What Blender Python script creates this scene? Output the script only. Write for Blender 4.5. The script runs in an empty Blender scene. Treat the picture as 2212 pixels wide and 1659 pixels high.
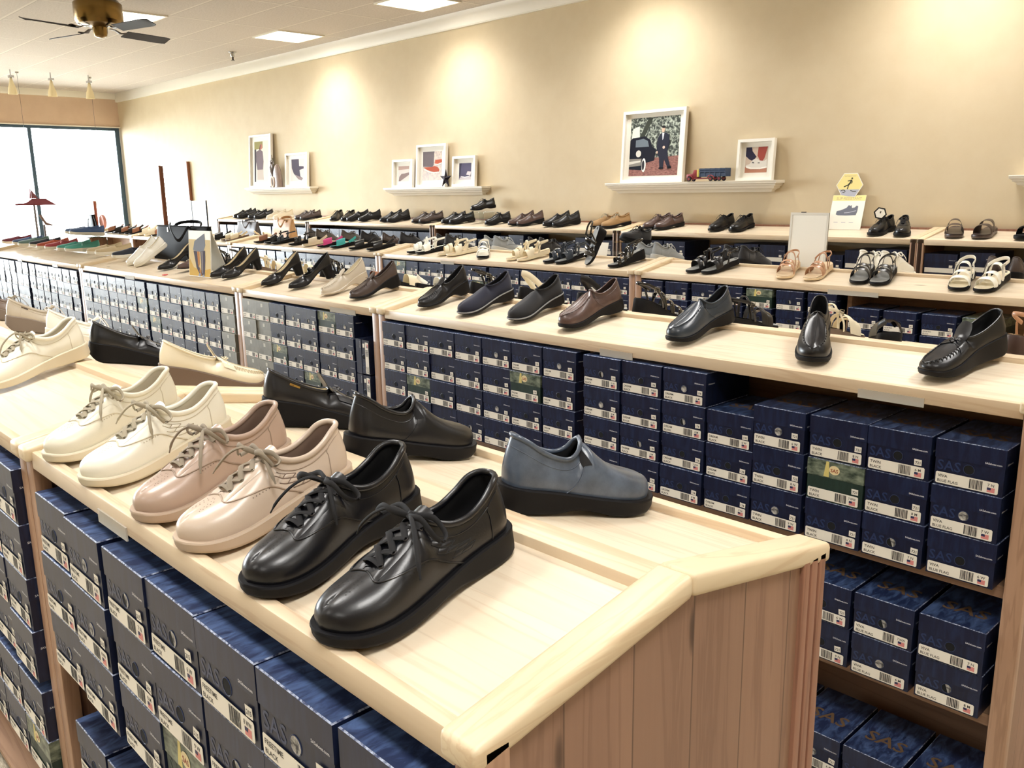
import bpy, bmesh, math, random
from mathutils import Vector, Matrix
rnd = random.Random(11)
S = bpy.context.scene
COL = S.collection
rad = math.radians

# ---------------------------------------------------------------- camera, world, lights, exposure
def add_camera():
    yaw, pitch, roll = -0.81055688, -0.21756163, -0.01415201
    f = Vector((math.sin(yaw)*math.cos(pitch), math.cos(yaw)*math.cos(pitch), math.sin(pitch)))
    r = f.cross(Vector((0, 0, 1))).normalized()
    u = r.cross(f)
    r2 = r*math.cos(roll)+u*math.sin(roll)
    u2 = u*math.cos(roll)-r*math.sin(roll)
    cam = bpy.data.cameras.new('camera')
    cam.sensor_width = 36.0
    cam.lens = 1889.64/2212*36.0
    cam.clip_start, cam.clip_end = 0.05, 200
    o = bpy.data.objects.new('camera', cam)
    m = Matrix((r2, u2, -f)).transposed().to_4x4()
    m.translation = (0, 0, 1.62)
    o.matrix_world = m
    COL.objects.link(o)
    S.camera = o
add_camera()
S.view_settings.view_transform = 'Standard'
S.view_settings.look = 'None'
S.view_settings.gamma = 1.0
S.view_settings.exposure = 0.0
S.view_settings.use_curve_mapping = False
S.cycles.max_bounces = 6
S.cycles.diffuse_bounces = 4
S.cycles.glossy_bounces = 3
S.cycles.transmission_bounces = 4
S.cycles.transparent_max_bounces = 12
S.cycles.caustics_reflective = False
S.cycles.caustics_refractive = False
S.cycles.sample_clamp_indirect = 6.0
S.cycles.use_denoising = True

wd = bpy.data.worlds.new('daylight')
S.world = wd
wd.use_nodes = True
bg = wd.node_tree.nodes['Background']
bg.inputs['Color'].default_value = (0.93, 0.97, 1.0, 1)
bg.inputs['Strength'].default_value = 38.0

CEIL = 3.365
WALL_Y = 6.08
WIN_X = -16.3
def area(name, loc, sx, sy, power, color, rot=(0, 0, 0), portal=False):
    d = bpy.data.lights.new(name, 'AREA')
    d.shape = 'RECTANGLE'; d.size = sx; d.size_y = sy; d.energy = power; d.color = color
    if portal: d.cycles.is_portal = True
    o = bpy.data.objects.new(name, d)
    o.location = loc; o.rotation_euler = rot
    COL.objects.link(o)
    return o
# daylight through the shop window: bright overcast sky just outside the glass
area('window_daylight', (WIN_X-0.13, 1.22, 1.575), 9.7, 2.45, 1, (1, 1, 1), (rad(90), 0, rad(-90)), portal=True)
# every recessed troffer in the grid ceiling gives off light; positions follow the 4 ft x 2 ft grid
LIGHTS = [(-9.35, 5.47), (-6.97, 5.47), (-9.35, 3.67), (-13.5, -1.2), (-4.61, 5.47), (-2.25, 5.47), (0.12, 5.47), (-4.61, 3.07), (-2.25, 2.47), (-2.25, 0.07), (0.12, 2.47), (0.12, 0.07), (-4.61, 0.07),
          (-7.0, -1.0), (-2.25, -2.33), (0.12, -2.33), (2.5, 4.3), (2.5, 0.67), (-11.7, -1.73), (-4.61, -2.93)]
LAMP_W = 24
for i, (lx, ly) in enumerate(LIGHTS):
    o = area('troffer_light', (lx, ly, CEIL-0.045), 0.56, 0.56, LAMP_W*(0.8 if ly > 5 else 1.0), (1.0, 0.98, 0.955))
    o.data.spread = rad(128)
# ---------------------------------------------------------------- materials
def lin(h):
    if isinstance(h, str):
        h = h.lstrip('#'); c = [int(h[i:i+2], 16)/255 for i in (0, 2, 4)]
    else: c = h
    return tuple(x/12.92 if x <= 0.04045 else ((x+0.055)/1.055)**2.4 for x in c)+(1.0,)
class NT:
    def __init__(s, m): s.t = m.node_tree; s.n = s.t.nodes; s.l = s.t.links; s.b = s.n.get('Principled BSDF')
    def add(s, typ, **kw):
        n = s.n.new(typ)
        for k, v in kw.items():
            if k in n.inputs: n.inputs[k].default_value = v
            else: setattr(n, k, v)
        return n
    def link(s, a, b): s.l.new(a, b)
    def coord(s, scale=(1, 1, 1), rot=(0, 0, 0), which='Object'):
        tc = s.add('ShaderNodeTexCoord'); mp = s.add('ShaderNodeMapping')
        mp.inputs['Scale'].default_value = scale; mp.inputs['Rotation'].default_value = rot
        s.link(tc.outputs[which], mp.inputs['Vector']); return mp.outputs['Vector']
    def noise(s, vec, scale, detail=4, rough=0.5, dist=0.0):
        n = s.add('ShaderNodeTexNoise'); n.inputs['Scale'].default_value = scale; n.inputs['Detail'].default_value = detail
        n.inputs['Roughness'].default_value = rough; n.inputs['Distortion'].default_value = dist
        s.link(vec, n.inputs['Vector']); return n.outputs['Fac']
    def ramp(s, fac, stops):
        r = s.add('ShaderNodeValToRGB'); e = r.color_ramp.elements
        while len(e) < len(stops): e.new(0.5)
        for i, (p, c) in enumerate(stops):
            e[i].position = p; e[i].color = c if len(c) == 4 else tuple(c)+(1,)
        s.link(fac, r.inputs['Fac']); return r.outputs['Color']
    def mix(s, fac, a, b, mode='MIX'):
        m = s.add('ShaderNodeMix'); m.data_type = 'RGBA'; m.blend_type = mode
        for sock, v in ((m.inputs[0], fac), (m.inputs[6], a), (m.inputs[7], b)):
            if hasattr(v, 'links'): s.link(v, sock)
            else: sock.default_value = v
        return m.outputs[2]
    def bump(s, h, strength=0.2, dist=0.002):
        b = s.add('ShaderNodeBump'); b.inputs['Strength'].default_value = strength; b.inputs['Distance'].default_value = dist
        s.link(h, b.inputs['Height']); s.link(b.outputs['Normal'], s.b.inputs['Normal'])
MATS = {}
def mat(name, color=(0.8, 0.8, 0.8), rough=0.5, metal=0.0, spec=0.5, coat=0.0, coat_rough=0.1, emit=None, estr=0.0, alpha=1.0, trans=0.0, leather=0.0, mottle=0.0, sheen=0.0):
    if name in MATS: return MATS[name]
    m = bpy.data.materials.new(name); m.use_nodes = True
    t = NT(m); b = t.b; c = lin(color)
    b.inputs['Base Color'].default_value = c
    b.inputs['Roughness'].default_value = rough; b.inputs['Metallic'].default_value = metal
    b.inputs['Specular IOR Level'].default_value = spec
    b.inputs['Coat Weight'].default_value = coat; b.inputs['Coat Roughness'].default_value = coat_rough
    b.inputs['Alpha'].default_value = alpha; b.inputs['Transmission Weight'].default_value = trans
    if sheen: b.inputs['Sheen Weight'].default_value = sheen
    if emit is not None:
        b.inputs['Emission Color'].default_value = lin(emit); b.inputs['Emission Strength'].default_value = estr
    if leather:
        v = t.coord((1, 1, 1)); h = t.noise(v, 420, 3, 0.6); h2 = t.noise(v, 38, 3, 0.6)
        mm = t.add('ShaderNodeMath', operation='MULTIPLY_ADD'); t.link(h2, mm.inputs[0]); mm.inputs[1].default_value = 2.2; t.link(h, mm.inputs[2])
        t.bump(mm.outputs[0], leather, 0.0009)
    if mottle:
        v = t.coord((1, 1, 1)); n = t.noise(v, 26, 5, 0.6)
        k = tuple(min(1, x*(1+mottle)+0.01*mottle) for x in c[:3]); d = tuple(x*(1-mottle) for x in c[:3])
        t.link(t.ramp(n, [(0.3, d), (0.7, k)]), b.inputs['Base Color'])
    MATS[name] = m
    return m
def wood(name, light, dark, axis='x', plank=0.0, knots=True, rough=0.42, scale=1.0, pax=1, seam=0.8, tonek=0.4):
    """pine: long grain along AXIS, growth-ring streaks, a few dark knots, optional boards of width PLANK across axis PAX"""
    if name in MATS: return MATS[name]
    m = bpy.data.materials.new(name); m.use_nodes = True
    t = NT(m); b = t.b
    st = {'x': (0.7, 13, 13), 'y': (13, 0.7, 13), 'z': (13, 13, 0.7)}[axis]
    fine = {'x': (2.5, 110, 110), 'y': (110, 2.5, 110), 'z': (110, 110, 2.5)}[axis]
    tc = t.add('ShaderNodeTexCoord'); vec = tc.outputs['Object']
    info = t.add('ShaderNodeObjectInfo')
    off = t.add('ShaderNodeVectorMath', operation='SCALE'); cmb = t.add('ShaderNodeCombineXYZ')
    for i in range(3): t.link(info.outputs['Random'], cmb.inputs[i])
    t.link(cmb.outputs[0], off.inputs[0]); off.inputs['Scale'].default_value = 7.3
    addv = t.add('ShaderNodeVectorMath', operation='ADD'); t.link(vec, addv.inputs[0]); t.link(off.outputs[0], addv.inputs[1])
    src = addv.outputs[0]
    tonefac = None
    if plank:
        sep = t.add('ShaderNodeSeparateXYZ'); t.link(vec, sep.inputs[0])
        dv = t.add('ShaderNodeMath', operation='DIVIDE'); t.link(sep.outputs[pax], dv.inputs[0]); dv.inputs[1].default_value = plank
        fl = t.add('ShaderNodeMath', operation='FLOOR'); t.link(dv.outputs[0], fl.inputs[0])
        wn = t.add('ShaderNodeTexWhiteNoise'); wn.noise_dimensions = '1D'; t.link(fl.outputs[0], wn.inputs['W'])
        sc = t.add('ShaderNodeVectorMath', operation='SCALE'); t.link(wn.outputs['Color'], sc.inputs[0]); sc.inputs['Scale'].default_value = 9.0
        a2 = t.add('ShaderNodeVectorMath', operation='ADD'); t.link(src, a2.inputs[0]); t.link(sc.outputs[0], a2.inputs[1]); src = a2.outputs[0]
        tonefac = wn.outputs['Value']
        fr = t.add('ShaderNodeMath', operation='FRACT'); t.link(dv.outputs[0], fr.inputs[0])
    def mp(s):
        q = t.add('ShaderNodeMapping'); q.inputs['Scale'].default_value = tuple(x*scale for x in s); t.link(src, q.inputs['Vector']); return q.outputs['Vector']
    base = t.noise(mp(st), 1.0, 5, 0.55, 0.5)
    wv = t.add('ShaderNodeMath', operation='MULTIPLY'); t.link(base, wv.inputs[0]); wv.inputs[1].default_value = 46.0
    sn = t.add('ShaderNodeMath', operation='SINE'); t.link(wv.outputs[0], sn.inputs[0])
    rings = t.ramp(sn.outputs[0], [(0.0, (0, 0, 0)), (0.55, (0.1, 0.1, 0.1)), (1.0, (1, 1, 1))])
    fin = t.noise(mp(fine), 1.0, 3, 0.6)
    L, D = lin(light), lin(dark)
    c = t.mix(t.ramp(base, [(0.3, (0, 0, 0)), (0.7, (1, 1, 1))]), L, tuple(L[i]*0.75+D[i]*0.25 for i in range(3))+(1,))
    rm = t.add('ShaderNodeMath', operation='MULTIPLY'); t.link(rings, rm.inputs[0]); rm.inputs[1].default_value = 0.34
    c = t.mix(rm.outputs[0], c, D)
    fm = t.add('ShaderNodeMath', operation='MULTIPLY'); t.link(fin, fm.inputs[0]); fm.inputs[1].default_value = 0.22
    c = t.mix(fm.outputs[0], c, D)
    if tonefac is not None:
        tm = t.add('ShaderNodeMath', operation='MULTIPLY'); t.link(tonefac, tm.inputs[0]); tm.inputs[1].default_value = tonek
        c = t.mix(tm.outputs[0], c, tuple(x*0.62 for x in L[:3])+(1,), 'MIX')
        sea = t.ramp(fr.outputs[0], [(0.0, (seam,)*3), (0.02, (0, 0, 0)), (0.985, (0, 0, 0)), (1.0, (seam,)*3)])
        c = t.mix(sea, c, tuple(x*0.35 for x in D[:3])+(1,))
    if knots:
        ks = {'x': (0.9, 3.6, 3.6), 'y': (3.6, 0.9, 3.6), 'z': (3.6, 3.6, 0.9)}[axis]
        vo = t.add('ShaderNodeTexVoronoi'); vo.inputs['Scale'].default_value = 2.2; t.link(mp(ks), vo.inputs['Vector'])
        kr = t.ramp(vo.outputs['Distance'], [(0.0, (1, 1, 1)), (0.045, (0.7, 0.7, 0.7)), (0.075, (0, 0, 0)), (1.0, (0, 0, 0))])
        c = t.mix(kr, c, tuple(x*0.3 for x in D[:3])+(1,))
    t.link(c, b.inputs['Base Color'])
    b.inputs['Roughness'].default_value = rough
    t.bump(fin, 0.12, 0.001)
    MATS[name] = m
    return m
PINE_X = wood('pine_board_along', '#e6d5b8', '#bd9872', 'x')
PINE_DECK = wood('pine_deck', '#eee1ca', '#ccb08e', 'x', plank=0.09, pax=1, rough=0.36, seam=0.12, tonek=0.18)
PINE_Y = wood('pine_cap', '#e8d8b8', '#c5a47c', 'y', knots=False, rough=0.4)
PINE_Z = wood('pine_upright', '#b8957a', '#7f5b45', 'z')
PINE_END = wood('pine_end_boards', '#a3806a', '#6b4a39', 'z', plank=0.105, pax=1, rough=0.5)
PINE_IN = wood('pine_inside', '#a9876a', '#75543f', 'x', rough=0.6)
GROOVE = wood('grooved_post', '#9b705a', '#5c3a2d', 'z', knots=False)
def noise_mat(name, c1, c2, scale, rough, bump=0.0, stretch=(1, 1, 1), detail=5, lo=0.35, hi=0.65):
    if name in MATS: return MATS[name]
    m = bpy.data.materials.new(name); m.use_nodes = True; t = NT(m)
    n = t.noise(t.coord(stretch), scale, detail, 0.6)
    t.link(t.ramp(n, [(lo, lin(c1)), (hi, lin(c2))]), t.b.inputs['Base Color']); t.b.inputs['Roughness'].default_value = rough
    if bump: t.bump(n, bump, 0.003)
    MATS[name] = m
    return m
WALLM = noise_mat('painted_wall', '#d0bf9f', '#d4c4a5', 5, 0.75, 0.02)
HEADM = noise_mat('header_paint', '#cdb39c', '#d2b9a2', 5, 0.7)
TILEM = None
CARPET = noise_mat('carpet', '#8f8371', '#c9c0ab', 55, 0.95, 0.6, (1, 5, 1))
TRIMW = mat('white_trim', '#f3efe4', 0.45)
WHITE = mat('white_paint', '#f6f3ea', 0.4)
BLACKM = mat('black_metal', '#1b1c20', 0.4, 0.6)
def glass(name, tint=(0.97, 0.99, 1.0), refl=0.08, rough=0.02):
    m = bpy.data.materials.new(name); m.use_nodes = True; t = NT(m); t.n.remove(t.b)
    tr = t.add('ShaderNodeBsdfTransparent'); tr.inputs['Color'].default_value = tint+(1,)
    gl = t.add('ShaderNodeBsdfGlossy'); gl.inputs['Roughness'].default_value = rough
    fr = t.add('ShaderNodeFresnel'); fr.inputs['IOR'].default_value = 1.25
    mx = t.add('ShaderNodeMixShader'); t.link(fr.outputs[0], mx.inputs[0]); t.link(tr.outputs[0], mx.inputs[1]); t.link(gl.outputs[0], mx.inputs[2])
    t.link(mx.outputs[0], t.n['Material Output'].inputs['Surface'])
    MATS[name] = m
    return m
GLASS = glass('clear_glass')
ACRYL = glass('clear_acrylic', (0.93, 0.95, 0.95))

# ---------------------------------------------------------------- mesh building
def V(*a): return Vector(a)
_text = {}
def text_geo(s):
    if s not in _text:
        cu = bpy.data.curves.new('t', 'FONT'); cu.body = s; cu.size = 1.0; cu.resolution_u = 2; cu.offset = 0.012
        ob = bpy.data.objects.new('t', cu); COL.objects.link(ob)
        dg = bpy.context.evaluated_depsgraph_get()
        me = bpy.data.meshes.new_from_object(ob.evaluated_get(dg))
        vs = [(v.co.x, v.co.y) for v in me.vertices]; fs = [tuple(p.vertices) for p in me.polygons]
        bpy.data.objects.remove(ob); bpy.data.curves.remove(cu); bpy.data.meshes.remove(me)
        w = max([v[0] for v in vs] or [0.1]); x0 = min([v[0] for v in vs] or [0])
        _text[s] = (vs, fs, x0, w)
    return _text[s]
class MB:
    def __init__(s): s.v = []; s.f = []; s.m = []
    def face(s, pts, mi=0):
        n = len(s.v); s.v += [tuple(p) for p in pts]; s.f.append(tuple(range(n, n+len(pts)))); s.m.append(mi); return s
    def box(s, x0, x1, y0, y1, z0, z1, mi=0):
        n = len(s.v)
        s.v += [(x, y, z) for z in (z0, z1) for y in (y0, y1) for x in (x0, x1)]
        for q in ((0, 2, 3, 1), (4, 5, 7, 6), (0, 1, 5, 4), (2, 6, 7, 3), (0, 4, 6, 2), (1, 3, 7, 5)):
            s.f.append(tuple(n+i for i in q)); s.m.append(mi)
        return s
    def hexa(s, b, t, mi=0):
        """b, t: four bottom and four top corners, same order"""
        n = len(s.v); s.v += [tuple(p) for p in b]+[tuple(p) for p in t]
        for q in ((3, 2, 1, 0), (4, 5, 6, 7), (0, 1, 5, 4), (1, 2, 6, 5), (2, 3, 7, 6), (3, 0, 4, 7)):
            s.f.append(tuple(n+i for i in q)); s.m.append(mi)
        return s
    def grid(s, P, mi=0, flip=False, wrap=False):
        n = len(s.v); a, b = len(P), len(P[0])
        for row in P: s.v += [tuple(p) for p in row]
        for i in range(a if wrap else a-1):
            for j in range(b-1):
                i2 = (i+1) % a
                q = (n+i*b+j, n+i2*b+j, n+i2*b+j+1, n+i*b+j+1)
                s.f.append(q[::-1] if flip else q); s.m.append(mi)
        return s
    def tube(s, path, rx, ry=None, n=8, up=(0, 0, 1), closed=False, mi=0, caps=True, taper=None):
        ry = ry or rx; P = [Vector(p) for p in path]; N = len(P); rows = []; pu = None
        for i in range(N):
            a = P[(i-1) % N] if closed or i > 0 else P[i]; b = P[(i+1) % N] if closed or i < N-1 else P[i]
            t = (b-a).normalized() if (b-a).length > 1e-9 else V(1, 0, 0)
            uu = Vector(up[i]) if isinstance(up, list) else Vector(up)
            w = t.cross(uu)
            if w.length < 0.15 and pu is not None: w = t.cross(pu)
            if w.length < 1e-6: w = t.cross(V(0, 1, 0.01))
            w.normalize(); h = w.cross(t).normalized(); pu = h
            k = taper[i] if taper else 1.0
            rows.append([P[i]+w*(rx*k*math.cos(2*math.pi*j/n))+h*(ry*k*math.sin(2*math.pi*j/n)) for j in range(n)]+[None])
            rows[-1][-1] = rows[-1][0]
        s.grid(rows, mi, wrap=closed, flip=True)
        if caps and not closed:
            s.face(rows[0][:-1], mi); s.face(rows[-1][:-1][::-1], mi)
        return s
    def lathe(s, prof, n=24, c=(0, 0, 0), mi=0, M=None):
        rows = []
        for k in range(n+1):
            a = 2*math.pi*k/n
            row = [Vector((r*math.cos(a), r*math.sin(a), z)) for r, z in prof]
            rows.append([(M @ p if M else p)+Vector(c) for p in row])
        return s.grid(rows, mi)
    def prism(s, poly, d0, d1, f, mi=0):
        """poly of 2D points, f(u,v,d) -> 3D"""
        a = [f(u, v, d0) for u, v in poly]; b = [f(u, v, d1) for u, v in poly]; n = len(poly)
        s.face(a[::-1], mi); s.face(b, mi)
        for i in range(n):
            j = (i+1) % n; s.face([a[i], a[j], b[j], b[i]], mi)
        return s
    def text(s, st, o, size, xd, yd, mi=0, align='l', maxw=None):
        vs, fs, x0, w = text_geo(st); o, xd, yd = Vector(o), Vector(xd), Vector(yd)
        kx = size
        if maxw and (w-x0)*size > maxw: kx = maxw/(w-x0)
        sh = {'l': -x0, 'c': -(x0+w)/2, 'r': -w}[align]; n = len(s.v)
        s.v += [tuple(o+xd*((x+sh)*kx)+yd*(y*size)) for x, y in vs]
        for f in fs: s.f.append(tuple(n+i for i in f)); s.m.append(mi)
        return s
    def disc(s, c, r, xd, yd, mi=0, n=16, r2=None):
        c, xd, yd = Vector(c), Vector(xd), Vector(yd)
        return s.face([c+xd*(r*math.cos(2*math.pi*k/n))+yd*((r2 or r)*math.sin(2*math.pi*k/n)) for k in range(n)], mi)
    def mesh(s, name, nmat=1, bevel=0.0, smooth=40, weld=True, segs=2):
        me = bpy.data.meshes.new(name)
        me.from_pydata(s.v, [], s.f)
        me.polygons.foreach_set('material_index', s.m)
        if weld or bevel:
            bm = bmesh.new(); bm.from_mesh(me)
            bmesh.ops.remove_doubles(bm, verts=bm.verts, dist=2e-5)
            if bevel:
                bmesh.ops.recalc_face_normals(bm, faces=bm.faces)
                es = [e for e in bm.edges if len(e.link_faces) == 2 and e.calc_face_angle(0) > rad(25)]
                bmesh.ops.bevel(bm, geom=es, offset=bevel, segments=segs, profile=0.5, affect='EDGES', clamp_overlap=True)
            bm.to_mesh(me); bm.free()
        if smooth:
            me.polygons.foreach_set('use_smooth', [True]*len(me.polygons))
            if smooth < 180: me.set_sharp_from_angle(angle=rad(smooth))
        for _ in range(nmat): me.materials.append(None)
        me.update()
        return me
def inst(me, name, mats, parent=None):
    o = bpy.data.objects.new(name, me); COL.objects.link(o)
    if not isinstance(mats, (list, tuple)): mats = [mats]
    for i, sl in enumerate(o.material_slots):
        sl.link = 'OBJECT'; sl.material = mats[min(i, len(mats)-1)]
    if parent is not None: o.parent = parent
    return o
def build(mb, name, mats, parent=None, **kw):
    n = len(mats) if isinstance(mats, (list, tuple)) else 1
    return inst(mb.mesh(name, n, **kw), name, mats, parent)
def tag(o, label=None, cat=None, group=None, kind=None):
    for k, v in (('label', label), ('category', cat), ('group', group), ('kind', kind)):
        if v: o[k] = v
    return o
def thing(name, label, cat, group=None, loc=(0, 0, 0), rz=0.0):
    o = bpy.data.objects.new(name, None); COL.objects.link(o); o.empty_display_size = 0.05
    o.location = loc; o.rotation_euler = (0, 0, rz)
    return tag(o, label, cat, group)
def struct(mb, name, mats, **kw): return tag(build(mb, name, mats, None, **kw), kind='structure')
def plabel(o, l): o['label'] = l; return o

# ---------------------------------------------------------------- the room
X1, Y1 = 4.2, -5.6
struct(MB().box(WIN_X-0.2, X1, Y1, WALL_Y+0.15, -0.12, 0), 'floor', CARPET)
struct(MB().box(WIN_X-0.2, X1, WALL_Y, WALL_Y+0.15, 0, CEIL+0.2), 'wall_back', WALLM)
struct(MB().box(X1, X1+0.15, Y1, WALL_Y+0.15, 0, CEIL+0.2), 'wall_right', WALLM)
struct(MB().box(WIN_X-0.2, X1, Y1-0.15, Y1, 0, CEIL+0.2), 'wall_front', WALLM)
def ceiling_mat():
    m = bpy.data.materials.new('ceiling_tiles'); m.use_nodes = True; t = NT(m)
    tc = t.add('ShaderNodeTexCoord'); sp = t.add('ShaderNodeSeparateXYZ'); t.link(tc.outputs['Object'], sp.inputs[0])
    def line(o, pitch, start):
        a = t.add('ShaderNodeMath', operation='SUBTRACT'); t.link(o, a.inputs[0]); a.inputs[1].default_value = start
        d = t.add('ShaderNodeMath', operation='DIVIDE'); t.link(a.outputs[0], d.inputs[0]); d.inputs[1].default_value = pitch
        f = t.add('ShaderNodeMath', operation='FRACT'); t.link(d.outputs[0], f.inputs[0])
        w = 0.012/pitch
        return t.ramp(f.outputs[0], [(0, (1, 1, 1)), (w, (1, 1, 1)), (w+0.002, (0, 0, 0)), (1-w, (0, 0, 0)), (1-w+0.002, (1, 1, 1))]), t.ramp(f.outputs[0], [(0, (0, 0, 0)), (w+.001, (0, 0, 0)), (w+0.004, (1, 1, 1)), (w+0.012, (0, 0, 0)), (1, (0, 0, 0))])
    lx, sx = line(sp.outputs[0], 1.18, -9.05); ly, sy = line(sp.outputs[1], 0.6, -0.6*12+4.57)
    g = t.mix(1.0, lx, ly, 'LIGHTEN'); sh = t.mix(1.0, sx, sy, 'LIGHTEN')
    n = t.noise(t.coord((1, 1, 1)), 60, 6, 0.75)
    base = t.ramp(n, [(0.3, lin('#bcb2a9')), (0.6, lin('#d3cac2'))])
    c = t.mix(g, base, lin('#ddd5cb')); c = t.mix(sh, c, lin('#8c8178'))
    t.link(c, t.b.inputs['Base Color']); t.b.inputs['Roughness'].default_value = 0.9
    t.bump(n, 0.5, 0.004)
    return m
struct(MB().box(WIN_X-0.2, X1, Y1, WALL_Y+0.15, CEIL, CEIL+0.1), 'ceiling', ceiling_mat())
# fascia band round the top of the walls
struct(MB().box(WIN_X, X1, WALL_Y-0.035, WALL_Y, 3.222, CEIL).box(WIN_X, X1, WALL_Y-0.03, WALL_Y, 3.214, 3.222), 'trim_1', TRIMW, bevel=0.002)
struct(MB().box(WIN_X, WIN_X+0.035, Y1, WALL_Y-0.035, 3.262, CEIL), 'trim_2', TRIMW, bevel=0.002)
# window wall
struct(MB().box(WIN_X-0.2, WIN_X, Y1, WALL_Y, 2.80, CEIL+0.1), 'wall_left', HEADM)
struct(MB().box(WIN_X-0.2, WIN_X, Y1, WALL_Y, 0.0, 0.35), 'wall_left_sill', WALLM)
struct(MB().box(WIN_X-0.2, WIN_X, Y1, Y1+2.0, 0.35, 2.8), 'wall_left_pier', WALLM)
FRAMEC = mat('window_frame', '#3f5568', 0.45, 0.3)
mull = [-3.6, -1.55, 0.5, 2.57, 4.62, 6.04]
for i in range(5):
    a, b = mull[i], mull[i+1]
    w = tag(thing('window_%d' % (i+1), None, None, None, (WIN_X-0.06, a, 0.35)), kind='structure')
    fr = MB().box(-0.03, 0.03, -0.03, 0.03, 0, 2.45).box(-0.03, 0.03, 0.03, b-a-0.03, 2.39, 2.45).box(-0.03, 0.03, 0.03, b-a-0.03, 0, 0.06)
    if i == 4: fr.box(-0.03, 0.03, b-a-0.045, b-a+0.03, 0, 2.45)
    build(fr, 'window_frame', FRAMEC, w)
    build(MB().box(-0.004, 0.004, 0.03, b-a-0.03, 0.06, 2.39), 'pane', GLASS, w)
struct(MB().box(WIN_X-0.01, WIN_X+0.02, -3.6, WALL_Y, 2.785, 2.803), 'trim_3', TRIMW)
# outside the glass: pale paving and a few trees in the glare
struct(MB().box(-45, WIN_X-0.25, -25, 30, -0.3, -0.05), 'ground_outside', mat('pale_paving', '#d9d6cc', 0.9))

# ---------------------------------------------------------------- display counters
HOLDER = mat('clear_label_holder', '#e9e6dc', 0.25, alpha=0.45)
RT, RB = 1.15, 1.115                     # top and underside of the front rail
def deck_z(y):                            # y from the counter's front
    if y < 0.305: return 1.1405+(y-0.021)*0.1757
    return 1.186-(y-0.33)*0.175
def deck_zs(y): return 1.282+(y-0.0)*0.135
def counter(x0, x1, Y0, label, group, single=False, holders=(), dividers=(), tops=(0.707, 0.374, 0.044), th=0.03):
    x0 += 0.0015; x1 -= 0.0015; W = x1-x0; D = 0.37 if single else 0.61
    r = thing('display_counter', label, 'shoe display counter', group, (x0, Y0, 0))
    fz = 1.285 if single else RT; ft = fz-0.035
    if single: poly = [(0, 0), (D, 0), (D, 1.335), (0, fz)]
    else: poly = [(0.008, 0), (D-0.008, 0), (D-0.008, 1.142), (0.315, 1.198), (0.295, 1.198), (0.008, 1.142)]
    for a in (0.006, W-0.032):
        build(MB().prism(poly, a, a+0.026, lambda u, v, d: (d, u, v)), 'end_panel', PINE_END, r, smooth=0)
    for a in (0.0, W-0.042):
        build(MB().box(a, a+0.042, 0, 0.03, 0, fz), 'front_post', PINE_Z, r, bevel=0.002)
        if not single:
            # rear post with two routed grooves, as on the exposed end of the near counter
            g = MB()
            for k in range(3): g.box(a, a+0.042, D-0.06+0.021*k, D-0.044+0.021*k, 0, 1.148)
            g.box(a+0.004, a+0.038, D-0.058, D-0.002, 0, 1.148)
            build(g, 'rear_post', GROOVE, r, bevel=0.0015)
    build(MB().box(0.042, W-0.042, 0.0, 0.021, ft, fz), 'front_rail', PINE_X, r, bevel=0.003)
    if single:
        build(MB().hexa([(0.04, 0.021, fz-0.02), (W-0.04, 0.021, fz-0.02), (W-0.04, D-0.02, 1.31), (0.04, D-0.02, 1.31)],
                        [(0.04, 0.021, deck_zs(0.021)), (W-0.04, 0.021, deck_zs(0.021)), (W-0.04, D-0.02, deck_zs(D-0.02)), (0.04, D-0.02, deck_zs(D-0.02))]), 'deck', PINE_DECK, r)
        build(MB().box(0.03, W-0.03, D-0.02, D, 1.30, 1.343), 'back_rail', GROOVE, r, bevel=0.002)
    else:
        for y0, y1 in ((0.021, 0.282), (0.328, 0.59)):
            z0, z1 = deck_z(y0), deck_z(y1); a, b = 0.03, W-0.03
            build(MB().hexa([(a, y0, z0-0.016), (b, y0, z0-0.016), (b, y1, z1-0.016), (a, y1, z1-0.016)], [(a, y0, z0), (b, y0, z0), (b, y1, z1), (a, y1, z1)]), 'deck', PINE_DECK, r)
        build(MB().box(0.03, W-0.03, 0.28, 0.33, 1.165, 1.2), 'ridge_strip', PINE_X, r, bevel=0.0025)
        build(MB().box(0.042, W-0.042, D-0.021, D, RB, RT+0.004), 'back_rail', PINE_X, r, bevel=0.003)
    # cap rails over both ends, mitred at the ridge
    for a in (0.0, W-0.05 if not single else W-0.042):
        b = a+(0.05 if not single else 0.042)
        segs = [((0.0, fz+0.004), (D, deck_zs(D)+0.016))] if single else [((-0.012, 1.157), (0.305, 1.215)), ((0.305, 1.215), (D+0.012, 1.157))]
        for (ya, za), (yb, zb) in segs:
            build(MB().hexa([(a, ya, za-0.028), (b, ya, za-0.028), (b, yb, zb-0.028), (a, yb, zb-0.028)], [(a, ya, za), (b, ya, za), (b, yb, zb), (a, yb, zb)]), 'cap_rail', PINE_Y, r, bevel=0.007 if not single else 0.002, segs=3)
    yb = D if single else 0.305
    for zt, th in [(q, th) for q in tops]:
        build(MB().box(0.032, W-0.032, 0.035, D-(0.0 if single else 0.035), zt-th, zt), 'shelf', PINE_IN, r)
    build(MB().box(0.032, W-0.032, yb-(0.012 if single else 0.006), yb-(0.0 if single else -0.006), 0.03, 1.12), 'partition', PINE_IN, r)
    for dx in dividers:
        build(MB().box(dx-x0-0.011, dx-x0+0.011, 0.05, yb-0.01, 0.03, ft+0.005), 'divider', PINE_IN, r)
    for hx, hw in holders:
        build(MB().box(hx-x0, hx-x0+hw, -0.0025, 0.0, ft-0.008, ft+0.014), 'label_holder', HOLDER, r)
    return r
AY, BY, CY, DY = 0.436, 2.08, 4.055, 5.70
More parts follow.
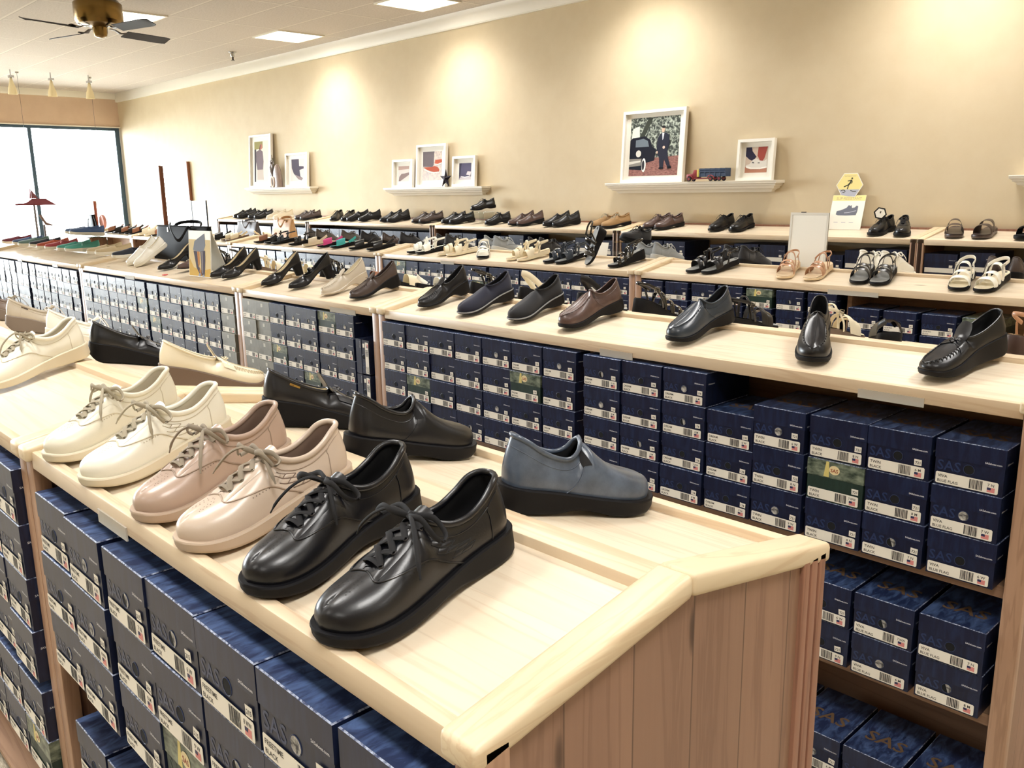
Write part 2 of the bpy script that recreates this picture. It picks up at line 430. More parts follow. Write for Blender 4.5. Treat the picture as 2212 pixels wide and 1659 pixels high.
counter(-1.83, -0.497, AY, 'pine display counter with boarded end panel, holding black and taupe lace-up shoes', 'near row of pine shoe counters', holders=((-1.43, 0.12),), tops=(0.735, 0.375, 0.045))
counter(-4.27, -1.83, AY, 'pine display counter behind the cream oxfords, holding pale wedge loafers on its rear slope', 'near row of pine shoe counters', dividers=(-3.03,), tops=(0.626, 0.375, 0.045), th=0.014)
counter(-2.985, -0.525, BY, 'long pine display counter with black, navy and brown slip-ons over navy boxes', 'middle row of pine shoe counters', dividers=(-1.855,), holders=((-1.78, 0.13), (-0.94, 0.16)))
counter(-4.215, -2.985, BY, 'short pine display counter with taupe moccasin and mary jane over grey and navy boxes', 'middle row of pine shoe counters', holders=((-3.35, 0.2),))
counter(-6.58, -4.215, BY, 'pine display counter with pumps, tote bag and photo sign on top', 'middle row of pine shoe counters', dividers=(-5.40,), holders=((-5.75, 0.15),))
counter(-9.05, -6.58, BY, 'pine display counter of canvas shoes nearest the shop window', 'middle row of pine shoe counters', dividers=(-7.8,), holders=((-7.2, 0.12), (-8.1, 0.12)))
counter(-3.21, -0.65, CY, 'pine display counter with tan, black and white sandals and a white board', 'far row of pine shoe counters', dividers=(-1.93,), holders=((-2.02, 0.25),))
counter(-5.78, -3.21, CY, 'pine display counter with cream and patent sandals in front of grey sneakers', 'far row of pine shoe counters', dividers=(-4.5,), holders=((-5.0, 0.15),))
counter(-8.33, -5.78, CY, 'pine display counter with pink and teal slides', 'far row of pine shoe counters', dividers=(-7.05,), holders=((-7.3, 0.2),))
counter(-10.89, -8.33, CY, 'pine display counter with strappy tan sandals beside the acrylic sign', 'far row of pine shoe counters', dividers=(-9.6,))
counter(-12.38, -10.89, CY, 'short pine display counter of small sandals in the window glare', 'far row of pine shoe counters')
counter(-2.27, 0.17, DY, 'wall counter carrying dark slide sandals', 'pine counters along the shoe wall', single=True)
counter(-4.71, -2.27, DY, 'wall counter carrying black lace-ups and the slip resistant card', 'pine counters along the shoe wall', single=True)
counter(-7.15, -4.71, DY, 'wall counter carrying brown slip-ons and camel lace-ups', 'pine counters along the shoe wall', single=True)
counter(-9.59, -7.15, DY, 'wall counter under the ledge with the star, carrying black slip-ons', 'pine counters along the shoe wall', single=True)
counter(-12.03, -9.59, DY, 'wall counter carrying cream suede shoes, last before the mirror', 'pine counters along the shoe wall', single=True)

# ---------------------------------------------------------------- shoe boxes
def box_paper(name, c1, c2, rough=0.42, top=False):
    if name in MATS: return MATS[name]
    m = bpy.data.materials.new(name); m.use_nodes = True; t = NT(m)
    info = t.add('ShaderNodeObjectInfo'); tc = t.add('ShaderNodeTexCoord')
    cm = t.add('ShaderNodeVectorMath', operation='ADD'); sc = t.add('ShaderNodeVectorMath', operation='SCALE')
    xyz = t.add('ShaderNodeCombineXYZ')
    for i in range(3): t.link(info.outputs['Random'], xyz.inputs[i])
    t.link(xyz.outputs[0], sc.inputs[0]); sc.inputs['Scale'].default_value = 5.0
    t.link(tc.outputs['Object'], cm.inputs[0]); t.link(sc.outputs[0], cm.inputs[1])
    def mp(s):
        q = t.add('ShaderNodeMapping'); q.inputs['Scale'].default_value = s; t.link(cm.outputs[0], q.inputs['Vector']); return q.outputs['Vector']
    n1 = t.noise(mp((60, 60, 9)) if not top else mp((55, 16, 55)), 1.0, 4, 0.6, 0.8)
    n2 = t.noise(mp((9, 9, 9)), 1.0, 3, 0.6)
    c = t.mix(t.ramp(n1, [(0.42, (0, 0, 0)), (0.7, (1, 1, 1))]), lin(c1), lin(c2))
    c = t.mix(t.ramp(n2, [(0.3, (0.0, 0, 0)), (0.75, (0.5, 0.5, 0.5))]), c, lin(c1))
    t.link(c, t.b.inputs['Base Color']); t.b.inputs['Roughness'].default_value = rough
    t.b.inputs['Specular IOR Level'].default_value = 0.5
    MATS[name] = m
    return m
NAVY = box_paper('navy_box_paper', '#151b33', '#1d2948', 0.36)
NAVYLID = box_paper('navy_lid_paper', '#161d38', '#223052', 0.34)
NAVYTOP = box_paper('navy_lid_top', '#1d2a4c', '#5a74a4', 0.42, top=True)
NAVYPRINT = mat('navy_gloss_print', '#2b3a60', 0.3)
WORN = noise_mat('worn_box_edge', '#2c3a63', '#b4bfd6', 160, 0.5, lo=0.42, hi=0.62)
BROWNPR = mat('bronze_print', '#6f573f', 0.5)
WHITEPR = mat('white_print', '#e6e8ee', 0.5)
GREEN = box_paper('green_box_paper', '#22352f', '#2b413a', 0.4)
GREENLID = noise_mat('green_leafy_print', '#2f3d34', '#8f9a86', 30, 0.35, 0, (1, 1, 2.4), 6)
YELPR = mat('pale_yellow_print', '#d8c97c', 0.45)
BADGE = mat('cream_badge', '#ead9a9', 0.45); BADGER = mat('badge_red', '#9c3a24', 0.45)
GREY = box_paper('grey_box_paper', '#77766d', '#85847a', 0.45)
GREYPR = mat('pale_grey_print', '#b9b8ae', 0.45)
LABELW = mat('label_paper', '#f1ecdf', 0.5); INK = mat('label_ink', '#4a4742', 0.6); INKD = mat('black_ink', '#17161a', 0.6)
FLAGR = mat('flag_red', '#d98a86', 0.5); FLAGB = mat('flag_blue', '#2b2f55', 0.5)
HOLE = mat('hole_dark', '#05060a', 0.9); TISSUE = noise_mat('tissue_paper', '#4b4a4a', '#d6d2c8', 90, 0.8, 0.4)
SIZES = {'s': (0.150, 0.098, 0.232), 't': (0.152, 0.111, 0.232), 'a': (0.163, 0.1155, 0.25), 'n': (0.141, 0.098, 0.232), 'm': (0.205, 0.122, 0.33)}
_bm = {}
def body_mesh(sz):
    k = ('body', sz)
    if k not in _bm:
        w, h, d = SIZES[sz]; i = 0.0015; z1 = h*0.6
        m = MB().box(i, w-i, i, d-i, 0, z1)
        if sz != 'm': m.text('SAS', (w*0.045, i-0.0004, h*0.335), h*0.30, (1, 0, 0), (0, 0, 1), 1)
        _bm[k] = m.mesh('shoe_box_body', 2, smooth=0)
    return _bm[k]
def lid_mesh(sz, kind):
    k = ('lid', sz, kind)
    if k not in _bm:
        w, h, d = SIZES[sz]; z0 = h*0.585; e = 0.0016
        m = MB()
        def quad(a, b, c, dd, mi): m.face([a, b, c, dd], mi)
        A = [(0, 0), (w, 0), (w, d), (0, d)]; B = [(e, e), (w-e, e), (w-e, d-e), (e, d-e)]
        for i in range(4):
            j = (i+1) % 4
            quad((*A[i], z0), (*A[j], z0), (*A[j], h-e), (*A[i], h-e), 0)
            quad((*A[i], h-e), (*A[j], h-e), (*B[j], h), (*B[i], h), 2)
        m.face([(*p, h) for p in B], 1); m.face([(*p, z0) for p in A[::-1]], 0)
        if kind == 'navy':
            m.text('SASshoes.com', (w*0.95, -0.0004, z0+0.006), h*0.055, (1, 0, 0), (0, 0, 1), 3, 'r', w*0.24)
            m.text('SASshoes.com', (w+0.0004, 0.012, z0+0.006), h*0.055, (0, 1, 0), (0, 0, 1), 3, 'l', w*0.3)
            m.text('SAS', (w*0.5, d*0.30, h+0.0004), w*0.44, (1, 0, 0), (0, 1, 0), 4, 'c')
        elif kind == 'green':
            m.face([(w*0.30, -0.0003, z0+0.002), (w*0.40, -0.0003, z0+0.002), (w*0.39, -0.0003, h-0.003), (w*0.34, -0.0003, h-0.003)], 3)
            m.disc((w*0.49, -0.0006, z0+h*0.205), w*0.095, (1, 0, 0), (0, 0, 1), 4, 20, w*0.08)
            m.text('SAS', (w*0.49, -0.0010, z0+h*0.155), w*0.085, (1, 0, 0), (0, 0, 1), 5, 'c')
        else:
            m.box(w*0.42, w*0.56, -0.0004, 0.0, z0+h*0.12, z0+h*0.30, 3)
        _bm[k] = m.mesh('shoe_box_lid', {'navy': 5, 'green': 6, 'grey': 4}[kind], smooth=0, weld=False)
    return _bm[k]
def label_mesh(sz, l1, l2, size, flag=True):
    k = ('label', sz, l1, l2, size)
    if k not in _bm:
        w, h, d = SIZES[sz]; x0, x1 = w*0.035, w*0.93; z0, z1 = h*0.035, h*0.285; y = -0.0006
        c = 0.0025; m = MB()
        m.face([(x0+c, y, z0), (x1-c, y, z0), (x1, y, z0+c), (x1, y, z1-c), (x1-c, y, z1), (x0+c, y, z1), (x0, y, z1-c), (x0, y, z0+c)], 0)
        lw = x1-x0; lh = z1-z0; y2 = y-0.0003
        if l1:
            m.text(l1, (x0+lw*0.035, y2, z0+lh*0.56), lh*0.36, (1, 0, 0), (0, 0, 1), 1, 'l', lw*0.34)
            m.text(l2, (x0+lw*0.035, y2, z0+lh*0.14), lh*0.34, (1, 0, 0), (0, 0, 1), 1, 'l', lw*0.34)
        r = random.Random(hash_(l1+l2+size)); x = x0+lw*0.55
        while x < x0+lw*0.76:
            bw = r.choice((0.006, 0.01, 0.016))*lw; m.face([(x, y2, z0+lh*0.1), (x+bw, y2, z0+lh*0.1), (x+bw, y2, z1-lh*0.1), (x, y2, z1-lh*0.1)], 2); x += bw+r.choice((0.006, 0.01))*lw
        if size: m.text(size, (x0+lw*0.885, y2, z0+lh*0.58), lh*0.34, (1, 0, 0), (0, 0, 1), 1, 'c', lw*0.14)
        fx0, fx1, fz0, fz1 = x0+lw*0.83, x0+lw*0.95, z0+lh*0.1, z0+lh*0.5
        m.face([(fx0, y2, fz0), (fx1, y2, fz0), (fx1, y2, fz1), (fx0, y2, fz1)], 3)
        m.face([(fx0, y2-.0002, (fz0+fz1)/2), ((fx0+fx1)/2, y2-.0002, (fz0+fz1)/2), ((fx0+fx1)/2, y2-.0002, fz1), (fx0, y2-.0002, fz1)], 4)
        _bm[k] = m.mesh('shoe_box_size_label', 5, smooth=0, weld=False)
    return _bm[k]
def hash_(s):
    h = 7
    for ch in s: h = (h*31+ord(ch)) % 100003
    return h
def sticker_mesh(sz, num):
    k = ('sticker', sz, num)
    if k not in _bm:
        w, h, d = SIZES[sz]; m = MB(); y = -0.0007; a, b = w*0.115, h*0.135
        m.face([(0, y, 0), (a, y, 0), (a, y, b), (0, y, b)], 0)
        m.text(num, (a*0.5, y-0.0003, b*0.24), b*0.62, (1, 0, 0), (0, 0, 1), 1, 'c', a*0.82)
        _bm[k] = m.mesh('shoe_box_price_sticker', 2, smooth=0, weld=False)
    return _bm[k]
def hole_mesh(sz, full):
    k = ('hole', sz, full)
    if k not in _bm:
        w, h, d = SIZES[sz]; m = MB(); rr = min(w, h)*0.105; c = (w*0.5, 0.0010, h*0.435)
        m.disc(c, rr, (1, 0, 0), (0, 0, 1), 0, 20)
        m.tube([(c[0]+rr*math.cos(2*math.pi*i/20), 0.0012, c[2]+rr*math.sin(2*math.pi*i/20)) for i in range(20)], 0.0007, n=5, closed=True, mi=2, up=(0, 1, 0))
        if full == 1: m.face([(c[0]+rr*0.94*math.cos(a), 0.0007, c[2]+rr*0.94*math.sin(a)) for a in [rad(q) for q in range(0, 360, 24)]], 1)
        elif full == 2: m.face([(c[0]+rr*0.94*math.cos(a), 0.0007, c[2]+rr*0.94*math.sin(a)) for a in [rad(q) for q in range(-70, 111, 20)]], 1)
        _bm[k] = m.mesh('shoe_box_finger_hole', 3, smooth=0, weld=False)
    return _bm[k]
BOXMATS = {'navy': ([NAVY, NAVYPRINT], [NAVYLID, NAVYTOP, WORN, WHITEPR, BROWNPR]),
           'green': ([GREEN, GREEN], [GREENLID, GREENLID, WORN, YELPR, BADGE, BADGER]),
           'grey': ([GREY, GREY], [GREY, GREY, GREYPR, GREYPR])}
NBOX = [0]
def shoe_box(x, y, z, sz, kind, label, group, l1='', l2='', size='', num='', rz=0.0, detail=2, upright=False):
    NBOX[0] += 1
    w, h, d = SIZES[sz]
    t = thing('shoe_box', label, 'shoe box', group, (x, y, z), rz)
    if upright: t.rotation_euler = (0, rad(-90), 0); t.location = (x+h, y, z)
    bm_, lm_ = BOXMATS[kind]
    inst(body_mesh(sz), 'box_body', bm_, t)
    inst(lid_mesh(sz, kind), 'lid', lm_, t)
    lb = inst(label_mesh(sz, l1, l2, size), 'size_label', [LABELW, INK, INKD, FLAGR, FLAGB], t)
    if detail >= 1 and kind == 'navy':
        inst(hole_mesh(sz, rnd.choice((0, 0, 0, 1, 2))), 'finger_hole', [HOLE, TISSUE, NAVYPRINT], t)
    if detail >= 1 and num is not None and kind != 'grey':
        s = inst(sticker_mesh(sz, num), 'price_sticker', [LABELW, INKD], t)
        s.location = (w*rnd.uniform(0.76, 0.82), 0, h*rnd.uniform(0.30, 0.34)); s.rotation_euler = (0, rad(rnd.uniform(-6, 6)), 0)
    return t
ORD = ['zeroth', 'first', 'second', 'third', 'fourth', 'fifth', 'sixth', 'seventh', 'eighth', 'ninth', 'tenth', 'eleventh', 'twelfth', 'thirteenth', 'fourteenth', 'fifteenth', 'sixteenth']
TIER = {1: 'top tier', 2: 'second tier', 3: 'third tier', 4: 'lowest tier'}
SIZE_TXT = ['6 M', '7 W', '7 WW', '8 M', '8 WW', '9 N', '9 W', '7 N', '6 W', '8 N']
def stack(cols, Y, ztop, rows, sz, where, ref, group, style, kinds={}, detail=2, jit=0.007, first=1):
    """cols: list of left x of each column, counted from REF; kinds: {(col,row): colour}"""
    w, h, d = SIZES[sz]
    for ci, x in enumerate(cols):
        n = rows[ci] if isinstance(rows, (list, tuple)) else rows
        zt = ztop[ci] if isinstance(ztop, (list, tuple)) else ztop
        st = style(ci) if callable(style) else style
        for r in range(n):
            k = kinds.get((ci+first, r+1), 'navy')
            z = zt-(r+1)*(h+0.001)
            lab = '%s shoe box, %s, %s column from %s, %s' % (k, TIER[r+1] if n > 1 else 'single tier', ORD[ci+first], ref, where)
            shoe_box(x+rnd.uniform(-.001, .001), Y+rnd.uniform(0, jit), z, sz, k, lab, group, st[0], st[1], rnd.choice(SIZE_TXT), st[2], rz=rad(rnd.uniform(-0.5, 0.5)), detail=detail)
# near counter: front of the boxes just proud of the rail
xa = [-0.708, -0.877, -1.044, -1.212, -1.378, -1.561, -1.735]
GA = 'boxes on the upper shelf of the near counter'
stack(xa, AY-0.02, 1.0865, 3, 'a', 'near counter', 'the boarded end', GA, ('FREETIME', 'BLACK', '215'), {(4, 3): 'green'}, jit=0.006)
for k, (x, z) in enumerate(((-1.73, 0.492), (-1.73, 0.376), (-1.555, 0.492), (-1.385, 0.492), (-1.21, 0.492), (-1.04, 0.376))):
    shoe_box(x, AY+0.0+0.012*(k % 2), z, 'a', 'navy', 'navy shoe box on the lower shelf of the near counter, %s from the joint posts' % ORD[k+1], 'boxes on the lower shelf of the near counter', 'FREETIME', 'BLACK', '8 M', '215')
stack([-2.041, -2.2075, -2.374], AY-0.02, [1.0965, 1.0965, 1.0965], 4, 'a', 'cream oxford counter', 'the joint posts', 'boxes under the cream oxford counter', ('FREETIME', 'WHITE', '215'), jit=0.006)
for c in range(3):
    for r in range(2):
        shoe_box(-2.04-.168*c, AY-0.02, 0.609-.1165*(r+1), 'a', 'green' if (c, r) == (0, 1) else 'navy', '%s shoe box below the cream oxford counter shelf, %s from the joint posts, %s' % ('green' if (c, r) == (0, 1) else 'navy', ORD[c+1], TIER[r+1]), 'lower boxes under the cream oxford counter', 'FREETIME', 'BONE', '7 M', '215')
# middle counter, long bay beside the carpet
XB = [-0.742, -0.902, -1.057, -1.22, -1.372, -1.528, -1.684, -1.838]
GB = 'navy boxes in the long bay of the middle counter'
def styb(ci):
    return [('VIVA', 'BLUE FLAG', None), ('TWIN', 'BLACK', '721'), ('TWIN', 'BLACK', '721'), ('TWIN', 'BLACK', '721'), ('DREAM', 'BLACK', '178'), ('DREAM', 'BLACK', '178'), ('DREAM', 'BLACK', '178'), ('DREAM', 'BLACK', '178')][ci]
stack(XB[:4], BY-0.015, 1.0445, 3, 't', 'long middle bay', 'the carpet end', GB, styb, {(3, 2): 'green'})
stack(XB[4:5], BY-0.015, 1.006, 3, 's', 'long middle bay', 'the carpet end', GB, ('DREAM', 'BLACK', '178'), first=5)
stack(XB[5:], BY-0.015, 1.106, 4, 's', 'long middle bay', 'the carpet end', GB, ('DREAM', 'BLACK', '178'), first=6)
XB2 = [-2.026, -2.182, -2.332, -2.484, -2.637, -2.79, -2.9405]
def styb2(ci): return [('DREAM', 'NAVY', '178'), ('DREAM', 'BROWN', '178'), ('BLISS', 'BLACK', '55'), ('BLISS', 'BLACK', '55'), ('BLISS', 'NAVY', '55'), ('EASIER', 'BLACK', '120'), ('EASIER', 'BLACK', '120')][ci]
stack(XB2, BY-0.015, 1.106, 4, 's', 'long middle bay', 'its thin divider', 'navy boxes past the divider of the middle counter', styb2, {(2, 2): 'green', (6, 3): 'green'})
for c, x in enumerate([-0.742, -0.905, -1.066, -1.228]):
    for rr in range(2):
        shoe_box(x, BY-0.012+rnd.uniform(0, .008), 0.601-0.1125*(rr+1), 't', 'navy', 'navy shoe box, %s, %s from the carpet end, shelf below the black slip-ons' % (TIER[rr+1], ORD[c+1]), 'boxes on the second shelf of the middle counter', *(styb(0)[:2] if c < 2 else styb(1)[:2]), rnd.choice(SIZE_TXT), None if c < 2 else '721')
for c, x in enumerate([-0.742, -0.905, -1.066, -1.228]):
    shoe_box(x, BY-0.012, 0.046, 't', 'navy', 'navy shoe box on the bottom shelf by the carpet, %s from the end post' % ORD[c+1], 'boxes on the bottom shelf of the middle counter', *styb(1)[:2], rnd.choice(SIZE_TXT), '721')
# middle counter, short bay
XM = [-3.306, -3.4505, -3.595, -3.7395, -3.884, -4.0265, -4.169]
stack(XM[:5], BY-0.012, 1.106, 4, 'n', 'short middle bay', 'the upright pair', 'navy boxes in the short bay', ('EASIER', 'BLACK', '120'), {(2, 1): 'green', (5, 3): 'green', (3, 4): 'green'})
stack(XM[5:], BY-0.012, 1.106, 4, 'n', 'short middle bay', 'the navy stacks', 'grey boxes in the short bay', ('GRACE', 'BONE', ''), {(c, r): 'grey' for c in (1, 2) for r in (1, 2, 3, 4)})
for k, (x, z, q) in enumerate(((-3.145, 0.862, 'upper'), (-3.145, 0.709, 'lower'))):
    shoe_box(x, BY-0.012, z, 's', 'navy', 'navy shoe box stood on end beside the joint posts, %s of two' % q, 'boxes stood on end in the short bay', 'EASIER', 'BLACK', '', '', upright=True)
# middle counter, bay of the pumps and bay by the window
def run(x0, x1, n): return [x1-(k+1)*(x1-x0)/n for k in range(n)]
KP = {(8, 2): 'green', (7, 3): 'green'}; KP.update({(1, r): 'grey' for r in (1, 2, 3, 4)})
stack(run(-5.385, -4.262, 7), BY-0.012, 1.106, 4, 's', 'bay under the pumps', 'the corner posts', 'boxes under the pumps', ('LUNA', 'BLACK', ''), KP, detail=1)
stack(run(-6.53, -5.415, 7), BY-0.012, 1.106, 4, 's', 'bay under the pumps', 'the divider', 'boxes under the canvas slip-ons', ('LUNA', 'BLACK', ''), {(1, 2): 'green'}, detail=1)
stack(run(-7.785, -6.63, 7), BY-0.012, 1.106, 4, 's', 'window bay', 'the corner posts', 'boxes in the window bay', ('', '', ''), {}, detail=1)
stack(run(-9.0, -7.815, 7), BY-0.012, 1.106, 4, 's', 'glaring window bay', 'the divider', 'boxes in the window bay past the divider', ('', '', ''), {}, detail=0)
# far counter
stack(run(-1.915, -0.70, 7)[3:], CY+0.0, 1.05, 3, 's', 'bay of the white sandals', 'the frame edge', 'boxes under the white sandals', ('QUATRO', 'BLACK', '497'), {(1, 1): 'green'})
stack(run(-3.165, -1.95, 7), CY+0.0, 1.106, 3, 's', 'bay of the tan sandals', 'the divider', 'boxes under the tan sandals', ('HURON', 'BRONZE', '336'), {(3, 1): 'green', (2, 3): 'green'})
stack(run(-4.484, -3.255, 8), CY+0.0, 1.106, 2, 's', 'bay of the patent sandals', 'the corner posts', 'boxes under the patent sandals', ('DUO', 'BLACK', '214'), {}, detail=1)
stack(run(-5.735, -4.51, 8), CY+0.0, 1.106, 2, 's', 'bay of the cream sandals', 'the divider', 'boxes under the cream sandals', ('DUO', 'LINEN', ''), {(7, 1): 'green', (1, 2): 'green'}, detail=1)
stack(run(-7.034, -5.825, 8), CY+0.0, 1.106, 2, 's', 'bay of the bright slides', 'the corner posts', 'boxes under the bright slides', ('', '', ''), {}, detail=1)
stack(run(-8.28, -7.06, 7), CY+0.0, 1.106, 2, 's', 'bay of the black sandals', 'the divider', 'boxes under the black strappy sandals', ('', '', ''), {}, detail=0)
stack(run(-9.59, -8.37, 7)[:3], CY+0.0, 1.106, 1, 's', 'bay of the beige sandals', 'the corner posts', 'boxes under the beige strappy sandals', ('', '', ''), {}, detail=0)
# wall counter: mostly hidden, so built as one stuff object behind the sneakers
st = MB()
for (a, b) in ((-2.22, 0.1), (-4.66, -2.32), (-7.1, -4.76), (-9.54, -7.2), (-11.98, -9.64)):
    n = 11
    for k in range(n):
        if rnd.random() < 0.1: continue
        w, h, d = SIZES['m']; x = a+(b-a)*k/n; zt = rnd.choice((1.215, 1.215, 1.165, 1.2)) if a > -7.2 else 1.21; y = DY+rnd.uniform(.006, .025)
        for r in range(2):
            z0 = zt-(r+1)*h
            st.box(x, x+w-0.008, y, y+d, z0, z0+h*0.58, 0); st.box(x-0.001, x+w-0.007, y-0.0015, y+d, z0+h*0.58, z0+h-0.001, 1)
            st.box(x+w*0.03, x+w*0.88, y-0.0008, y, z0+h*0.04, z0+h*0.28, 2); st.box(x+w*0.74, x+w*0.84, y-0.0008, y, z0+h*0.31, z0+h*0.43, 2)
            st.text('SASshoes.com', (x+w*0.92, y-0.002, z0+h*0.66), h*0.055, (1, 0, 0), (0, 0, 1), 3, 'r', w*0.22)
tag(build(st, 'stacked_shoe_boxes', [NAVY, NAVYLID, LABELW, WHITEPR], None, smooth=0, weld=False), 'navy shoe boxes in the dark shelf openings of the wall counters', 'shoe boxes', None, 'stuff')

# ---------------------------------------------------------------- shoes
def spl(t, pts):
    """smooth interpolation of (t, value) pairs"""
    n = len(pts)
    if t <= pts[0][0]: return pts[0][1]
    if t >= pts[-1][0]: return pts[-1][1]
    for i in range(n-1):
        if pts[i][0] <= t <= pts[i+1][0]: break
    x0, y0 = pts[i]; x1, y1 = pts[i+1]; h = x1-x0
    def sl(k):
        if k == 0: return (pts[1][1]-pts[0][1])/(pts[1][0]-pts[0][0])
        if k == n-1: return (pts[-1][1]-pts[-2][1])/(pts[-1][0]-pts[-2][0])
        return (pts[k+1][1]-pts[k-1][1])/(pts[k+1][0]-pts[k-1][0])
    u = (t-x0)/h; m0, m1 = sl(i)*h, sl(i+1)*h
    return (2*u**3-3*u*u+1)*y0+(u**3-2*u*u+u)*m0+(3*u*u-2*u**3)*y1+(u**3-u*u)*m1
def cr(pts, n, closed=False):
    """Catmull-Rom through PTS, resampled to n+1 points of equal arc length"""
    P = [Vector(p) for p in pts]; N = len(P); D = []
    segs = N if closed else N-1
    for i in range(segs):
        p1, p2 = P[i], P[(i+1) % N]
        p0 = P[i-1] if i > 0 or closed else p1*2-p2
        p3 = P[(i+2) % N] if i+2 < N or closed else p2*2-p1
        for k in range(12):
            u = k/12
            D.append(0.5*((2*p1)+(p2-p0)*u+(2*p0-5*p1+4*p2-p3)*u*u+(3*p1-p0-3*p2+p3)*u**3))
    D.append(P[0] if closed else P[-1])
    L = [0.0]
    for a, b in zip(D, D[1:]): L.append(L[-1]+(b-a).length)
    out = []; j = 0
    for k in range(n+1):
        s = L[-1]*k/n
        while j < len(L)-2 and L[j+1] < s: j += 1
        h = L[j+1]-L[j]
        out.append(D[j].lerp(D[j+1], (s-L[j])/h if h > 1e-12 else 0))
    return out
def sm(a, b, x):
    t = min(1, max(0, (x-a)/(b-a))); return t*t*(3-2*t)
PLAN_O = [(0, 0), (.010, -.16), (.05, -.29), (.12, -.345), (.22, -.36), (.34, -.375), (.46, -.415), (.58, -.47), (.70, -.505), (.80, -.49), (.885, -.415), (.945, -.29), (.982, -.13), (.995, .02)]
PLAN_I = [(0, 0), (.010, .16), (.05, .29), (.12, .34), (.22, .335), (.34, .315), (.46, .335), (.58, .41), (.70, .475), (.80, .48), (.88, .435), (.94, .34), (.978, .2), (.995, .02)]
PLAN_OP = [(0, 0), (.010, -.16), (.05, -.27), (.12, -.32), (.22, -.33), (.34, -.33), (.46, -.37), (.58, -.45), (.70, -.50), (.80, -.47), (.89, -.35), (.95, -.22), (.985, -.09), (1, .02)]
PLAN_IP = [(0, 0), (.010, .16), (.05, .27), (.12, .32), (.22, .31), (.34, .29), (.46, .31), (.58, .40), (.70, .47), (.80, .46), (.89, .36), (.95, .24), (.985, .12), (1, .02)]
class Last:
    NC = 72
    def __init__(s, P, side, q):
        s.P = P; s.q = q; L, W = P['L'], P['W']; s.L, s.W = L, W; s.sd = side
        po, pi = (PLAN_OP, PLAN_IP) if P.get('slim') else (PLAN_O, PLAN_I)
        ins = P.get('ins', 0.004)
        def curve(pl, i):
            return cr([(i+x*(L-2*i), y*(W-2*i)*side, 0) for x, y in pl], s.NC)
        s.out = {1: curve(pi, 0.0), -1: curve(po, 0.0)}
        s.up = {1: curve(pi, ins), -1: curve(po, ins)}
        tp = P['top']
        s.top = {g: cr([(x*L, y*W*g*side+0.0*g, z) for x, y, z in tp], s.NC) for g in (1, -1)}
        s.ridge = cr([(x*L, 0.02*W*side*min(1, max(0, (x-.4)/.5)), z) for x, z in P['ridge']], s.NC)
        # where along the side the throat sits
        xt = P.get('attach', tp[-1][0])*L; s.ca = {}
        for g in (1, -1): s.ca[g] = min(range(s.NC+1), key=lambda i: abs(s.up[g][i].x-xt)+(9 if i > s.NC*0.8 else 0))/s.NC
    def at(s, arr, c):
        c = min(1, max(0, c))*s.NC; i = min(int(c), s.NC-1); return arr[i].lerp(arr[i+1], c-i)
    def zt(s, x): return spl(min(1, max(0, x/s.L)), s.P['zt'])
    def zb(s, x): return spl(min(1, max(0, x/s.L)), s.P['zb'])
    def nout(s, g, c):
        a, b = s.at(s.up[g], c-0.02), s.at(s.up[g], c+0.02); t = (b-a); n = V(t.y, -t.x, 0)
        m = s.at(s.up[g], c); ctr = V(min(max(m.x, s.L*.12), s.L*.8), 0, 0)
        if n.dot(m-ctr) < 0: n = -n
        if c < 0.012: n = V(-1, 0, 0)
        if c > 0.988: n = V(1, 0, 0)
        return n.normalized()
    def S(s, g, c, v):
        P = s.at(s.up[g], c).copy(); P.z = s.zt(P.x)-0.001; ca = s.ca[g]; pr = s.P
        if c <= ca: Q = s.at(s.top[g], c/ca)
        else: Q = s.at(s.ridge, (c-ca)/(1-ca))
        wv = sm(ca-0.05, ca+0.06, c); n = s.nout(g, c); h = max(Q.z-P.z, 0.004)
        tipk = sm(0.80, 1.0, c)*s.P.get('tip', .35)
        B1 = P+V(0, 0, h*((0.42+0.2*wv+0.18*tipk)))+n*(pr.get('bulge', 0.004)*(1-wv*0.3))
        heel = 1-sm(0.0, 0.16, c)
        B2t = Q-V(0, 0, h*0.38)+n*(0.002+0.004*heel)
        d = V(P.x-Q.x, P.y-Q.y, 0)
        B2v = Q+d*(0.62+0.1*tipk)+V(0, 0, -0.0*h)
        B2 = B2t.lerp(B2v, wv)
        u = 1-v
        p = P*u**3+B1*(3*u*u*v)+B2*(3*u*v*v)+Q*v**3
        if c > ca and pr.get('moc'):
            k = 0.0022*math.exp(-((v-0.62)/0.07)**2)*sm(ca, ca+.1, c); p = p+V(0, 0, k)-n*0+n*k*0.3
        return p
    def N(s, g, c, v):
        e = 0.01
        a = s.S(g, min(1, c+e), v)-s.S(g, max(0, c-e), v); b = s.S(g, c, min(1, v+e))-s.S(g, c, max(0, v-e))
        n = a.cross(b)
        if n.length < 1e-12: return V(0, 0, 1)
        n.normalize()
        ref = s.nout(g, c)*(1-v*0.6)+V(0, 0, 0.6*v)
        return n if n.dot(ref) > 0 else -n
    def off(s, g, c, v, d): return s.S(g, c, v)+s.N(g, c, v)*d
    # ---- parts
    def upper(s):
        m = MB(); nc, nv = s.q
        for g in (1, -1):
            m.grid([[s.S(g, i/nc, j/nv) for j in range(nv+1)] for i in range(nc+1)], flip=(g*s.sd > 0))
        return m
    def lining(s):
        m = MB(); nc, nv = max(10, s.q[0]//2), max(5, s.q[1]//2)
        for g in (1, -1):
            ce = min(0.95, s.ca[g]+0.16)
            m.grid([[s.off(g, ce*i/nc, 0.06+0.93*j/nv, -0.0026) for j in range(nv+1)] for i in range(nc+1)], flip=(g*s.sd < 0))
        return m
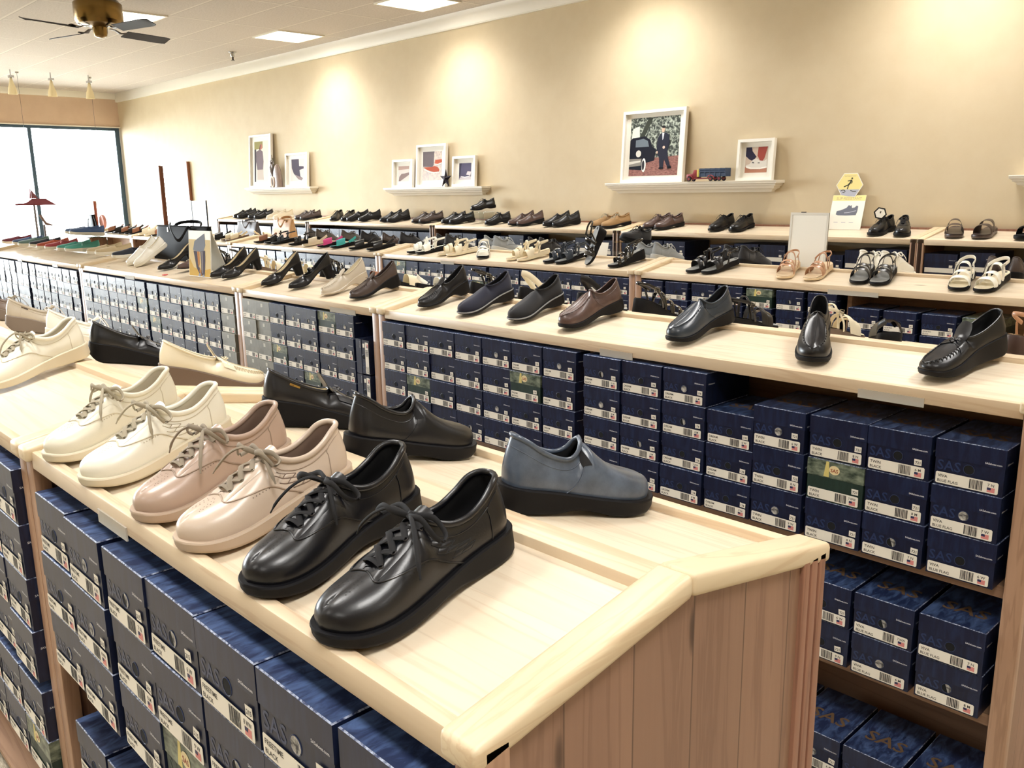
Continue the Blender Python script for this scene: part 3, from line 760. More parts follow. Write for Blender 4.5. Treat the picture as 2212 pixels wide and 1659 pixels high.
    def insole(s):
        m = MB(); rows = []
        for i in range(15):
            c = 0.01+0.82*i/14; a = s.at(s.up[1], c); b = s.at(s.up[-1], c); z = s.zt((a.x+b.x)/2)+0.004
            rows.append([a.lerp(b, k) + V(0, 0, 0) for k in (0.06, 0.3, 0.5, 0.7, 0.94)])
            for p in rows[-1]: p.z = z
        m.grid(rows, flip=(s.sd > 0)); return m
    def topline(s, n=40):
        ca = s.ca
        a = [s.at(s.top[1], i/n) for i in range(n+1)]; b = [s.at(s.top[-1], i/n) for i in range(n-1, 0, -1)]
        return a+b
    def collar(s, r, n=8):
        p = s.topline(max(14, s.q[0]//2)); m = MB()
        m.tube(p, r, r*1.15, n=n, closed=True); return m
    def sole(s, e=0.003, welt=True):
        """rings from the ground up; e = how far the sole stands out beyond the plan"""
        m = MB(); n = max(20, int(s.q[0]*0.8)); idx = [(1, i/n) for i in range(n+1)]+[(-1, i/n) for i in range(n-1, 0, -1)]
        def ring(o, f):
            r = []
            for g, c in idx:
                p = s.at(s.out[g], c); q = p+s.nout(g, c)*o; r.append(V(q.x, q.y, f(p.x)))
            return r
        zb, zt = s.zb, s.zt
        R_ = [ring(e-0.007, zb), ring(e-0.002, lambda x: zb(x)+0.0015), ring(e, lambda x: zb(x)+min(0.006, (zt(x)-zb(x))*0.4)), ring(e, lambda x: zt(x)-min(0.004, (zt(x)-zb(x))*0.3))]
        if welt: R_ += [ring(e+0.0006, lambda x: zt(x)-0.0022), ring(e-0.001, lambda x: zt(x)+0.0004)]
        else: R_ += [ring(e-0.001, lambda x: zt(x))]
        R_.append(ring(-0.012, lambda x: zt(x)))
        m.grid([r+[r[0]] for r in R_], flip=(s.sd < 0))
        for r, fl in ((R_[0], True), (R_[-1], False)):
            for i in range(n):
                a, b = r[i], r[i+1]; c, d = r[-(i+1)] if i+1 < n+0 else r[n], r[-i] if i else r[0]
                m.face([a, b, c, d] if fl == (s.sd < 0) else [d, c, b, a])
        return m
    def strip(s, path, r, n=6, off=0.0008):
        m = MB(); pts = [s.off(g, c, v, off) for g, c, v in path]; ups = [s.N(g, c, v) for g, c, v in path]
        m.tube(pts, r, r*0.8, n=n, up=ups); return m
    def patch(s, m, g, c0, c1, v0, v1, d, nc=6, nv=6, mi=0, sk=0.0, edge=True):
        rows = [[s.off(g, c0+(c1-c0)*i/nc+sk*(v0+(v1-v0)*j/nv-v0), v0+(v1-v0)*j/nv, d) for j in range(nv+1)] for i in range(nc+1)]
        fl = (g*s.sd > 0)
        m.grid(rows, mi, flip=fl)
        return m
    def lat(s, g, b, d):
        """surface coordinate v at lateral distance D from the ridge, at ridge fraction B (B<0 runs back along the throat)"""
        ca = s.ca[g]; c = ca+(1-ca)*max(0.0, b)
        ry = s.at(s.ridge, max(0.0, b)).y
        lo, hi = 0.3, 1.0
        for _ in range(18):
            mid = (lo+hi)/2
            if abs(s.S(g, c, mid).y-ry) > d: lo = mid
            else: hi = mid
        return c, (lo+hi)/2
    def lacing(s, rungs=4, b0=0.06, b1=0.52, half=0.012, bow=1, rl=0.0040, seed=0, bscale=1.0):
        """tongue, facings, eyelets, crossed laces and a bow"""
        r = random.Random(seed); out = {}
        tg = MB(); rows = []
        th0 = s.at(s.ridge, 0.0); back = (s.at(s.ridge, 0.0)-s.at(s.ridge, 0.12)).normalized()
        for i in range(11):
            b = -0.14+(b1+0.16)*i/10
            if b < 0:
                base = th0+back*(abs(b)*s.L*0.42)+V(0, 0, 0.003)
                rows.append([base+V(0, (k-2)*half*0.62, -abs(k-2)**2*0.0016) for k in range(5)])
            else:
                row = []
                for k, (g, d) in enumerate(((1, half*1.15), (1, half*0.6), (1, 0.0002), (-1, half*0.6), (-1, half*1.15))):
                    c, v = s.lat(g, b, d); row.append(s.off(g, c, v, 0.0012))
                if s.sd < 0: row = row[::-1]
                rows.append(row[::-1])
        tg.grid(rows); out['tongue'] = tg
        fc = MB()
        for g in (1, -1):
            rws = []
            for i in range(13):
                b = 0.0+(b1+0.05)*i/12; row = []
                for k in range(5):
                    d = half*(0.62+0.40*k*(0.9 if i < 12 else 0.9)); c, v = s.lat(g, b, d)
                    row.append(s.off(g, c, v, 0.0022 if 0 < k < 4 and 0 < i < 12 else 0.0004))
                rws.append(row)
            fc.grid(rws, flip=(g*s.sd < 0))
        out['eyestay'] = fc
        ey = MB(); lc = MB(); E = {}
        for k in range(rungs):
            b = b0+(b1-b0-0.05)*k/(rungs-1)
            for g in (1, -1):
                c, v = s.lat(g, b, half*1.25); E[g, k] = (s.off(g, c, v, 0.0034), s.N(g, c, v))
                p, n = E[g, k]; t = n.cross(V(1, 0, 0)).normalized(); u = n.cross(t)
                ey.tube([p-n*0.0008+t*(0.0027*math.cos(a))+u*(0.0027*math.sin(a)) for a in [2*math.pi*q/10 for q in range(10)]], 0.0009, n=5, closed=True, up=tuple(n))
        out['eyelet'] = ey
        def span(p0, p1, lift, n=8):
            return [p0.lerp(p1, i/n)+V(0, 0, lift*math.sin(math.pi*i/n)) for i in range(n+1)]
        for k in range(rungs):
            a, b = E[1, k][0], E[-1, k][0]
            if k == rungs-1: lc.tube(span(a, b, 0.004), rl, rl*0.38, n=8)
            if k < rungs-1:
                lc.tube(span(a, E[-1, k+1][0], 0.0055), rl, rl*0.38, n=8); lc.tube(span(b, E[1, k+1][0], 0.0035), rl, rl*0.38, n=8)
        kn = (E[1, 0][0]+E[-1, 0][0])/2+V(-0.002, 0, 0.010)
        lc.tube(span(E[1, 0][0], kn, 0.003, 5), rl, rl*0.5, n=8); lc.tube(span(E[-1, 0][0], kn, 0.003, 5), rl, rl*0.5, n=8)
        lc.tube([kn+V(-0.006, 0, 0.001), kn+V(0, 0.001, 0.004), kn+V(0.006, 0, 0.001)], rl*1.35, rl*1.2, n=8, taper=[.7, 1.1, .7])
        if bow:
            for g in (1, -1):
                ln = r.uniform(0.046, 0.062)*bscale; dr = r.uniform(0.010, 0.03)
                lp = [(0, 0, 0), (.012, .25*ln, .010), (.012, .6*ln, .012), (.006, .92*ln, .004-dr*.3), (.0, 1.0*ln, -dr*.5), (-.012, .9*ln, -dr*.35), (-.010, .55*ln, .004), (-.004, .2*ln, .004), (0, 0, 0)]
                lc.tube(cr([kn+V(x+0.3*abs(y)*r.uniform(.0, .5), y*g, z) for x, y, z in lp], 26), rl, rl*0.42, n=8, up=(1, 0, 0.4))
                e1 = r.uniform(.055, .085)*bscale; fx = r.uniform(-0.02, .05)
                tl = [(0, 0, 0), (.008+fx*.2, .25*e1, .012), (.014+fx*.5, .55*e1, .004), (.02+fx*.8, .8*e1, -.012-r.uniform(0, .006)), (.022+fx, .93*e1, -.026-r.uniform(0, .012))]
                pts = cr([kn+V(x, y*g, z) for x, y, z in tl], 16)
                lc.tube(pts, rl*0.72, rl*0.5, n=8, taper=[1]*15+[.55, .5])
        out['laces'] = lc
        return out

LZ = {
 'oxford': dict(L=.285, W=.104, ins=.004, bulge=.006, zt=[(0, .038), (.25, .035), (.5, .027), (.75, .021), (.9, .022), (1, .027)], zb=[(0, .007), (.06, .0005), (.28, .001), (.42, .005), (.58, .002), (.74, 0), (.87, .003), (1, .010)],
     top=[(.022, 0, .104), (.04, .13, .1045), (.09, .215, .101), (.17, .255, .088), (.26, .265, .0795), (.35, .25, .081), (.42, .19, .090), (.452, .10, .0965), (.46, 0, .098)],
     ridge=[(.46, .098), (.52, .092), (.60, .079), (.70, .066), (.80, .060), (.88, .055), (.925, .049)], attach=.47),
 'gore': dict(L=.270, W=.102, ins=.006, bulge=.006, zt=[(0, .040), (.25, .036), (.5, .030), (.75, .026), (.9, .026), (1, .030)], zb=[(0, .006), (.06, .0005), (.3, .001), (.42, .007), (.55, .005), (.66, 0), (.86, .002), (1, .010)],
     top=[(.03, 0, .113), (.05, .12, .112), (.11, .20, .105), (.19, .235, .093), (.28, .245, .085), (.36, .23, .083), (.42, .18, .091), (.45, .10, .106), (.455, 0, .113)],
     ridge=[(.455, .113), (.52, .097), (.60, .081), (.70, .070), (.80, .064), (.88, .059), (.925, .052)], attach=.46),
 'wedge': dict(L=.250, W=.090, ins=.002, bulge=.004, moc=1, zt=[(0, .052), (.25, .047), (.5, .036), (.75, .024), (.9, .022), (1, .028)], zb=[(0, .018), (.05, .006), (.10, .0005), (.3, 0), (.7, 0), (.85, .003), (1, .014)],
     top=[(.02, 0, .106), (.035, .14, .104), (.09, .23, .098), (.18, .275, .089), (.30, .285, .079), (.40, .26, .073), (.47, .20, .071), (.50, .11, .073), (.505, 0, .075)],
     ridge=[(.505, .075), (.56, .070), (.64, .062), (.74, .054), (.84, .049), (.93, .043)], attach=.51),
 'stretch': dict(L=.258, W=.090, ins=.003, bulge=.004, zt=[(0, .044), (.25, .038), (.5, .025), (.75, .016), (.9, .017), (1, .022)], zb=[(0, .006), (.05, .0005), (.25, .001), (.42, .008), (.58, .004), (.70, 0), (.86, .003), (1, .011)],
     top=[(.015, 0, .108), (.03, .13, .107), (.09, .21, .099), (.18, .25, .088), (.28, .25, .081), (.37, .21, .079), (.42, .12, .082), (.435, 0, .084)],
     ridge=[(.435, .084), (.52, .075), (.62, .065), (.72, .058), (.82, .053), (.88, .049), (.93, .043)], attach=.44),
 'mocslip': dict(L=.265, W=.094, ins=.003, bulge=.005, moc=1, zt=[(0, .044), (.25, .039), (.5, .028), (.75, .019), (.9, .020), (1, .026)], zb=[(0, .006), (.05, .0005), (.25, .001), (.42, .008), (.56, .004), (.70, 0), (.86, .003), (1, .012)],
     top=[(.02, 0, .112), (.04, .12, .1105), (.10, .20, .102), (.18, .235, .091), (.27, .24, .084), (.35, .22, .083), (.41, .16, .091), (.44, .085, .100), (.445, 0, .103)],
     ridge=[(.445, .103), (.52, .092), (.62, .077), (.72, .066), (.82, .059), (.88, .055), (.93, .049)], attach=.45),
 'pump': dict(L=.240, W=.080, ins=.002, bulge=.002, slim=1, zt=[(0, .068), (.12, .065), (.3, .052), (.48, .026), (.64, .009), (.8, .008), (1, .012)], zb=[(0, .061), (.12, .058), (.3, .045), (.48, .019), (.62, .002), (.8, .001), (1, .006)],
     top=[(.01, 0, .122), (.025, .14, .120), (.09, .24, .111), (.2, .29, .094), (.34, .31, .070), (.48, .32, .052), (.58, .28, .046), (.63, .16, .047), (.64, 0, .048)],
     ridge=[(.64, .048), (.70, .044), (.78, .039), (.86, .034), (.92, .030), (.955, .026)], attach=.63),
 'heelmoc': dict(L=.245, W=.084, ins=.002, bulge=.003, moc=1, zt=[(0, .056), (.15, .052), (.32, .040), (.5, .023), (.68, .013), (.85, .012), (1, .017)], zb=[(0, .001), (.10, 0), (.22, .0), (.30, .012), (.45, .010), (.60, .001), (.8, .001), (1, .008)],
     top=[(.015, 0, .116), (.03, .13, .1145), (.09, .22, .106), (.18, .265, .092), (.30, .275, .077), (.40, .25, .068), (.46, .18, .070), (.49, .10, .077), (.495, 0, .080)],
     ridge=[(.495, .080), (.56, .070), (.65, .058), (.75, .047), (.85, .041), (.93, .036)], attach=.50),
 'canvas': dict(L=.255, W=.092, ins=.003, bulge=.004, zt=[(0, .028), (.5, .024), (.8, .023), (1, .026)], zb=[(0, .004), (.06, 0), (.8, 0), (1, .007)],
     top=[(.02, 0, .078), (.04, .15, .077), (.10, .23, .072), (.2, .27, .064), (.3, .28, .059), (.38, .25, .059), (.43, .15, .065), (.445, 0, .068)],
     ridge=[(.445, .068), (.55, .062), (.68, .054), (.8, .049), (.93, .043)], attach=.45),
 'sneaker': dict(L=.285, W=.108, ins=.005, bulge=.006, zt=[(0, .042), (.25, .037), (.5, .031), (.75, .027), (.9, .030), (1, .038)], zb=[(0, .012), (.07, .0005), (.3, 0), (.7, 0), (.86, .005), (1, .018)],
     top=[(.025, 0, .118), (.045, .12, .117), (.10, .19, .108), (.18, .22, .097), (.27, .23, .093), (.34, .21, .099), (.39, .14, .108), (.41, 0, .113)],
     ridge=[(.41, .113), (.48, .105), (.58, .092), (.70, .077), (.80, .069), (.88, .064), (.925, .058)], attach=.42),
 'derby': dict(L=.295, W=.108, ins=.005, bulge=.006, zt=[(0, .034), (.25, .031), (.5, .025), (.75, .021), (1, .027)], zb=[(0, .005), (.06, 0), (.26, .0), (.34, .010), (.5, .008), (.64, 0), (.86, .003), (1, .011)],
     top=[(.025, 0, .108), (.045, .12, .107), (.10, .19, .100), (.18, .22, .090), (.27, .23, .085), (.34, .21, .090), (.39, .13, .100), (.41, 0, .104)],
     ridge=[(.41, .104), (.48, .098), (.58, .086), (.70, .073), (.80, .067), (.88, .062), (.925, .055)], attach=.42),
 'footbed': dict(L=.262, W=.098, ins=.003, zt=[(0, .034), (.1, .031), (.3, .030), (.5, .024), (.75, .018), (.92, .019), (1, .023)], zb=[(0, .005), (.06, 0), (.8, 0), (1, .008)], top=[(.02, 0, .05), (.1, .2, .05), (.4, 0, .05)], ridge=[(.4, .05), (.9, .04)]),
 'wedgebed': dict(L=.245, W=.088, ins=.003, zt=[(0, .060), (.1, .057), (.3, .048), (.5, .032), (.72, .017), (.9, .016), (1, .020)], zb=[(0, .006), (.06, 0), (.8, 0), (1, .006)], top=[(.02, 0, .07), (.1, .2, .07), (.4, 0, .06)], ridge=[(.4, .05), (.9, .04)]),
 'slidebed': dict(L=.285, W=.112, ins=.003, zt=[(0, .034), (.1, .031), (.3, .030), (.5, .027), (.75, .024), (.92, .027), (1, .030)], zb=[(0, .004), (.06, 0), (.8, 0), (1, .008)], top=[(.02, 0, .05), (.1, .2, .05), (.4, 0, .05)], ridge=[(.4, .05), (.9, .04)]),
}
Q_HERO, Q_MID, Q_LOW = (64, 18), (40, 12), (26, 9)
_sh = {}
def seam_path(g, pts, n=26):
    P = cr([(c, v, 0) for c, v in pts], n); return [(g, min(1, max(0, p.x)), min(1, max(0, p.y))) for p in P]
def arch(last, x, w, h, lean=0.0, thick=0.0026, spread=1.0, tw=0.0, n=14, lift=0.0):
    """one strap over the foot at fraction x: W wide along the foot, apex H above the footbed"""
    m = MB(); L = last.L; rows = []; inner = []
    for i in range(n+1):
        a = math.pi*i/n; row = []; ri = []
        for k in range(5):
            xx = x+(k/4-0.5)*w/L+tw*(i/n-0.5)
            cA = min(range(last.NC+1), key=lambda q: abs(last.out[1][q].x-xx*L)+(9 if q > last.NC*.85 else 0)); cB = min(range(last.NC+1), key=lambda q: abs(last.out[-1][q].x-xx*L)+(9 if q > last.NC*.85 else 0))
            A, B = last.out[1][cA], last.out[-1][cB]; mid = (A+B)/2; hw = (A-B)/2
            z0 = last.zt(xx*L)-0.003; ca = math.cos(a); sa = math.sin(a)
            sgn = 1 if ca >= 0 else -1
            y = hw*(sgn*abs(ca)**0.75)*spread; zz = h*(sa**0.8)
            hh = 1.0-0.06*(k/4-0.5)**2
            p = V(xx*L+lean*zz, mid.y+y.y, z0+zz*hh+lift)
            dirn = V(0, y.y, zz*0.9+1e-4).normalized()
            row.append(p+dirn*thick*(1 if 0 < k < 4 else 0.5)); ri.append(p)
        rows.append(row); inner.append(ri)
    f = last.sd > 0
    m.grid(rows, flip=not f); m.grid(inner, flip=f)
    m.grid([[a[0], b[0]] for a, b in zip(rows, inner)], flip=f); m.grid([[a[-1], b[-1]] for a, b in zip(rows, inner)], flip=not f)
    return m
def loop_strap(last, z_back, z_side, x_att, w=0.012, thick=0.0022, back=-0.004, wide=0.36):
    """heel strap: from both sides at x_att round the back of the heel"""
    L, W = last.L, last.W
    pts = [(x_att*L, wide*W, z_side), (x_att*L*0.6, wide*W*0.98, z_side*0.5+z_back*0.5+0.002), (0.10*L, wide*W*0.82, z_back), (0.02*L+back, wide*W*0.42, z_back+0.002), (back, 0, z_back+0.003)]
    pts = pts+[(x, -y, z) for x, y, z in pts[-2::-1]]
    m = MB(); m.tube(cr(pts, 34), thick, w/2, n=10, up=(0, 0, 1)); return m
def riser(last, xa, za, xb, zb_, g, w=0.010, thick=0.002, wide=0.47):
    W, L = last.W, last.L; m = MB()
    y0 = 0.43*W*g*last.sd; y1 = wide*0.8*W*g*last.sd
    m.tube(cr([(xa*L, y0, za), ((xa*0.6+xb*0.4)*L, y0*1.06, za*0.5+zb_*0.5), (xb*L, y1, zb_)], 10), thick, w/2, n=8, up=(1, 0, 0.3)); return m
def buckle(c, sz=0.011, ax=(1, 0, 0), ay=(0, 0, 1)):
    m = MB(); c, ax, ay = Vector(c), Vector(ax), Vector(ay)
    m.tube([c+ax*(sz*x)+ay*(sz*0.8*y) for x, y in ((-1, -1), (1, -1), (1, 1), (-1, 1))], 0.0012, n=6, closed=True, up=tuple(ax.cross(ay)))
    m.tube([c-ax*sz, c+ax*sz*0.9], 0.0009, n=5, up=tuple(ax.cross(ay)))
    return m
def shoe_meshes(typ, side, q, seed=0):
    """-> list of (part name, mesh, role)"""
    key = (typ, side, q, seed)
    if key in _sh: return _sh[key]
    out = []
    def add(name, mb, role, smooth=50): out.append((name, mb.mesh(name, 1, smooth=smooth), role))
    hero, mid = q == Q_HERO, q == Q_MID
    base = {'oxford': 'oxford', 'gore': 'gore', 'wedgemoc': 'wedge', 'wedgelace': 'wedge', 'wedgebow': 'wedge', 'stretch': 'stretch', 'mocslip': 'mocslip', 'pump': 'pump', 'pumploafer': 'pump', 'maryjane': 'pump',
            'heelmoc': 'heelmoc', 'canvas': 'canvas', 'sneaker': 'sneaker', 'derby': 'derby', 'slipper': 'mocslip', 'strapsandal': 'footbed', 'slide': 'footbed', 'threestrap': 'footbed', 'tslide': 'slidebed', 'wedgesandal': 'wedgebed', 'wedgeslide': 'wedgebed'}[typ]
    ls = Last(LZ[base], side, q); L, W = ls.L, ls.W
    if base in ('footbed', 'wedgebed', 'slidebed'):
        add('sole', ls.sole(0.001, False), 'sole')
        fb = MB(); rows = []
        for i in range(25):
            c = 0.004+0.992*i/24; a, b = ls.at(ls.out[1], c), ls.at(ls.out[-1], c); r = []
            for k in range(7):
                p = a.lerp(b, 0.04+0.92*k/6); e = 4*(k/6)*(1-k/6)
                p.z = ls.zt(p.x)+0.0028-0.0025*e*(1-sm(.75, .95, p.x/L)); r.append(p)
            rows.append(r)
        fb.grid(rows, flip=side > 0); add('footbed', fb, 'insole')
        z = ls.zt
        if typ == 'strapsandal':
            add('toe_strap', arch(ls, .68, .036, .050, lean=-.1, tw=-.03), 'upper'); add('instep_strap', arch(ls, .565, .030, .060, lean=-.15, tw=.05), 'upper')
            if mid:
                kn = MB(); kn.tube([(.63*L, W*.26*k/4, z(.63*L)+.054-.0012*k*k) for k in range(-4, 5)], .004, .0022, n=8, up=(0, 0, 1)); add('strap_overlay', kn, 'upper')
            ab = arch(ls, .34, .013, .083, lean=-.22, thick=.003, spread=.80); add('ankle_strap', ab, 'upper')
            add('heel_strap', loop_strap(ls, z(0)+.058, z(.3*L)+.052, .36), 'upper')
            for g in (1, -1): add('side_strap', riser(ls, .40, z(.4*L)-.002, .27, z(.3*L)+.054, g), 'upper')
            add('buckle', buckle((.31*L, -.40*W*side, z(.3*L)+.055)), 'metal')
        elif typ == 'threestrap':
            for k, (x, w, h) in enumerate(((.73, .034, .044), (.58, .030, .056), (.40, .026, .078))): add('strap', arch(ls, x, w, h, lean=-.08*k, spread=.96), 'upper')
            add('heel_strap', loop_strap(ls, z(0)+.062, z(.3*L)+.062, .40, w=.018), 'upper')
            for g in (1, -1): add('side_strap', riser(ls, .46, z(.45*L)-.002, .36, z(.3*L)+.064, g, w=.02), 'upper')
            add('buckle', buckle((.40*L, -.42*W*side, z(.3*L)+.060), .012), 'metal')
        elif typ == 'slide':
            vp = arch(ls, .60, .085, .052, lean=-.16, spread=1.0); add('vamp_strap', vp, 'upper')
            sl = MB()
            for k in range(3): sl.tube([((.52+.055*k)*L+.01*j, (.14+.05*j)*W*(-side), z(.55*L)+.0535-.003*k-.0062*j) for j in range(4)], .0035, .0012, n=6)
            add('cutout', sl, 'insole')
            qb = MB(); qb.tube(cr([(.30*L, .36*W*side, z(.3*L)+.004), (.14*L, .34*W*side, z(.1*L)+.022), (.03*L, .16*W*side, z(0)+.034)], 10), .0025, .011, n=8); add('side_panel', qb, 'upper')
        elif typ == 'tslide':
            add('toe_strap', arch(ls, .66, .052, .058, lean=-.12, tw=.06), 'upper'); add('instep_strap', arch(ls, .45, .048, .076, lean=-.10, tw=-.04), 'upper')
        elif typ == 'wedgesandal':
            add('toe_strap', arch(ls, .74, .024, .040, tw=.05), 'upper'); add('vamp_strap', arch(ls, .62, .022, .050, lean=-.1, tw=-.06), 'upper')
            add('instep_strap', arch(ls, .46, .016, .062, lean=-.15), 'upper')
            add('heel_strap', loop_strap(ls, z(0)+.052, z(.25*L)+.044, .34, wide=.33), 'upper')
            for g in (1, -1): add('side_strap', riser(ls, .42, z(.42*L), .27, z(.25*L)+.045, g), 'upper')
            add('buckle', buckle((.26*L, -.36*W*side, z(.25*L)+.046)), 'metal')
        else:
            add('vamp_strap', arch(ls, .60, .078, .050, lean=-.14), 'upper')
            qb = MB()
            for g in (1, -1): qb.tube(cr([(.42*L, .40*W*g, z(.42*L)+.012), (.25*L, .37*W*g, z(.25*L)+.034), (.07*L, .22*W*g, z(0)+.052), (-.01*L, 0, z(0)+.056)], 14), .0024, .012, n=8)
            add('heel_strap', qb, 'upper')
        _sh[key] = out; return out
    # closed shoes
    hasheel = base in ('pump', )
    add('sole', ls.sole(0.003 if base in ('oxford', 'gore', 'derby', 'sneaker') else 0.001, base not in ('pump',)), 'sole')
    if base == 'pump':
        hb = MB(); rows = []
        chunk = typ != 'pump'
        for k in range(7):
            t = k/6; zz0 = ls.zb(.05*L)*(1-t); r = []
            for a in range(17):
                an = 2*math.pi*a/16; cx = (.115 - .02*t)*L; rx = (.125-.03*t)*L if chunk else (.115-.045*t)*L; ry = (.335-.07*t)*W if chunk else (.33-.12*t)*W
                x = cx+rx*math.cos(an)*(1 if math.cos(an) < 0 else 0.85); x = max(x, .004*L+.006*t)
                r.append(V(x, ry*math.sin(an), max(0.0, (ls.zb(max(0, x))+.002)*(1-t))))
            rows.append(r)
        hb.grid(rows); hb.face(rows[-1][:-1]); add('heel', hb, 'sole', 40)
    add('upper', ls.upper(), 'upper', 180)
    add('lining', ls.lining(), 'lining', 180)
    add('insole', ls.insole(), 'insole', 180)
    add('collar', ls.collar({'oxford': .0042, 'sneaker': .005, 'derby': .0045, 'gore': .0034}.get(base, .0024)), 'collar')
    if typ == 'stretch':
        n = max(20, int(q[0]*.8)); md = MB()
        md.tube([ls.at(ls.out[1], i/n)+ls.nout(1, i/n)*.0012+V(0, 0, ls.zt(ls.at(ls.out[1], i/n).x)-.0035) for i in range(n+1)]+[ls.at(ls.out[-1], i/n)+ls.nout(-1, i/n)*.0012+V(0, 0, ls.zt(ls.at(ls.out[-1], i/n).x)-.0035) for i in range(n-1, 0, -1)], .0018, .0026, n=6, closed=True)
        add('midsole_stripe', md, 'trim')
    if typ in ('mocslip', 'wedgemoc', 'heelmoc', 'wedgebow') and q != Q_LOW:
        ms = MB()
        for g in (1, -1):
            ca = ls.ca[g]; c0 = ca-0.015 if typ != 'mocslip' else ca+.06
            pth = [(g, c0+(1-c0)*i/24, .62+(.05*(1-sm(c0, c0+.15, c0+(1-c0)*i/24)))) for i in range(25)]
            pts = [ls.off(*p, .0008) for p in pth]; ms.tube(pts, .0011, .0009, n=6, up=[ls.N(*p) for p in pth])
            nst = 16 if hero else 12
            for k in range(nst):
                c = ca+.09+(1-ca-.09)*k/(nst-0.5); w = .13 if typ != 'mocslip' else .05
                pp = [(g, min(1, c+.004*math.sin(k)), .62-w*j/4) for j in range(5)]
                ms.tube([ls.off(*p, .0007) for p in pp], .0021 if typ != 'mocslip' else .0012, .0015, n=6, up=[ls.N(*p) for p in pp], taper=[1, 1.1, 1, .7, .25])
        add('moccasin_seam', ms, 'upper2')
    if typ in ('gore', 'mocslip', 'slipper'):
        gm = MB()
        for g in (1, -1):
            ca = ls.ca[g]; ls.patch(gm, g, ca-.005, ca+.04, .42 if typ == 'gore' else .5, .985, .0014, 4, 10, sk=-.13)
        add('elastic_gore', gm, 'trim')
        sm_ = MB()
        for g in (1, -1):
            ca = ls.ca[g]; pp = seam_path(g, [(ca-.03, .985), (ca-.0, .7), (ca+.005, .44), (ca-.05, .2), (ca-.10, 0)], 16)
            sm_.tube([ls.off(*p, .0006) for p in pp], .001, .0008, n=6, up=[ls.N(*p) for p in pp])
            pp = seam_path(g, [(.012, .80), (.10, .76), (.22, .72), (ca-.10, .66), (ca-.03, .60)], 16)
            sm_.tube([ls.off(*p, .0004) for p in pp], .0008, .0006, n=5, up=[ls.N(*p) for p in pp])
        add('seam', sm_, 'upper2')
        if typ == 'mocslip' and mid:
            cs = MB(); pp = [(1, ls.ca[1]+(1-ls.ca[1])*i/14, 1.0) for i in range(0, 13)]
            cs.tube([ls.S(*p)+V(0, 0, .0004) for p in pp], .0009, .0007, n=5); add('centre_seam', cs, 'upper2')
    if typ in ('wedgemoc', 'heelmoc', 'wedgebow'):
        sd = MB()
        for g in (1, -1):
            ca = ls.ca[g]; ls.patch(sd, g, ca+.055, ca+.155, .40, 1.0, .0022, 5, 10, sk=-.05)
        add('saddle_strap', sd, 'upper')
        tn = MB(); th = ls.at(ls.ridge, 0); bk = (ls.at(ls.ridge, 0)-ls.at(ls.ridge, .15)).normalized()
        rows = []
        for i in range(7):
            t = i/6; c_ = ls.at(ls.ridge, .14*(1-t/.45)) if t < .45 else th+(V(-.62, 0, .78) if typ != 'heelmoc' else bk)*((.034 if typ != 'heelmoc' else .02)*(t-.45)/.55)+V(0, 0, .001)
            w_ = .017+.006*t-.012*max(0, t-.75)*3
            rows.append([c_+V(0, w_*k/3, .0025-.0007*k*k*(1-t*.5)) for k in range(-3, 4)])
        tn.grid(rows); tn.grid([[p-V(0, 0, .0018) for p in r] for r in rows], flip=True); add('tongue_flap', tn, 'upper')
        bw = MB(); k0 = ls.at(ls.ridge, .20)+V(0, 0, .0045)
        if typ == 'wedgebow':
            bw.tube([k0+V(0, -.014, 0), k0+V(.004, -.007, .004), k0+V(0, 0, .001), k0+V(.004, .007, .004), k0+V(0, .014, 0)], .0018, n=8, up=(0, 0, 1)); bw.tube([k0+V(.004, -.012, .001), k0+V(-.002, 0, .004), k0+V(.004, .012, .001)], .0015, n=8)
            add('metal_bit', bw, 'metal')
        else:
            for g in (1, -1): bw.tube(cr([k0, k0+V(.006, .010*g, .004), k0+V(0, .017*g, .001), k0+V(-.005, .010*g, .003), k0], 12), .0018, .0010, n=6)
            add('bow', bw, 'upper2')
    if base == 'wedge':
        tb = MB(); ls.patch(tb, -1, .17, .24, .80, .90, .0008, 4, 3); add('side_tab', tb, 'tab')
        tx = MB(); p0, p1, p2 = ls.off(-1, .175, .815, .0014), ls.off(-1, .235, .815, .0014), ls.off(-1, .175, .89, .0014)
        if side < 0: p0, p1 = p1, p0
        tx.text('SAS', p0+(p1-p0)*.12, (p2-p0).length*.95, (p1-p0).normalized(), (p2-p0).normalized(), 0, 'l', (p1-p0).length*.8); add('tab_lettering', tx, 'tabink', 0)
    if typ in ('pumploafer',):
        sd = MB()
        for g in (1, -1): ls.patch(sd, g, ls.ca[g]+.03, ls.ca[g]+.12, .3, 1.0, .002, 4, 8)
        add('saddle_strap', sd, 'upper'); add('buckle', buckle(ls.at(ls.ridge, .16)+V(0, 0, .004), .009, (1, 0, -.3), (0, 1, 0)), 'metal')
    if typ == 'maryjane':
        st = MB(); ca = ls.ca[1]
        pa, pb = ls.S(1, ca*.66, .93), ls.S(-1, ca*.66, .93)
        st.tube([pa.lerp(pb, i/10)+V(.012*math.sin(math.pi*i/10), 0, .020*math.sin(math.pi*i/10)) for i in range(11)], .007, .0016, n=8, up=(.3, 0, 1)); add('instep_strap', st, 'upper'); add('buckle', buckle(pa.lerp(pb, .14)+V(.004, 0, .012)), 'metal')
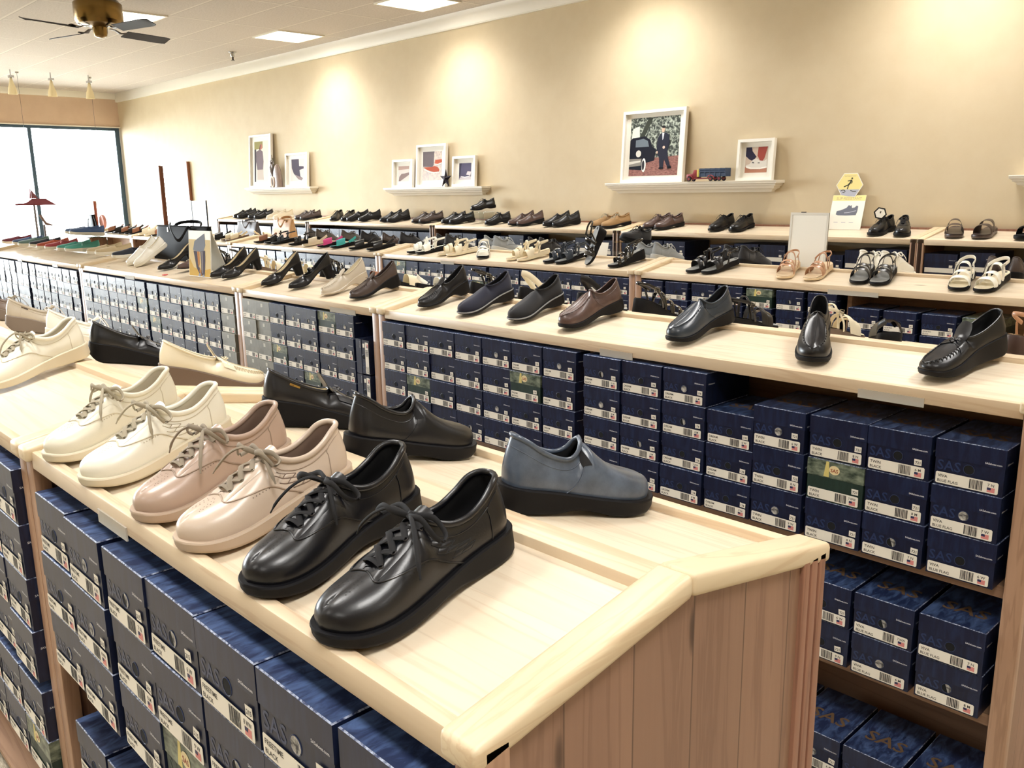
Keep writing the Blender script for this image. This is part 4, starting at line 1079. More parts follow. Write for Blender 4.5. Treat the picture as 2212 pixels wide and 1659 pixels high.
    if typ in ('oxford', 'sneaker', 'derby', 'wedgelace'):
        kw = dict(rungs=4, b0=.05, b1=.52, half=.012, bow=1, seed=seed, bscale=1.0 if hero else .62)
        if typ == 'wedgelace': kw.update(rungs=3, b0=.05, b1=.42, half=.010, rl=.0022)
        if typ == 'derby': kw.update(rungs=4, b0=.04, b1=.46, half=.011, rl=.0028)
        if q == Q_LOW: kw.update(rungs=3)
        for k, mb_ in ls.lacing(**kw).items():
            add(k, mb_, {'tongue': 'tongue', 'eyestay': 'upper', 'eyelet': 'metal', 'laces': 'lace'}[k], 60)
        sm_ = MB()
        for g in (1, -1):
            ca = ls.ca[g]; lat_ = (1-ca)
            c1, v1 = ls.lat(g, .60, .0005); c2, v2 = ls.lat(g, .54, .026)
            pp = seam_path(g, [(c1, v1), (ca+lat_*.58, .88), (c2, min(v2, .72)), (ca+lat_*.34, .50), (ca+lat_*.12, .36), (ca-.05, .20), (ca-.11, .02)], 26)
            sm_.tube([ls.off(*p, .0007) for p in pp], .0013, .001, n=6, up=[ls.N(*p) for p in pp])
            if hero or mid:
                pp = seam_path(g, [(.20, .0), (.19, .3), (.17, .6), (.155, .80), (.05, .84), (0.0, .845)], 20)
                sm_.tube([ls.off(*p, .0005) for p in pp], .0008, .0007, n=5, up=[ls.N(*p) for p in pp])
                pp = seam_path(g, [(.16, .80), (.24, .76), (ca-.10, .70), (ca-.05, .74), (ca-.03, .80)], 20)
                sm_.tube([ls.off(*p, .0005) for p in pp], .0008, .0007, n=5, up=[ls.N(*p) for p in pp])
        add('seam', sm_, 'upper2')
    if typ == 'oxford' and hero:
        g = -1; ca = ls.ca[g]
        wv = MB(); gr = MB()
        for a in range(3):
            for b in range(3):
                if (a, b) in ((0, 2), (2, 0)): continue
                c0 = ca-.165+.05*a+.012*b; v0 = .24+.125*b
                (wv if (a+b) % 2 == 0 else wv).tube  # each woven tab is a low cushion
                rows = [[ls.off(g, c0+.048*i/4-.030*(j/4), v0+.115*j/4, .0012*math.sin(math.pi*(.08+.84*i/4))*math.sin(math.pi*(.08+.84*j/4))+.0002) for j in range(5)] for i in range(5)]
                wv.grid(rows, flip=(g*side > 0))
                for e in ([(c0-.030*j/4, v0+.115*j/4) for j in range(5)], [(c0+.048*i/4-.030, v0+.115) for i in range(5)], [(c0+.048*i/4, v0) for i in range(5)]):
                    gr.tube([ls.off(g, *p, .0004) for p in e], .0008, .0006, n=5, up=[ls.N(g, *p) for p in e])
        add('woven_panel', wv, 'upper'); add('woven_edging', gr, 'stitch')
        pf = MB()
        def dot(g, c, v, r=.00105):
            p, n = ls.off(g, c, v, .0004), ls.N(g, c, v); t = n.cross(V(1, 0, 0)).normalized(); pf.disc(p, r, t, n.cross(t), 0, 8)
        for g in (1, -1):
            ca = ls.ca[g]
            for k in range(6): dot(g, ca+.06+.018*k, .33+.012*k)
            for k in range(5):
                for j in range(2): dot(g, ca+(1-ca)*(.66+.035*k), 1-.035-.10*j-.025*k*(1-j*.3), .0009)
        add('perforation', pf, 'stitch')
    _sh[key] = out
    return out

def leather(name, c, rough=.38, bump=.12, coat=.25, mottle=0):
    return mat(name, c, rough, 0, .5, coat, .25, leather=bump, mottle=mottle)
SCHEMES = {}
def scheme(n, upper, sole, lining, insole=None, lace=None, trim=None, metal=None, stitch=None, upper2=None, tongue=None, collar=None, tab=None, tabink=None):
    SCHEMES[n] = dict(upper=upper, sole=sole, lining=lining, insole=insole or lining, lace=lace or upper, trim=trim or BLK_KNIT, metal=metal or METAL, stitch=stitch or STITCHD, upper2=upper2 or upper, tongue=tongue or upper, collar=collar or upper, tab=tab or upper, tabink=tabink or upper)
METAL = mat('brushed_metal', '#b9b4a8', .3, 1.0); DARKMETAL = mat('dark_metal', '#5c5a5c', .35, .9); GOLD = mat('gold_metal', '#c5a25c', .3, 1.0)
BLK_KNIT = mat('black_elastic', '#16161a', .85); STITCHD = mat('dark_stitch', '#4b4136', .8); STITCHB = mat('black_stitch', '#08080a', .7)
BLK = leather('black_leather', '#07080f', .34, .12, .15); BLK2 = leather('black_calf', '#0c0c12', .36, .1, .2); BLKSOLE = mat('black_rubber', '#08080d', .6, spec=.25)
BLKLIN = mat('black_fabric_lining', '#0c0c10', .85); BLKLACE = mat('black_lace', '#0e0e12', .8); BLKSUEDE = mat('black_nubuck', '#17171c', .8, sheen=.3)
NAVYKN = mat('navy_stretch_fabric', '#10142a', .85, sheen=.2); CHARKN = mat('charcoal_stretch_fabric', '#101117', .85, sheen=.2); STRIPE = mat('grey_midsole', '#8c8f94', .55)
BONE = leather('bone_leather', '#e4dfcd', .36, .08, .3); BONE2 = leather('cream_leather', '#efecdd', .36, .08, .3); BONESOLE = mat('bone_rubber', '#ddd4be', .5); BONELIN = mat('bone_fabric', '#cfc6b2', .8)
BONELACE = mat('bone_lace', '#a39a86', .85); TAUPE = leather('taupe_leather', '#b39c8c', .34, .08, .3); TAUPE2 = leather('light_taupe_leather', '#cdbba9', .34, .08, .3); TAUPESOLE = mat('taupe_rubber', '#b8a390', .5); TAUPESOLE2 = mat('light_taupe_rubber', '#c5b29e', .5)
TAUPELIN = mat('taupe_fabric', '#8d786a', .85); TAUPELACE = mat('taupe_lace', '#8f8474', .85)
SLATE = leather('slate_blue_leather', '#4b5666', .32, .1, .3, mottle=.35); BROWN = leather('brown_leather', '#543f3a', .38, .12, .3, mottle=.25); DKBLUE = leather('dark_teal_leather', '#2a3440', .32, .1, .35, mottle=.2)
BROWNSOLE = mat('brown_rubber', '#6f5d50', .5); WHITEL = leather('white_leather', '#f4f2e8', .36, .06, .3); WHITESOLE = mat('white_rubber', '#efece0', .5); GREYL = leather('grey_taupe_leather', '#c3b9a8', .38, .08, .25); GREYSOLE = mat('grey_brown_rubber', '#867a70', .5)
MUD = leather('mushroom_leather', '#8a7b73', .4, .08, .2); CREAMLIN = mat('cream_lining', '#e3d7bb', .7); TANL = leather('tan_leather', '#b98a68', .38, .1, .3); TANBED = mat('tan_footbed', '#e3cdaa', .6); CAMEL = leather('camel_nubuck', '#a07f55', .7, .1, 0)
DKBRN = leather('dark_brown_leather', '#40332f', .4, .1, .25); PINK = mat('pink_nubuck', '#d8458a', .6); TEAL = mat('teal_nubuck', '#3fb0b0', .6); SUEDEG = mat('charcoal_suede', '#57524e', .85, sheen=.3); CREAMS = mat('cream_suede', '#d9cdb4', .85, sheen=.3)
GREYMESH = mat('grey_mesh', '#8e9396', .75); PATENT = mat('black_patent', '#0a0a0f', .12, coat=1, coat_rough=.03); SILVER = mat('grey_footbed', '#8d8e8c', .6); NAVYL = leather('navy_leather', '#28323f', .3, .1, .4); LINEN = leather('linen_leather', '#e6dcc2', .4, .08, .2)
COPPER = leather('copper_brown_leather', '#8a5a40', .4, .1, .2); CANV = {k: mat('canvas_'+k, c, .85, sheen=.2) for k, c in dict(teal='#57b0a4', blue='#4a6390', red='#a5434c', coral='#b5573f', sage='#6c8a8a', burgundy='#6e2f42', ink='#262b38', beige='#c9b896').items()}
STB = mat('bone_stitch', '#aca28a', .7); STT = mat('taupe_stitch', '#7b675a', .7)
scheme('bone', BONE, BONESOLE, BONELIN, lace=BONELACE, stitch=STB, upper2=mat('bone_piping', '#c9c0aa', .5)); scheme('cream', BONE2, BONESOLE, BONELIN, lace=BONELACE, stitch=STB, upper2=mat('bone_piping', '#c9c0aa', .5)); scheme('taupe', TAUPE, TAUPESOLE, TAUPELIN, lace=TAUPELACE, stitch=STT, upper2=mat('taupe_piping', '#94806f', .5)); scheme('lighttaupe', TAUPE2, TAUPESOLE2, TAUPELIN, lace=TAUPELACE, stitch=STT, upper2=mat('light_taupe_piping', '#ae9a88', .5))
scheme('black', BLK, BLKSOLE, BLKLIN, BLKLIN, lace=BLKLACE, stitch=STITCHB, metal=DARKMETAL); scheme('blackcream', BLK2, BLKSOLE, CREAMLIN, stitch=STITCHB, tab=GOLD, tabink=BLKSOLE); scheme('slate', SLATE, BLKSOLE, BLKLIN, stitch=STITCHB)
scheme('beige', LINEN, BROWNSOLE, LINEN, metal=METAL, upper2=mat('linen_seam', '#cdbf9f', .5)); scheme('white', WHITEL, WHITESOLE, CREAMLIN, lace=WHITEL, tabink=mat('grey_lettering', '#8f8d86', .6)); scheme('grey', GREYL, GREYSOLE, CREAMLIN, lace=GREYL, tab=DKBRN, tabink=GOLD); scheme('mushroom', MUD, GREYSOLE, MUD, lace=BONELACE, tab=DKBRN, tabink=GOLD)
scheme('navyknit', NAVYKN, BLKSOLE, BLKLIN, trim=STRIPE); scheme('blackknit', CHARKN, BLKSOLE, BLKLIN, trim=STRIPE); scheme('brown', BROWN, BLKSOLE, DKBRN, trim=DKBRN); scheme('dkblue', DKBLUE, BLKSOLE, BLKLIN); scheme('tan', GREYL, GREYL, LINEN)
scheme('dkbrown', DKBRN, BLKSOLE, DKBRN, lace=DKBRN); scheme('camel', CAMEL, BLKSOLE, DKBRN, lace=BONELACE); scheme('creamsuede', CREAMS, WHITESOLE, CREAMS, lace=CREAMS); scheme('pumpblack', BLK2, BLKSOLE, CREAMLIN); scheme('pumpbrown', BROWN, BLKSOLE, CREAMLIN)
scheme('tansandal', TANL, TANBED, TANBED); scheme('blacksandal', BLK2, BLKSOLE, SILVER); scheme('whitesandal', WHITEL, BLKSOLE, CREAMLIN); scheme('creamsandal', LINEN, LINEN, TANBED); scheme('navysandal', NAVYL, BLKSOLE, SILVER); scheme('patentsandal', PATENT, BLKSOLE, SILVER)
scheme('pink', PINK, BLKSOLE, PINK); scheme('teal', TEAL, BLKSOLE, TEAL); scheme('whitesneaker', WHITEL, WHITEL, WHITEL, lace=WHITEL); scheme('greysneaker', GREYMESH, mat('pale_grey_foam', '#c3c5c3', .6), SUEDEG, lace=mat('grey_lace', '#b9bbb8', .85)); scheme('blacksneaker', BLKSUEDE, BLKSOLE, BLKLIN, lace=BLKLACE)
scheme('charcoal', SUEDEG, BLKSOLE, BLKLIN, lace=SUEDEG); scheme('dkslide', DKBRN, DKBRN, DKBRN); scheme('blkslide', BLK2, BLKSOLE, BLKLIN); scheme('bedtan', LINEN, BROWNSOLE, TANBED); scheme('coppersandal', COPPER, BLKSOLE, COPPER); scheme('whitewedge', WHITEL, BLKSOLE, WHITEL); scheme('linenwedge', LINEN, BLKSOLE, LINEN); scheme('tanwedge', TANL, mat('dark_wood_wedge', '#43302a', .4), TANBED)
for k_, m_ in CANV.items(): scheme('canvas'+k_, m_, WHITESOLE, CREAMLIN)
SHORT = {'oxford': 'lace_up_shoe', 'derby': 'lace_up_shoe', 'wedgelace': 'lace_up_shoe', 'gore': 'slip_on_shoe', 'mocslip': 'slip_on_shoe', 'slipper': 'slip_on_shoe', 'stretch': 'slip_on_shoe', 'wedgemoc': 'moccasin', 'wedgebow': 'moccasin', 'heelmoc': 'moccasin', 'pump': 'pump_shoe', 'pumploafer': 'pump_shoe', 'maryjane': 'mary_jane_shoe',
         'canvas': 'canvas_shoe', 'sneaker': 'sneaker', 'strapsandal': 'sandal', 'slide': 'sandal', 'threestrap': 'sandal', 'tslide': 'slide_sandal', 'wedgesandal': 'sandal', 'wedgeslide': 'sandal'}
LBASE = {'strapsandal': 'footbed', 'slide': 'footbed', 'threestrap': 'footbed', 'tslide': 'slidebed', 'wedgesandal': 'wedgebed', 'wedgeslide': 'wedgebed', 'wedgemoc': 'wedge', 'wedgelace': 'wedge', 'wedgebow': 'wedge', 'slipper': 'mocslip', 'pumploafer': 'pump', 'maryjane': 'pump'}
NSHOE = [0]
PLACED = [(V(x_, y_, 0), V(x_, y_+d_, 0), .052, r_, 0.0) for r_, y_, d_, xs_ in (('A', AY, .61, (-1.83, -.497)), ('B', BY, .61, (-.525, -2.985, -4.215, -6.58, -9.05)), ('C', CY, .61, (-3.21, -5.78, -8.33, -10.89, -12.38)), ('D', DY, .37, (-2.27, -4.71, -7.15, -9.59))) for x_ in xs_]
def seg_gap(a, b, c, e):
    best = (9, 1)
    for i in range(9):
        p = a.lerp(b, i/8)
        for j in range(9):
            q = c.lerp(e, j/8); dd = (p-q).length
            if dd < best[0]: best = (dd, 1 if (a+b).x >= (c+e).x else -1)
    return best
def surf(row, y):
    if row == 'D': return deck_zs(min(max(y-DY, 0), .36))+0.0012
    Y0 = {'A': AY, 'B': BY, 'C': CY}[row]; d = y-Y0
    if d > .586: return RT+0.0055
    if d < 0.023: return RT+0.0015
    if .279 < d < .331: return 1.2012
    return deck_z(d)+0.0012
def shoe(typ, sch, row, x, y, yaw, label, group=None, L=None, side=1, q=Q_MID, seed=0, lift=0.0, pitch=None, roll=0.0, skip=()):
    """(x, y): the toe end's place on the counter; yaw: heading of the toe in degrees"""
    NSHOE[0] += 1
    base = LZ[LBASE.get(typ, typ)]; L0 = base['L']; k = (L or L0)/L0; Lr = L0*k
    d = V(math.cos(rad(yaw)), math.sin(rad(yaw)), 0)
    wd = base['W']*k*(0.52 if pitch is None else 0.3)+.002
    for _ in range(6):
        a_, b_ = V(x, y, 0)-d*(Lr-wd), V(x, y, 0)-d*wd; mv = 0
        for (c_, e_, w2, r2, l2) in PLACED:
            if r2 != row or abs(l2-lift) > .05: continue
            dm, sx = seg_gap(a_, b_, c_, e_)
            if dm < wd+w2: mv = (wd+w2-dm+.001)*sx; break
        if not mv: break
        x += mv
    PLACED.append((a_, b_, wd, row, lift))
    toe = V(x, y, 0); heel = toe-d*Lr; hc = heel+d*(0.05*Lr); fc = heel+d*(0.80*Lr)
    zh = max(surf(row, (hc+d*q_).y) for q_ in (-.0, .02*Lr)); W = base['W']*k*0.4; side_v = V(-d.y, d.x, 0)
    zh = max([surf(row, (hc+side_v*w_).y) for w_ in (-W, 0, W)]+[zh])
    zf = max([surf(row, (fc+side_v*w_).y) for w_ in (-W, 0, W)])
    tz = (base['zb'][-1][1])*k      # the toe tip clears the rail lip
    p1 = heel+d*(0.05*Lr); p2 = fc
    best = zf
    for f_, rise in ((0.86, .003*k), (0.92, .006*k), (0.985, tz)):
        pt = heel+d*(f_*Lr); need = surf(row, pt.y)+0.0005-rise
        zline = zh+(zf-zh)*(f_-.05)/.75
        if need > zline: zf = max(zf, zh+(need-zh)*.75/(f_-.05))
    X = V(p2.x-p1.x, p2.y-p1.y, zf-zh).normalized()
    Yv = V(0, 0, 1).cross(X).normalized(); Zv = X.cross(Yv)
    org = V(p1.x, p1.y, zh)-X*(0.05*Lr)+V(0, 0, lift)
    Mx = Matrix((X, Yv, Zv)).transposed().to_4x4()
    if pitch is not None: Mx = Mx @ Matrix.Rotation(rad(pitch), 4, 'Y')
    if roll: Mx = Mx @ Matrix.Rotation(rad(roll), 4, 'X')
    if pitch is not None and pitch > 0:      # pivot on the toe
        org = V(p2.x, p2.y, zf+lift)+V(0, 0, 0.004)-(Mx.to_3x3() @ V(.92*Lr, 0, .006))+X*(.12*Lr)
    Mw = Matrix.Translation(org) @ Mx @ Matrix.Scale(k, 4)
    # settle it on the wood
    best = 9
    for name, me, role in shoe_meshes(typ, side, q, seed):
        if name in ('sole', 'heel') or (pitch and name in ('upper', 'vamp_strap', 'toe_strap')):
            for v in me.vertices:
                w_ = Mw @ v.co; best = min(best, w_.z-lift-surf(row, w_.y))
    Mw = Matrix.Translation((0, 0, -best)) @ Mw
    t = thing(SHORT[typ], label, 'shoe' if 'sandal' not in SHORT[typ] else 'sandal', group)
    t.matrix_world = Mw
    mats = SCHEMES[sch]
    for name, me, role in shoe_meshes(typ, side, q, seed):
        if name in skip: continue
        inst(me, name, mats[role], t)
    return t

# ---------------------------------------------------------------- the shoes on display: kind, colours, row, toe position, heading
shoe('oxford', 'bone', 'A', -1.685, 0.432, -82, 'cream lace-up shoe half hidden behind its mate, nearest the joint posts', 'lace-ups on the near counter', q=Q_HERO, seed=1, side=1, L=0.274)
shoe('oxford', 'cream', 'A', -1.491, 0.432, -86, 'cream lace-up shoe with woven side panel, in front of its cream mate', 'lace-ups on the near counter', q=Q_HERO, seed=2, side=-1, L=0.274)
shoe('oxford', 'taupe', 'A', -1.264, 0.432, -84, 'darker taupe lace-up shoe standing between cream and light taupe shoes', 'lace-ups on the near counter', q=Q_HERO, seed=3, side=1, L=0.274)
shoe('oxford', 'lighttaupe', 'A', -1.111, 0.432, -90, 'light taupe lace-up shoe with woven side panel, beside the black pair', 'lace-ups on the near counter', q=Q_HERO, seed=4, side=-1, L=0.274)
shoe('oxford', 'black', 'A', -0.922, 0.432, -85, 'glossy black lace-up shoe beside the light taupe shoe', 'lace-ups on the near counter', q=Q_HERO, seed=5, side=1, L=0.274)
shoe('oxford', 'black', 'A', -0.756, 0.432, -89, 'glossy black lace-up shoe closest to the bare end of the counter', 'lace-ups on the near counter', q=Q_HERO, seed=6, side=-1, L=0.274)
shoe('oxford', 'cream', 'A', -2.406, 0.486, -84, 'cream lace-up shoe only its heel in view at the picture edge', None, q=Q_MID, seed=7, side=1, L=0.28)
shoe('gore', 'slate', 'A', -0.776, 1.019, 72, 'slate blue leather slip-on with thick black sole near the bare end', 'shoes on the rear slope of the near counter', q=Q_HERO, side=1, L=0.252)
shoe('gore', 'black', 'A', -1.178, 1.019, 80, 'black leather slip-on with thick sole behind the black lace-ups', 'shoes on the rear slope of the near counter', q=Q_HERO, side=1, L=0.252)
shoe('wedgemoc', 'blackcream', 'A', -1.464, 1.019, 76, 'black moccasin with cream lining and gold side tag', 'shoes on the rear slope of the near counter', q=Q_HERO, side=1, L=0.25)
shoe('wedgemoc', 'beige', 'A', -1.961, 1.019, 76, 'beige moccasin on a brown wedge sole', 'shoes on the rear slope of the near counter', q=Q_HERO, side=1, L=0.25)
shoe('wedgebow', 'black', 'A', -2.430, 1.019, 78, 'black wedge moccasin with metal bit, behind the beige moccasin', 'shoes on the rear slope of the near counter', q=Q_HERO, side=1, L=0.25)
shoe('wedgelace', 'white', 'A', -2.807, 1.019, 80, 'white lace-up wedge shoe on the rear slope', 'shoes on the rear slope of the near counter', q=Q_HERO, side=1, L=0.25, seed=3)
shoe('wedgelace', 'grey', 'A', -3.231, 1.019, 80, 'pale grey lace-up wedge shoe with brown side tag', 'shoes on the rear slope of the near counter', q=Q_HERO, side=1, L=0.25, seed=4)
shoe('wedgelace', 'mushroom', 'A', -3.694, 1.019, 80, 'mushroom brown lace-up wedge shoe cut by the picture edge', 'shoes on the rear slope of the near counter', q=Q_MID, side=1, L=0.25, seed=5)
shoe('wedgelace', 'black', 'A', -4.002, 1.019, 84, 'black lace-up wedge shoe, the farthest on the rear slope', 'shoes on the rear slope of the near counter', q=Q_MID, side=1, L=0.25, seed=6)
shoe('wedgemoc', 'black', 'B', -0.815, 2.144, -112, 'black moccasin with raised toe seam closest to the carpet end', 'shoes along the front of the middle counter', side=1, L=0.26)
shoe('mocslip', 'black', 'B', -1.097, 2.137, -66, 'black slip-on pointing straight out, seam down its middle', 'shoes along the front of the middle counter', side=1)
shoe('mocslip', 'dkblue', 'B', -1.566, 2.141, -102, 'dark teal slip-on with stitched toe seam', 'shoes along the front of the middle counter', side=1)
shoe('mocslip', 'brown', 'B', -2.011, 2.134, -104, 'brown leather slip-on with stitched toe seam', 'shoes along the front of the middle counter', side=1)
shoe('stretch', 'blackknit', 'B', -2.264, 2.139, -96, 'charcoal stretch slip-on with grey sole stripe', 'shoes along the front of the middle counter', side=1)
shoe('stretch', 'navyknit', 'B', -2.542, 2.135, -100, 'navy stretch slip-on with grey sole stripe', 'shoes along the front of the middle counter', side=1)
shoe('heelmoc', 'black', 'B', -2.811, 2.152, -100, 'black heeled moccasin beside the navy stretch slip-on', 'shoes along the front of the middle counter', side=1)
shoe('heelmoc', 'dkbrown', 'B', -3.298, 2.146, -106, 'dark brown heeled moccasin at the end of the short counter', 'shoes along the front of the middle counter', side=1)
shoe('heelmoc', 'tan', 'B', -3.536, 2.147, -100, 'pale taupe heeled moccasin between mary jane and brown moccasin', 'shoes along the front of the middle counter', side=1)
shoe('maryjane', 'black', 'B', -3.860, 2.164, -100, 'black mary jane with buckled strap', 'shoes along the front of the middle counter', side=1, L=0.245)
shoe('pumploafer', 'pumpblack', 'B', -4.141, 2.159, -96, 'black block-heeled loafer with red tag, first on the short counter', 'shoes along the front of the middle counter', side=1, L=0.24)
shoe('pump', 'pumpblack', 'B', -4.612, 2.181, -98, 'plain black block-heeled pump with open throat', 'shoes along the front of the middle counter', side=1, L=0.24)
shoe('pumploafer', 'pumpblack', 'B', -4.750, 2.179, -98, 'black block-heeled pump partly behind the plain black pump', 'shoes along the front of the middle counter', side=1, L=0.24)
shoe('pumploafer', 'pumpbrown', 'B', -5.221, 2.195, -96, 'brown heeled pump tucked behind the photo sign', 'shoes along the front of the middle counter', side=1, L=0.24)
shoe('pumploafer', 'pumpblack', 'B', -5.483, 2.181, -96, 'black heeled loafer with silver buckle below the tote bag', 'shoes along the front of the middle counter', side=1, L=0.245)
shoe('canvas', 'white', 'B', -6.054, 2.213, -100, 'white moccasin propped toe down, outer one of a pair', 'shoes along the front of the middle counter', side=1, pitch=30, lift=0.0)
shoe('canvas', 'white', 'B', -5.908, 2.207, -99, 'white moccasin propped toe down, next to the black pump', 'shoes along the front of the middle counter', side=-1, pitch=30, lift=0.0)
shoe('canvas', 'canvasink', 'B', -6.346, 2.218, -104, 'dark navy boat shoe beside the propped white pair', 'shoes along the front of the middle counter', side=1)
shoe('canvas', 'canvasbeige', 'B', -6.897, 2.232, -104, 'beige slip-on in front of its mate, on the pump counter', 'shoes along the front of the middle counter', side=1)
shoe('canvas', 'canvasbeige', 'B', -6.660, 2.237, -104, 'beige slip-on next to the dark navy boat shoe', 'shoes along the front of the middle counter', side=-1)
shoe('canvas', 'canvasteal', 'B', -7.592, 2.237, -104, 'teal canvas shoe of the pair at the counter joint, outer one', 'canvas shoes at the window end', side=1)
shoe('canvas', 'canvasteal', 'B', -7.410, 2.240, -104, 'teal canvas shoe of the pair at the counter joint, inner one', 'canvas shoes at the window end', side=-1)
shoe('canvas', 'canvasred', 'B', -7.884, 2.233, -104, 'red canvas shoe beside the teal pair', 'canvas shoes at the window end', side=1)
shoe('canvas', 'canvascoral', 'B', -8.093, 2.229, -104, 'rust coloured canvas shoe beside the red one', 'canvas shoes at the window end', side=1)
shoe('canvas', 'canvasink', 'B', -8.369, 2.249, -104, 'ink blue canvas shoe between rust and sage ones', 'canvas shoes at the window end', side=1)
shoe('canvas', 'canvassage', 'B', -8.651, 2.237, -104, 'sage green canvas shoe on the window bay', 'canvas shoes at the window end', side=1)
shoe('canvas', 'canvasblue', 'B', -8.881, 2.252, -104, 'dull violet blue canvas shoe on the window bay', 'canvas shoes at the window end', side=1)
shoe('canvas', 'canvasburgundy', 'B', -9.151, 2.245, -104, 'burgundy canvas shoe at the picture edge', 'canvas shoes at the window end', side=1)
shoe('threestrap', 'whitesandal', 'C', -1.454, 4.115, -84, 'white three-strap sandal, the one nearer the black sandals', 'sandals along the front of the far counter', side=1, L=0.24)
shoe('threestrap', 'whitesandal', 'C', -1.358, 4.115, -98, 'white three-strap sandal, the one farther from the black sandals', 'sandals along the front of the far counter', side=-1, L=0.24)
shoe('strapsandal', 'blacksandal', 'C', -1.911, 4.115, -80, 'black cut-out sandal, heel strap up, nearer the tan sandals', 'sandals along the front of the far counter', side=1, L=0.24)
shoe('strapsandal', 'blacksandal', 'C', -1.823, 4.115, -84, 'black cut-out sandal, heel strap up, nearer the white sandals', 'sandals along the front of the far counter', side=-1, L=0.24)
shoe('strapsandal', 'tansandal', 'C', -2.306, 4.115, -78, 'tan strappy sandal standing apart, before the black sneakers', 'sandals along the front of the far counter', side=1, L=0.24)
shoe('strapsandal', 'tansandal', 'C', -2.161, 4.115, -88, 'tan strappy sandal standing before the blank white board', 'sandals along the front of the far counter', side=-1, L=0.24)
shoe('strapsandal', 'blacksandal', 'C', -2.896, 4.115, -112, 'dark strappy sandal beside the counter joint, outer one', 'sandals along the front of the far counter', side=1, L=0.24)
shoe('strapsandal', 'blacksandal', 'C', -2.797, 4.115, -112, 'dark strappy sandal beside the counter joint, inner one', 'sandals along the front of the far counter', side=-1, L=0.24)
shoe('wedgesandal', 'patentsandal', 'C', -3.467, 4.115, -116, 'black patent sandal lying flat beside its tilted mate', 'sandals along the front of the far counter', side=-1, L=0.25)
shoe('strapsandal', 'navysandal', 'C', -4.021, 4.115, -116, 'dark blue strappy sandal, outer one of its pair', 'sandals along the front of the far counter', side=1, L=0.24)
shoe('strapsandal', 'navysandal', 'C', -3.930, 4.115, -116, 'dark blue strappy sandal, inner one of its pair', 'sandals along the front of the far counter', side=-1, L=0.24)
shoe('strapsandal', 'creamsandal', 'C', -4.374, 4.115, -116, 'cream strappy sandal of the pair beside the dark blue ones, outer', 'sandals along the front of the far counter', side=1, L=0.24)
shoe('strapsandal', 'creamsandal', 'C', -4.283, 4.115, -116, 'cream strappy sandal of the pair beside the dark blue ones, inner', 'sandals along the front of the far counter', side=-1, L=0.24)
shoe('threestrap', 'whitewedge', 'C', -4.614, 4.115, -48, 'single white sandal pointing out between two cream pairs', 'sandals along the front of the far counter', side=1, L=0.24)
shoe('strapsandal', 'creamsandal', 'C', -5.119, 4.115, -118, 'cream flat sandal of the middle pale pair, outer one', 'sandals along the front of the far counter', side=1, L=0.24)
shoe('strapsandal', 'creamsandal', 'C', -5.044, 4.115, -118, 'cream flat sandal of the middle pale pair, inner one', 'sandals along the front of the far counter', side=-1, L=0.24)
shoe('strapsandal', 'whitewedge', 'C', -5.487, 4.115, -118, 'white flat sandal beside the counter joint, outer one', 'sandals along the front of the far counter', side=1, L=0.24)
shoe('strapsandal', 'whitewedge', 'C', -5.377, 4.115, -118, 'white flat sandal beside the counter joint, inner one', 'sandals along the front of the far counter', side=-1, L=0.24)
shoe('slide', 'blkslide', 'C', -6.029, 4.115, -122, 'plain black slide with heel strap at the counter joint', 'sandals along the front of the far counter', side=1, L=0.24)
shoe('slide', 'blacksandal', 'C', -6.292, 4.115, -122, 'black perforated slide beside the teal one', 'sandals along the front of the far counter', side=1, L=0.24)
shoe('slide', 'teal', 'C', -6.576, 4.115, -122, 'bright teal slide with cut-outs', 'sandals along the front of the far counter', side=1, L=0.24)
shoe('slide', 'pink', 'C', -6.785, 4.115, -122, 'bright pink slide with cut-outs', 'sandals along the front of the far counter', side=1, L=0.24)
shoe('slide', 'creamsandal', 'C', -7.033, 4.115, -122, 'cream slide with cut-outs beside the pink one', 'sandals along the front of the far counter', side=1, L=0.24)
shoe('strapsandal', 'blacksandal', 'C', -7.277, 4.115, -122, 'black strappy sandal beside the cream slide', 'sandals along the front of the far counter', side=1, L=0.24)
shoe('strapsandal', 'navysandal', 'C', -7.593, 4.115, -122, 'dark blue strappy sandal second from the cream slide', 'sandals along the front of the far counter', side=1, L=0.24)
shoe('strapsandal', 'blacksandal', 'C', -7.726, 4.115, -122, 'black strappy sandal third from the cream slide', 'sandals along the front of the far counter', side=-1, L=0.24)
shoe('slide', 'coppersandal', 'C', -7.935, 4.115, -122, 'copper tan slide at the start of the bright slide bay', 'sandals along the front of the far counter', side=1, L=0.24)
shoe('slide', 'bedtan', 'C', -8.469, 4.115, -122, 'tan strappy sandal just before the counter joint', 'sandals along the front of the far counter', side=1, L=0.24)
shoe('slide', 'bedtan', 'C', -8.633, 4.115, -122, 'tan strappy sandal second from the counter joint', 'sandals along the front of the far counter', side=-1, L=0.24)
shoe('slide', 'blacksandal', 'C', -8.887, 4.115, -124, 'black and white sandal beside the photo sign', 'sandals along the front of the far counter', side=1, L=0.24)
shoe('slide', 'coppersandal', 'C', -11.926, 4.115, -128, 'small reddish brown sandal in the window glare', 'small sandals in the window glare', side=-1, q=Q_LOW)
shoe('slide', 'blkslide', 'C', -11.683, 4.115, -128, 'small black sandal in the window glare', 'small sandals in the window glare', side=1, q=Q_LOW)
shoe('slide', 'coppersandal', 'C', -11.478, 4.115, -128, 'small copper sandal in the window glare', 'small sandals in the window glare', side=-1, q=Q_LOW)
shoe('slide', 'blacksandal', 'C', -11.249, 4.115, -128, 'small grey black sandal in the window glare', 'small sandals in the window glare', side=1, q=Q_LOW)
shoe('slide', 'coppersandal', 'C', -11.041, 4.115, -128, 'small brown and cream sandal in the window glare', 'small sandals in the window glare', side=-1, q=Q_LOW)
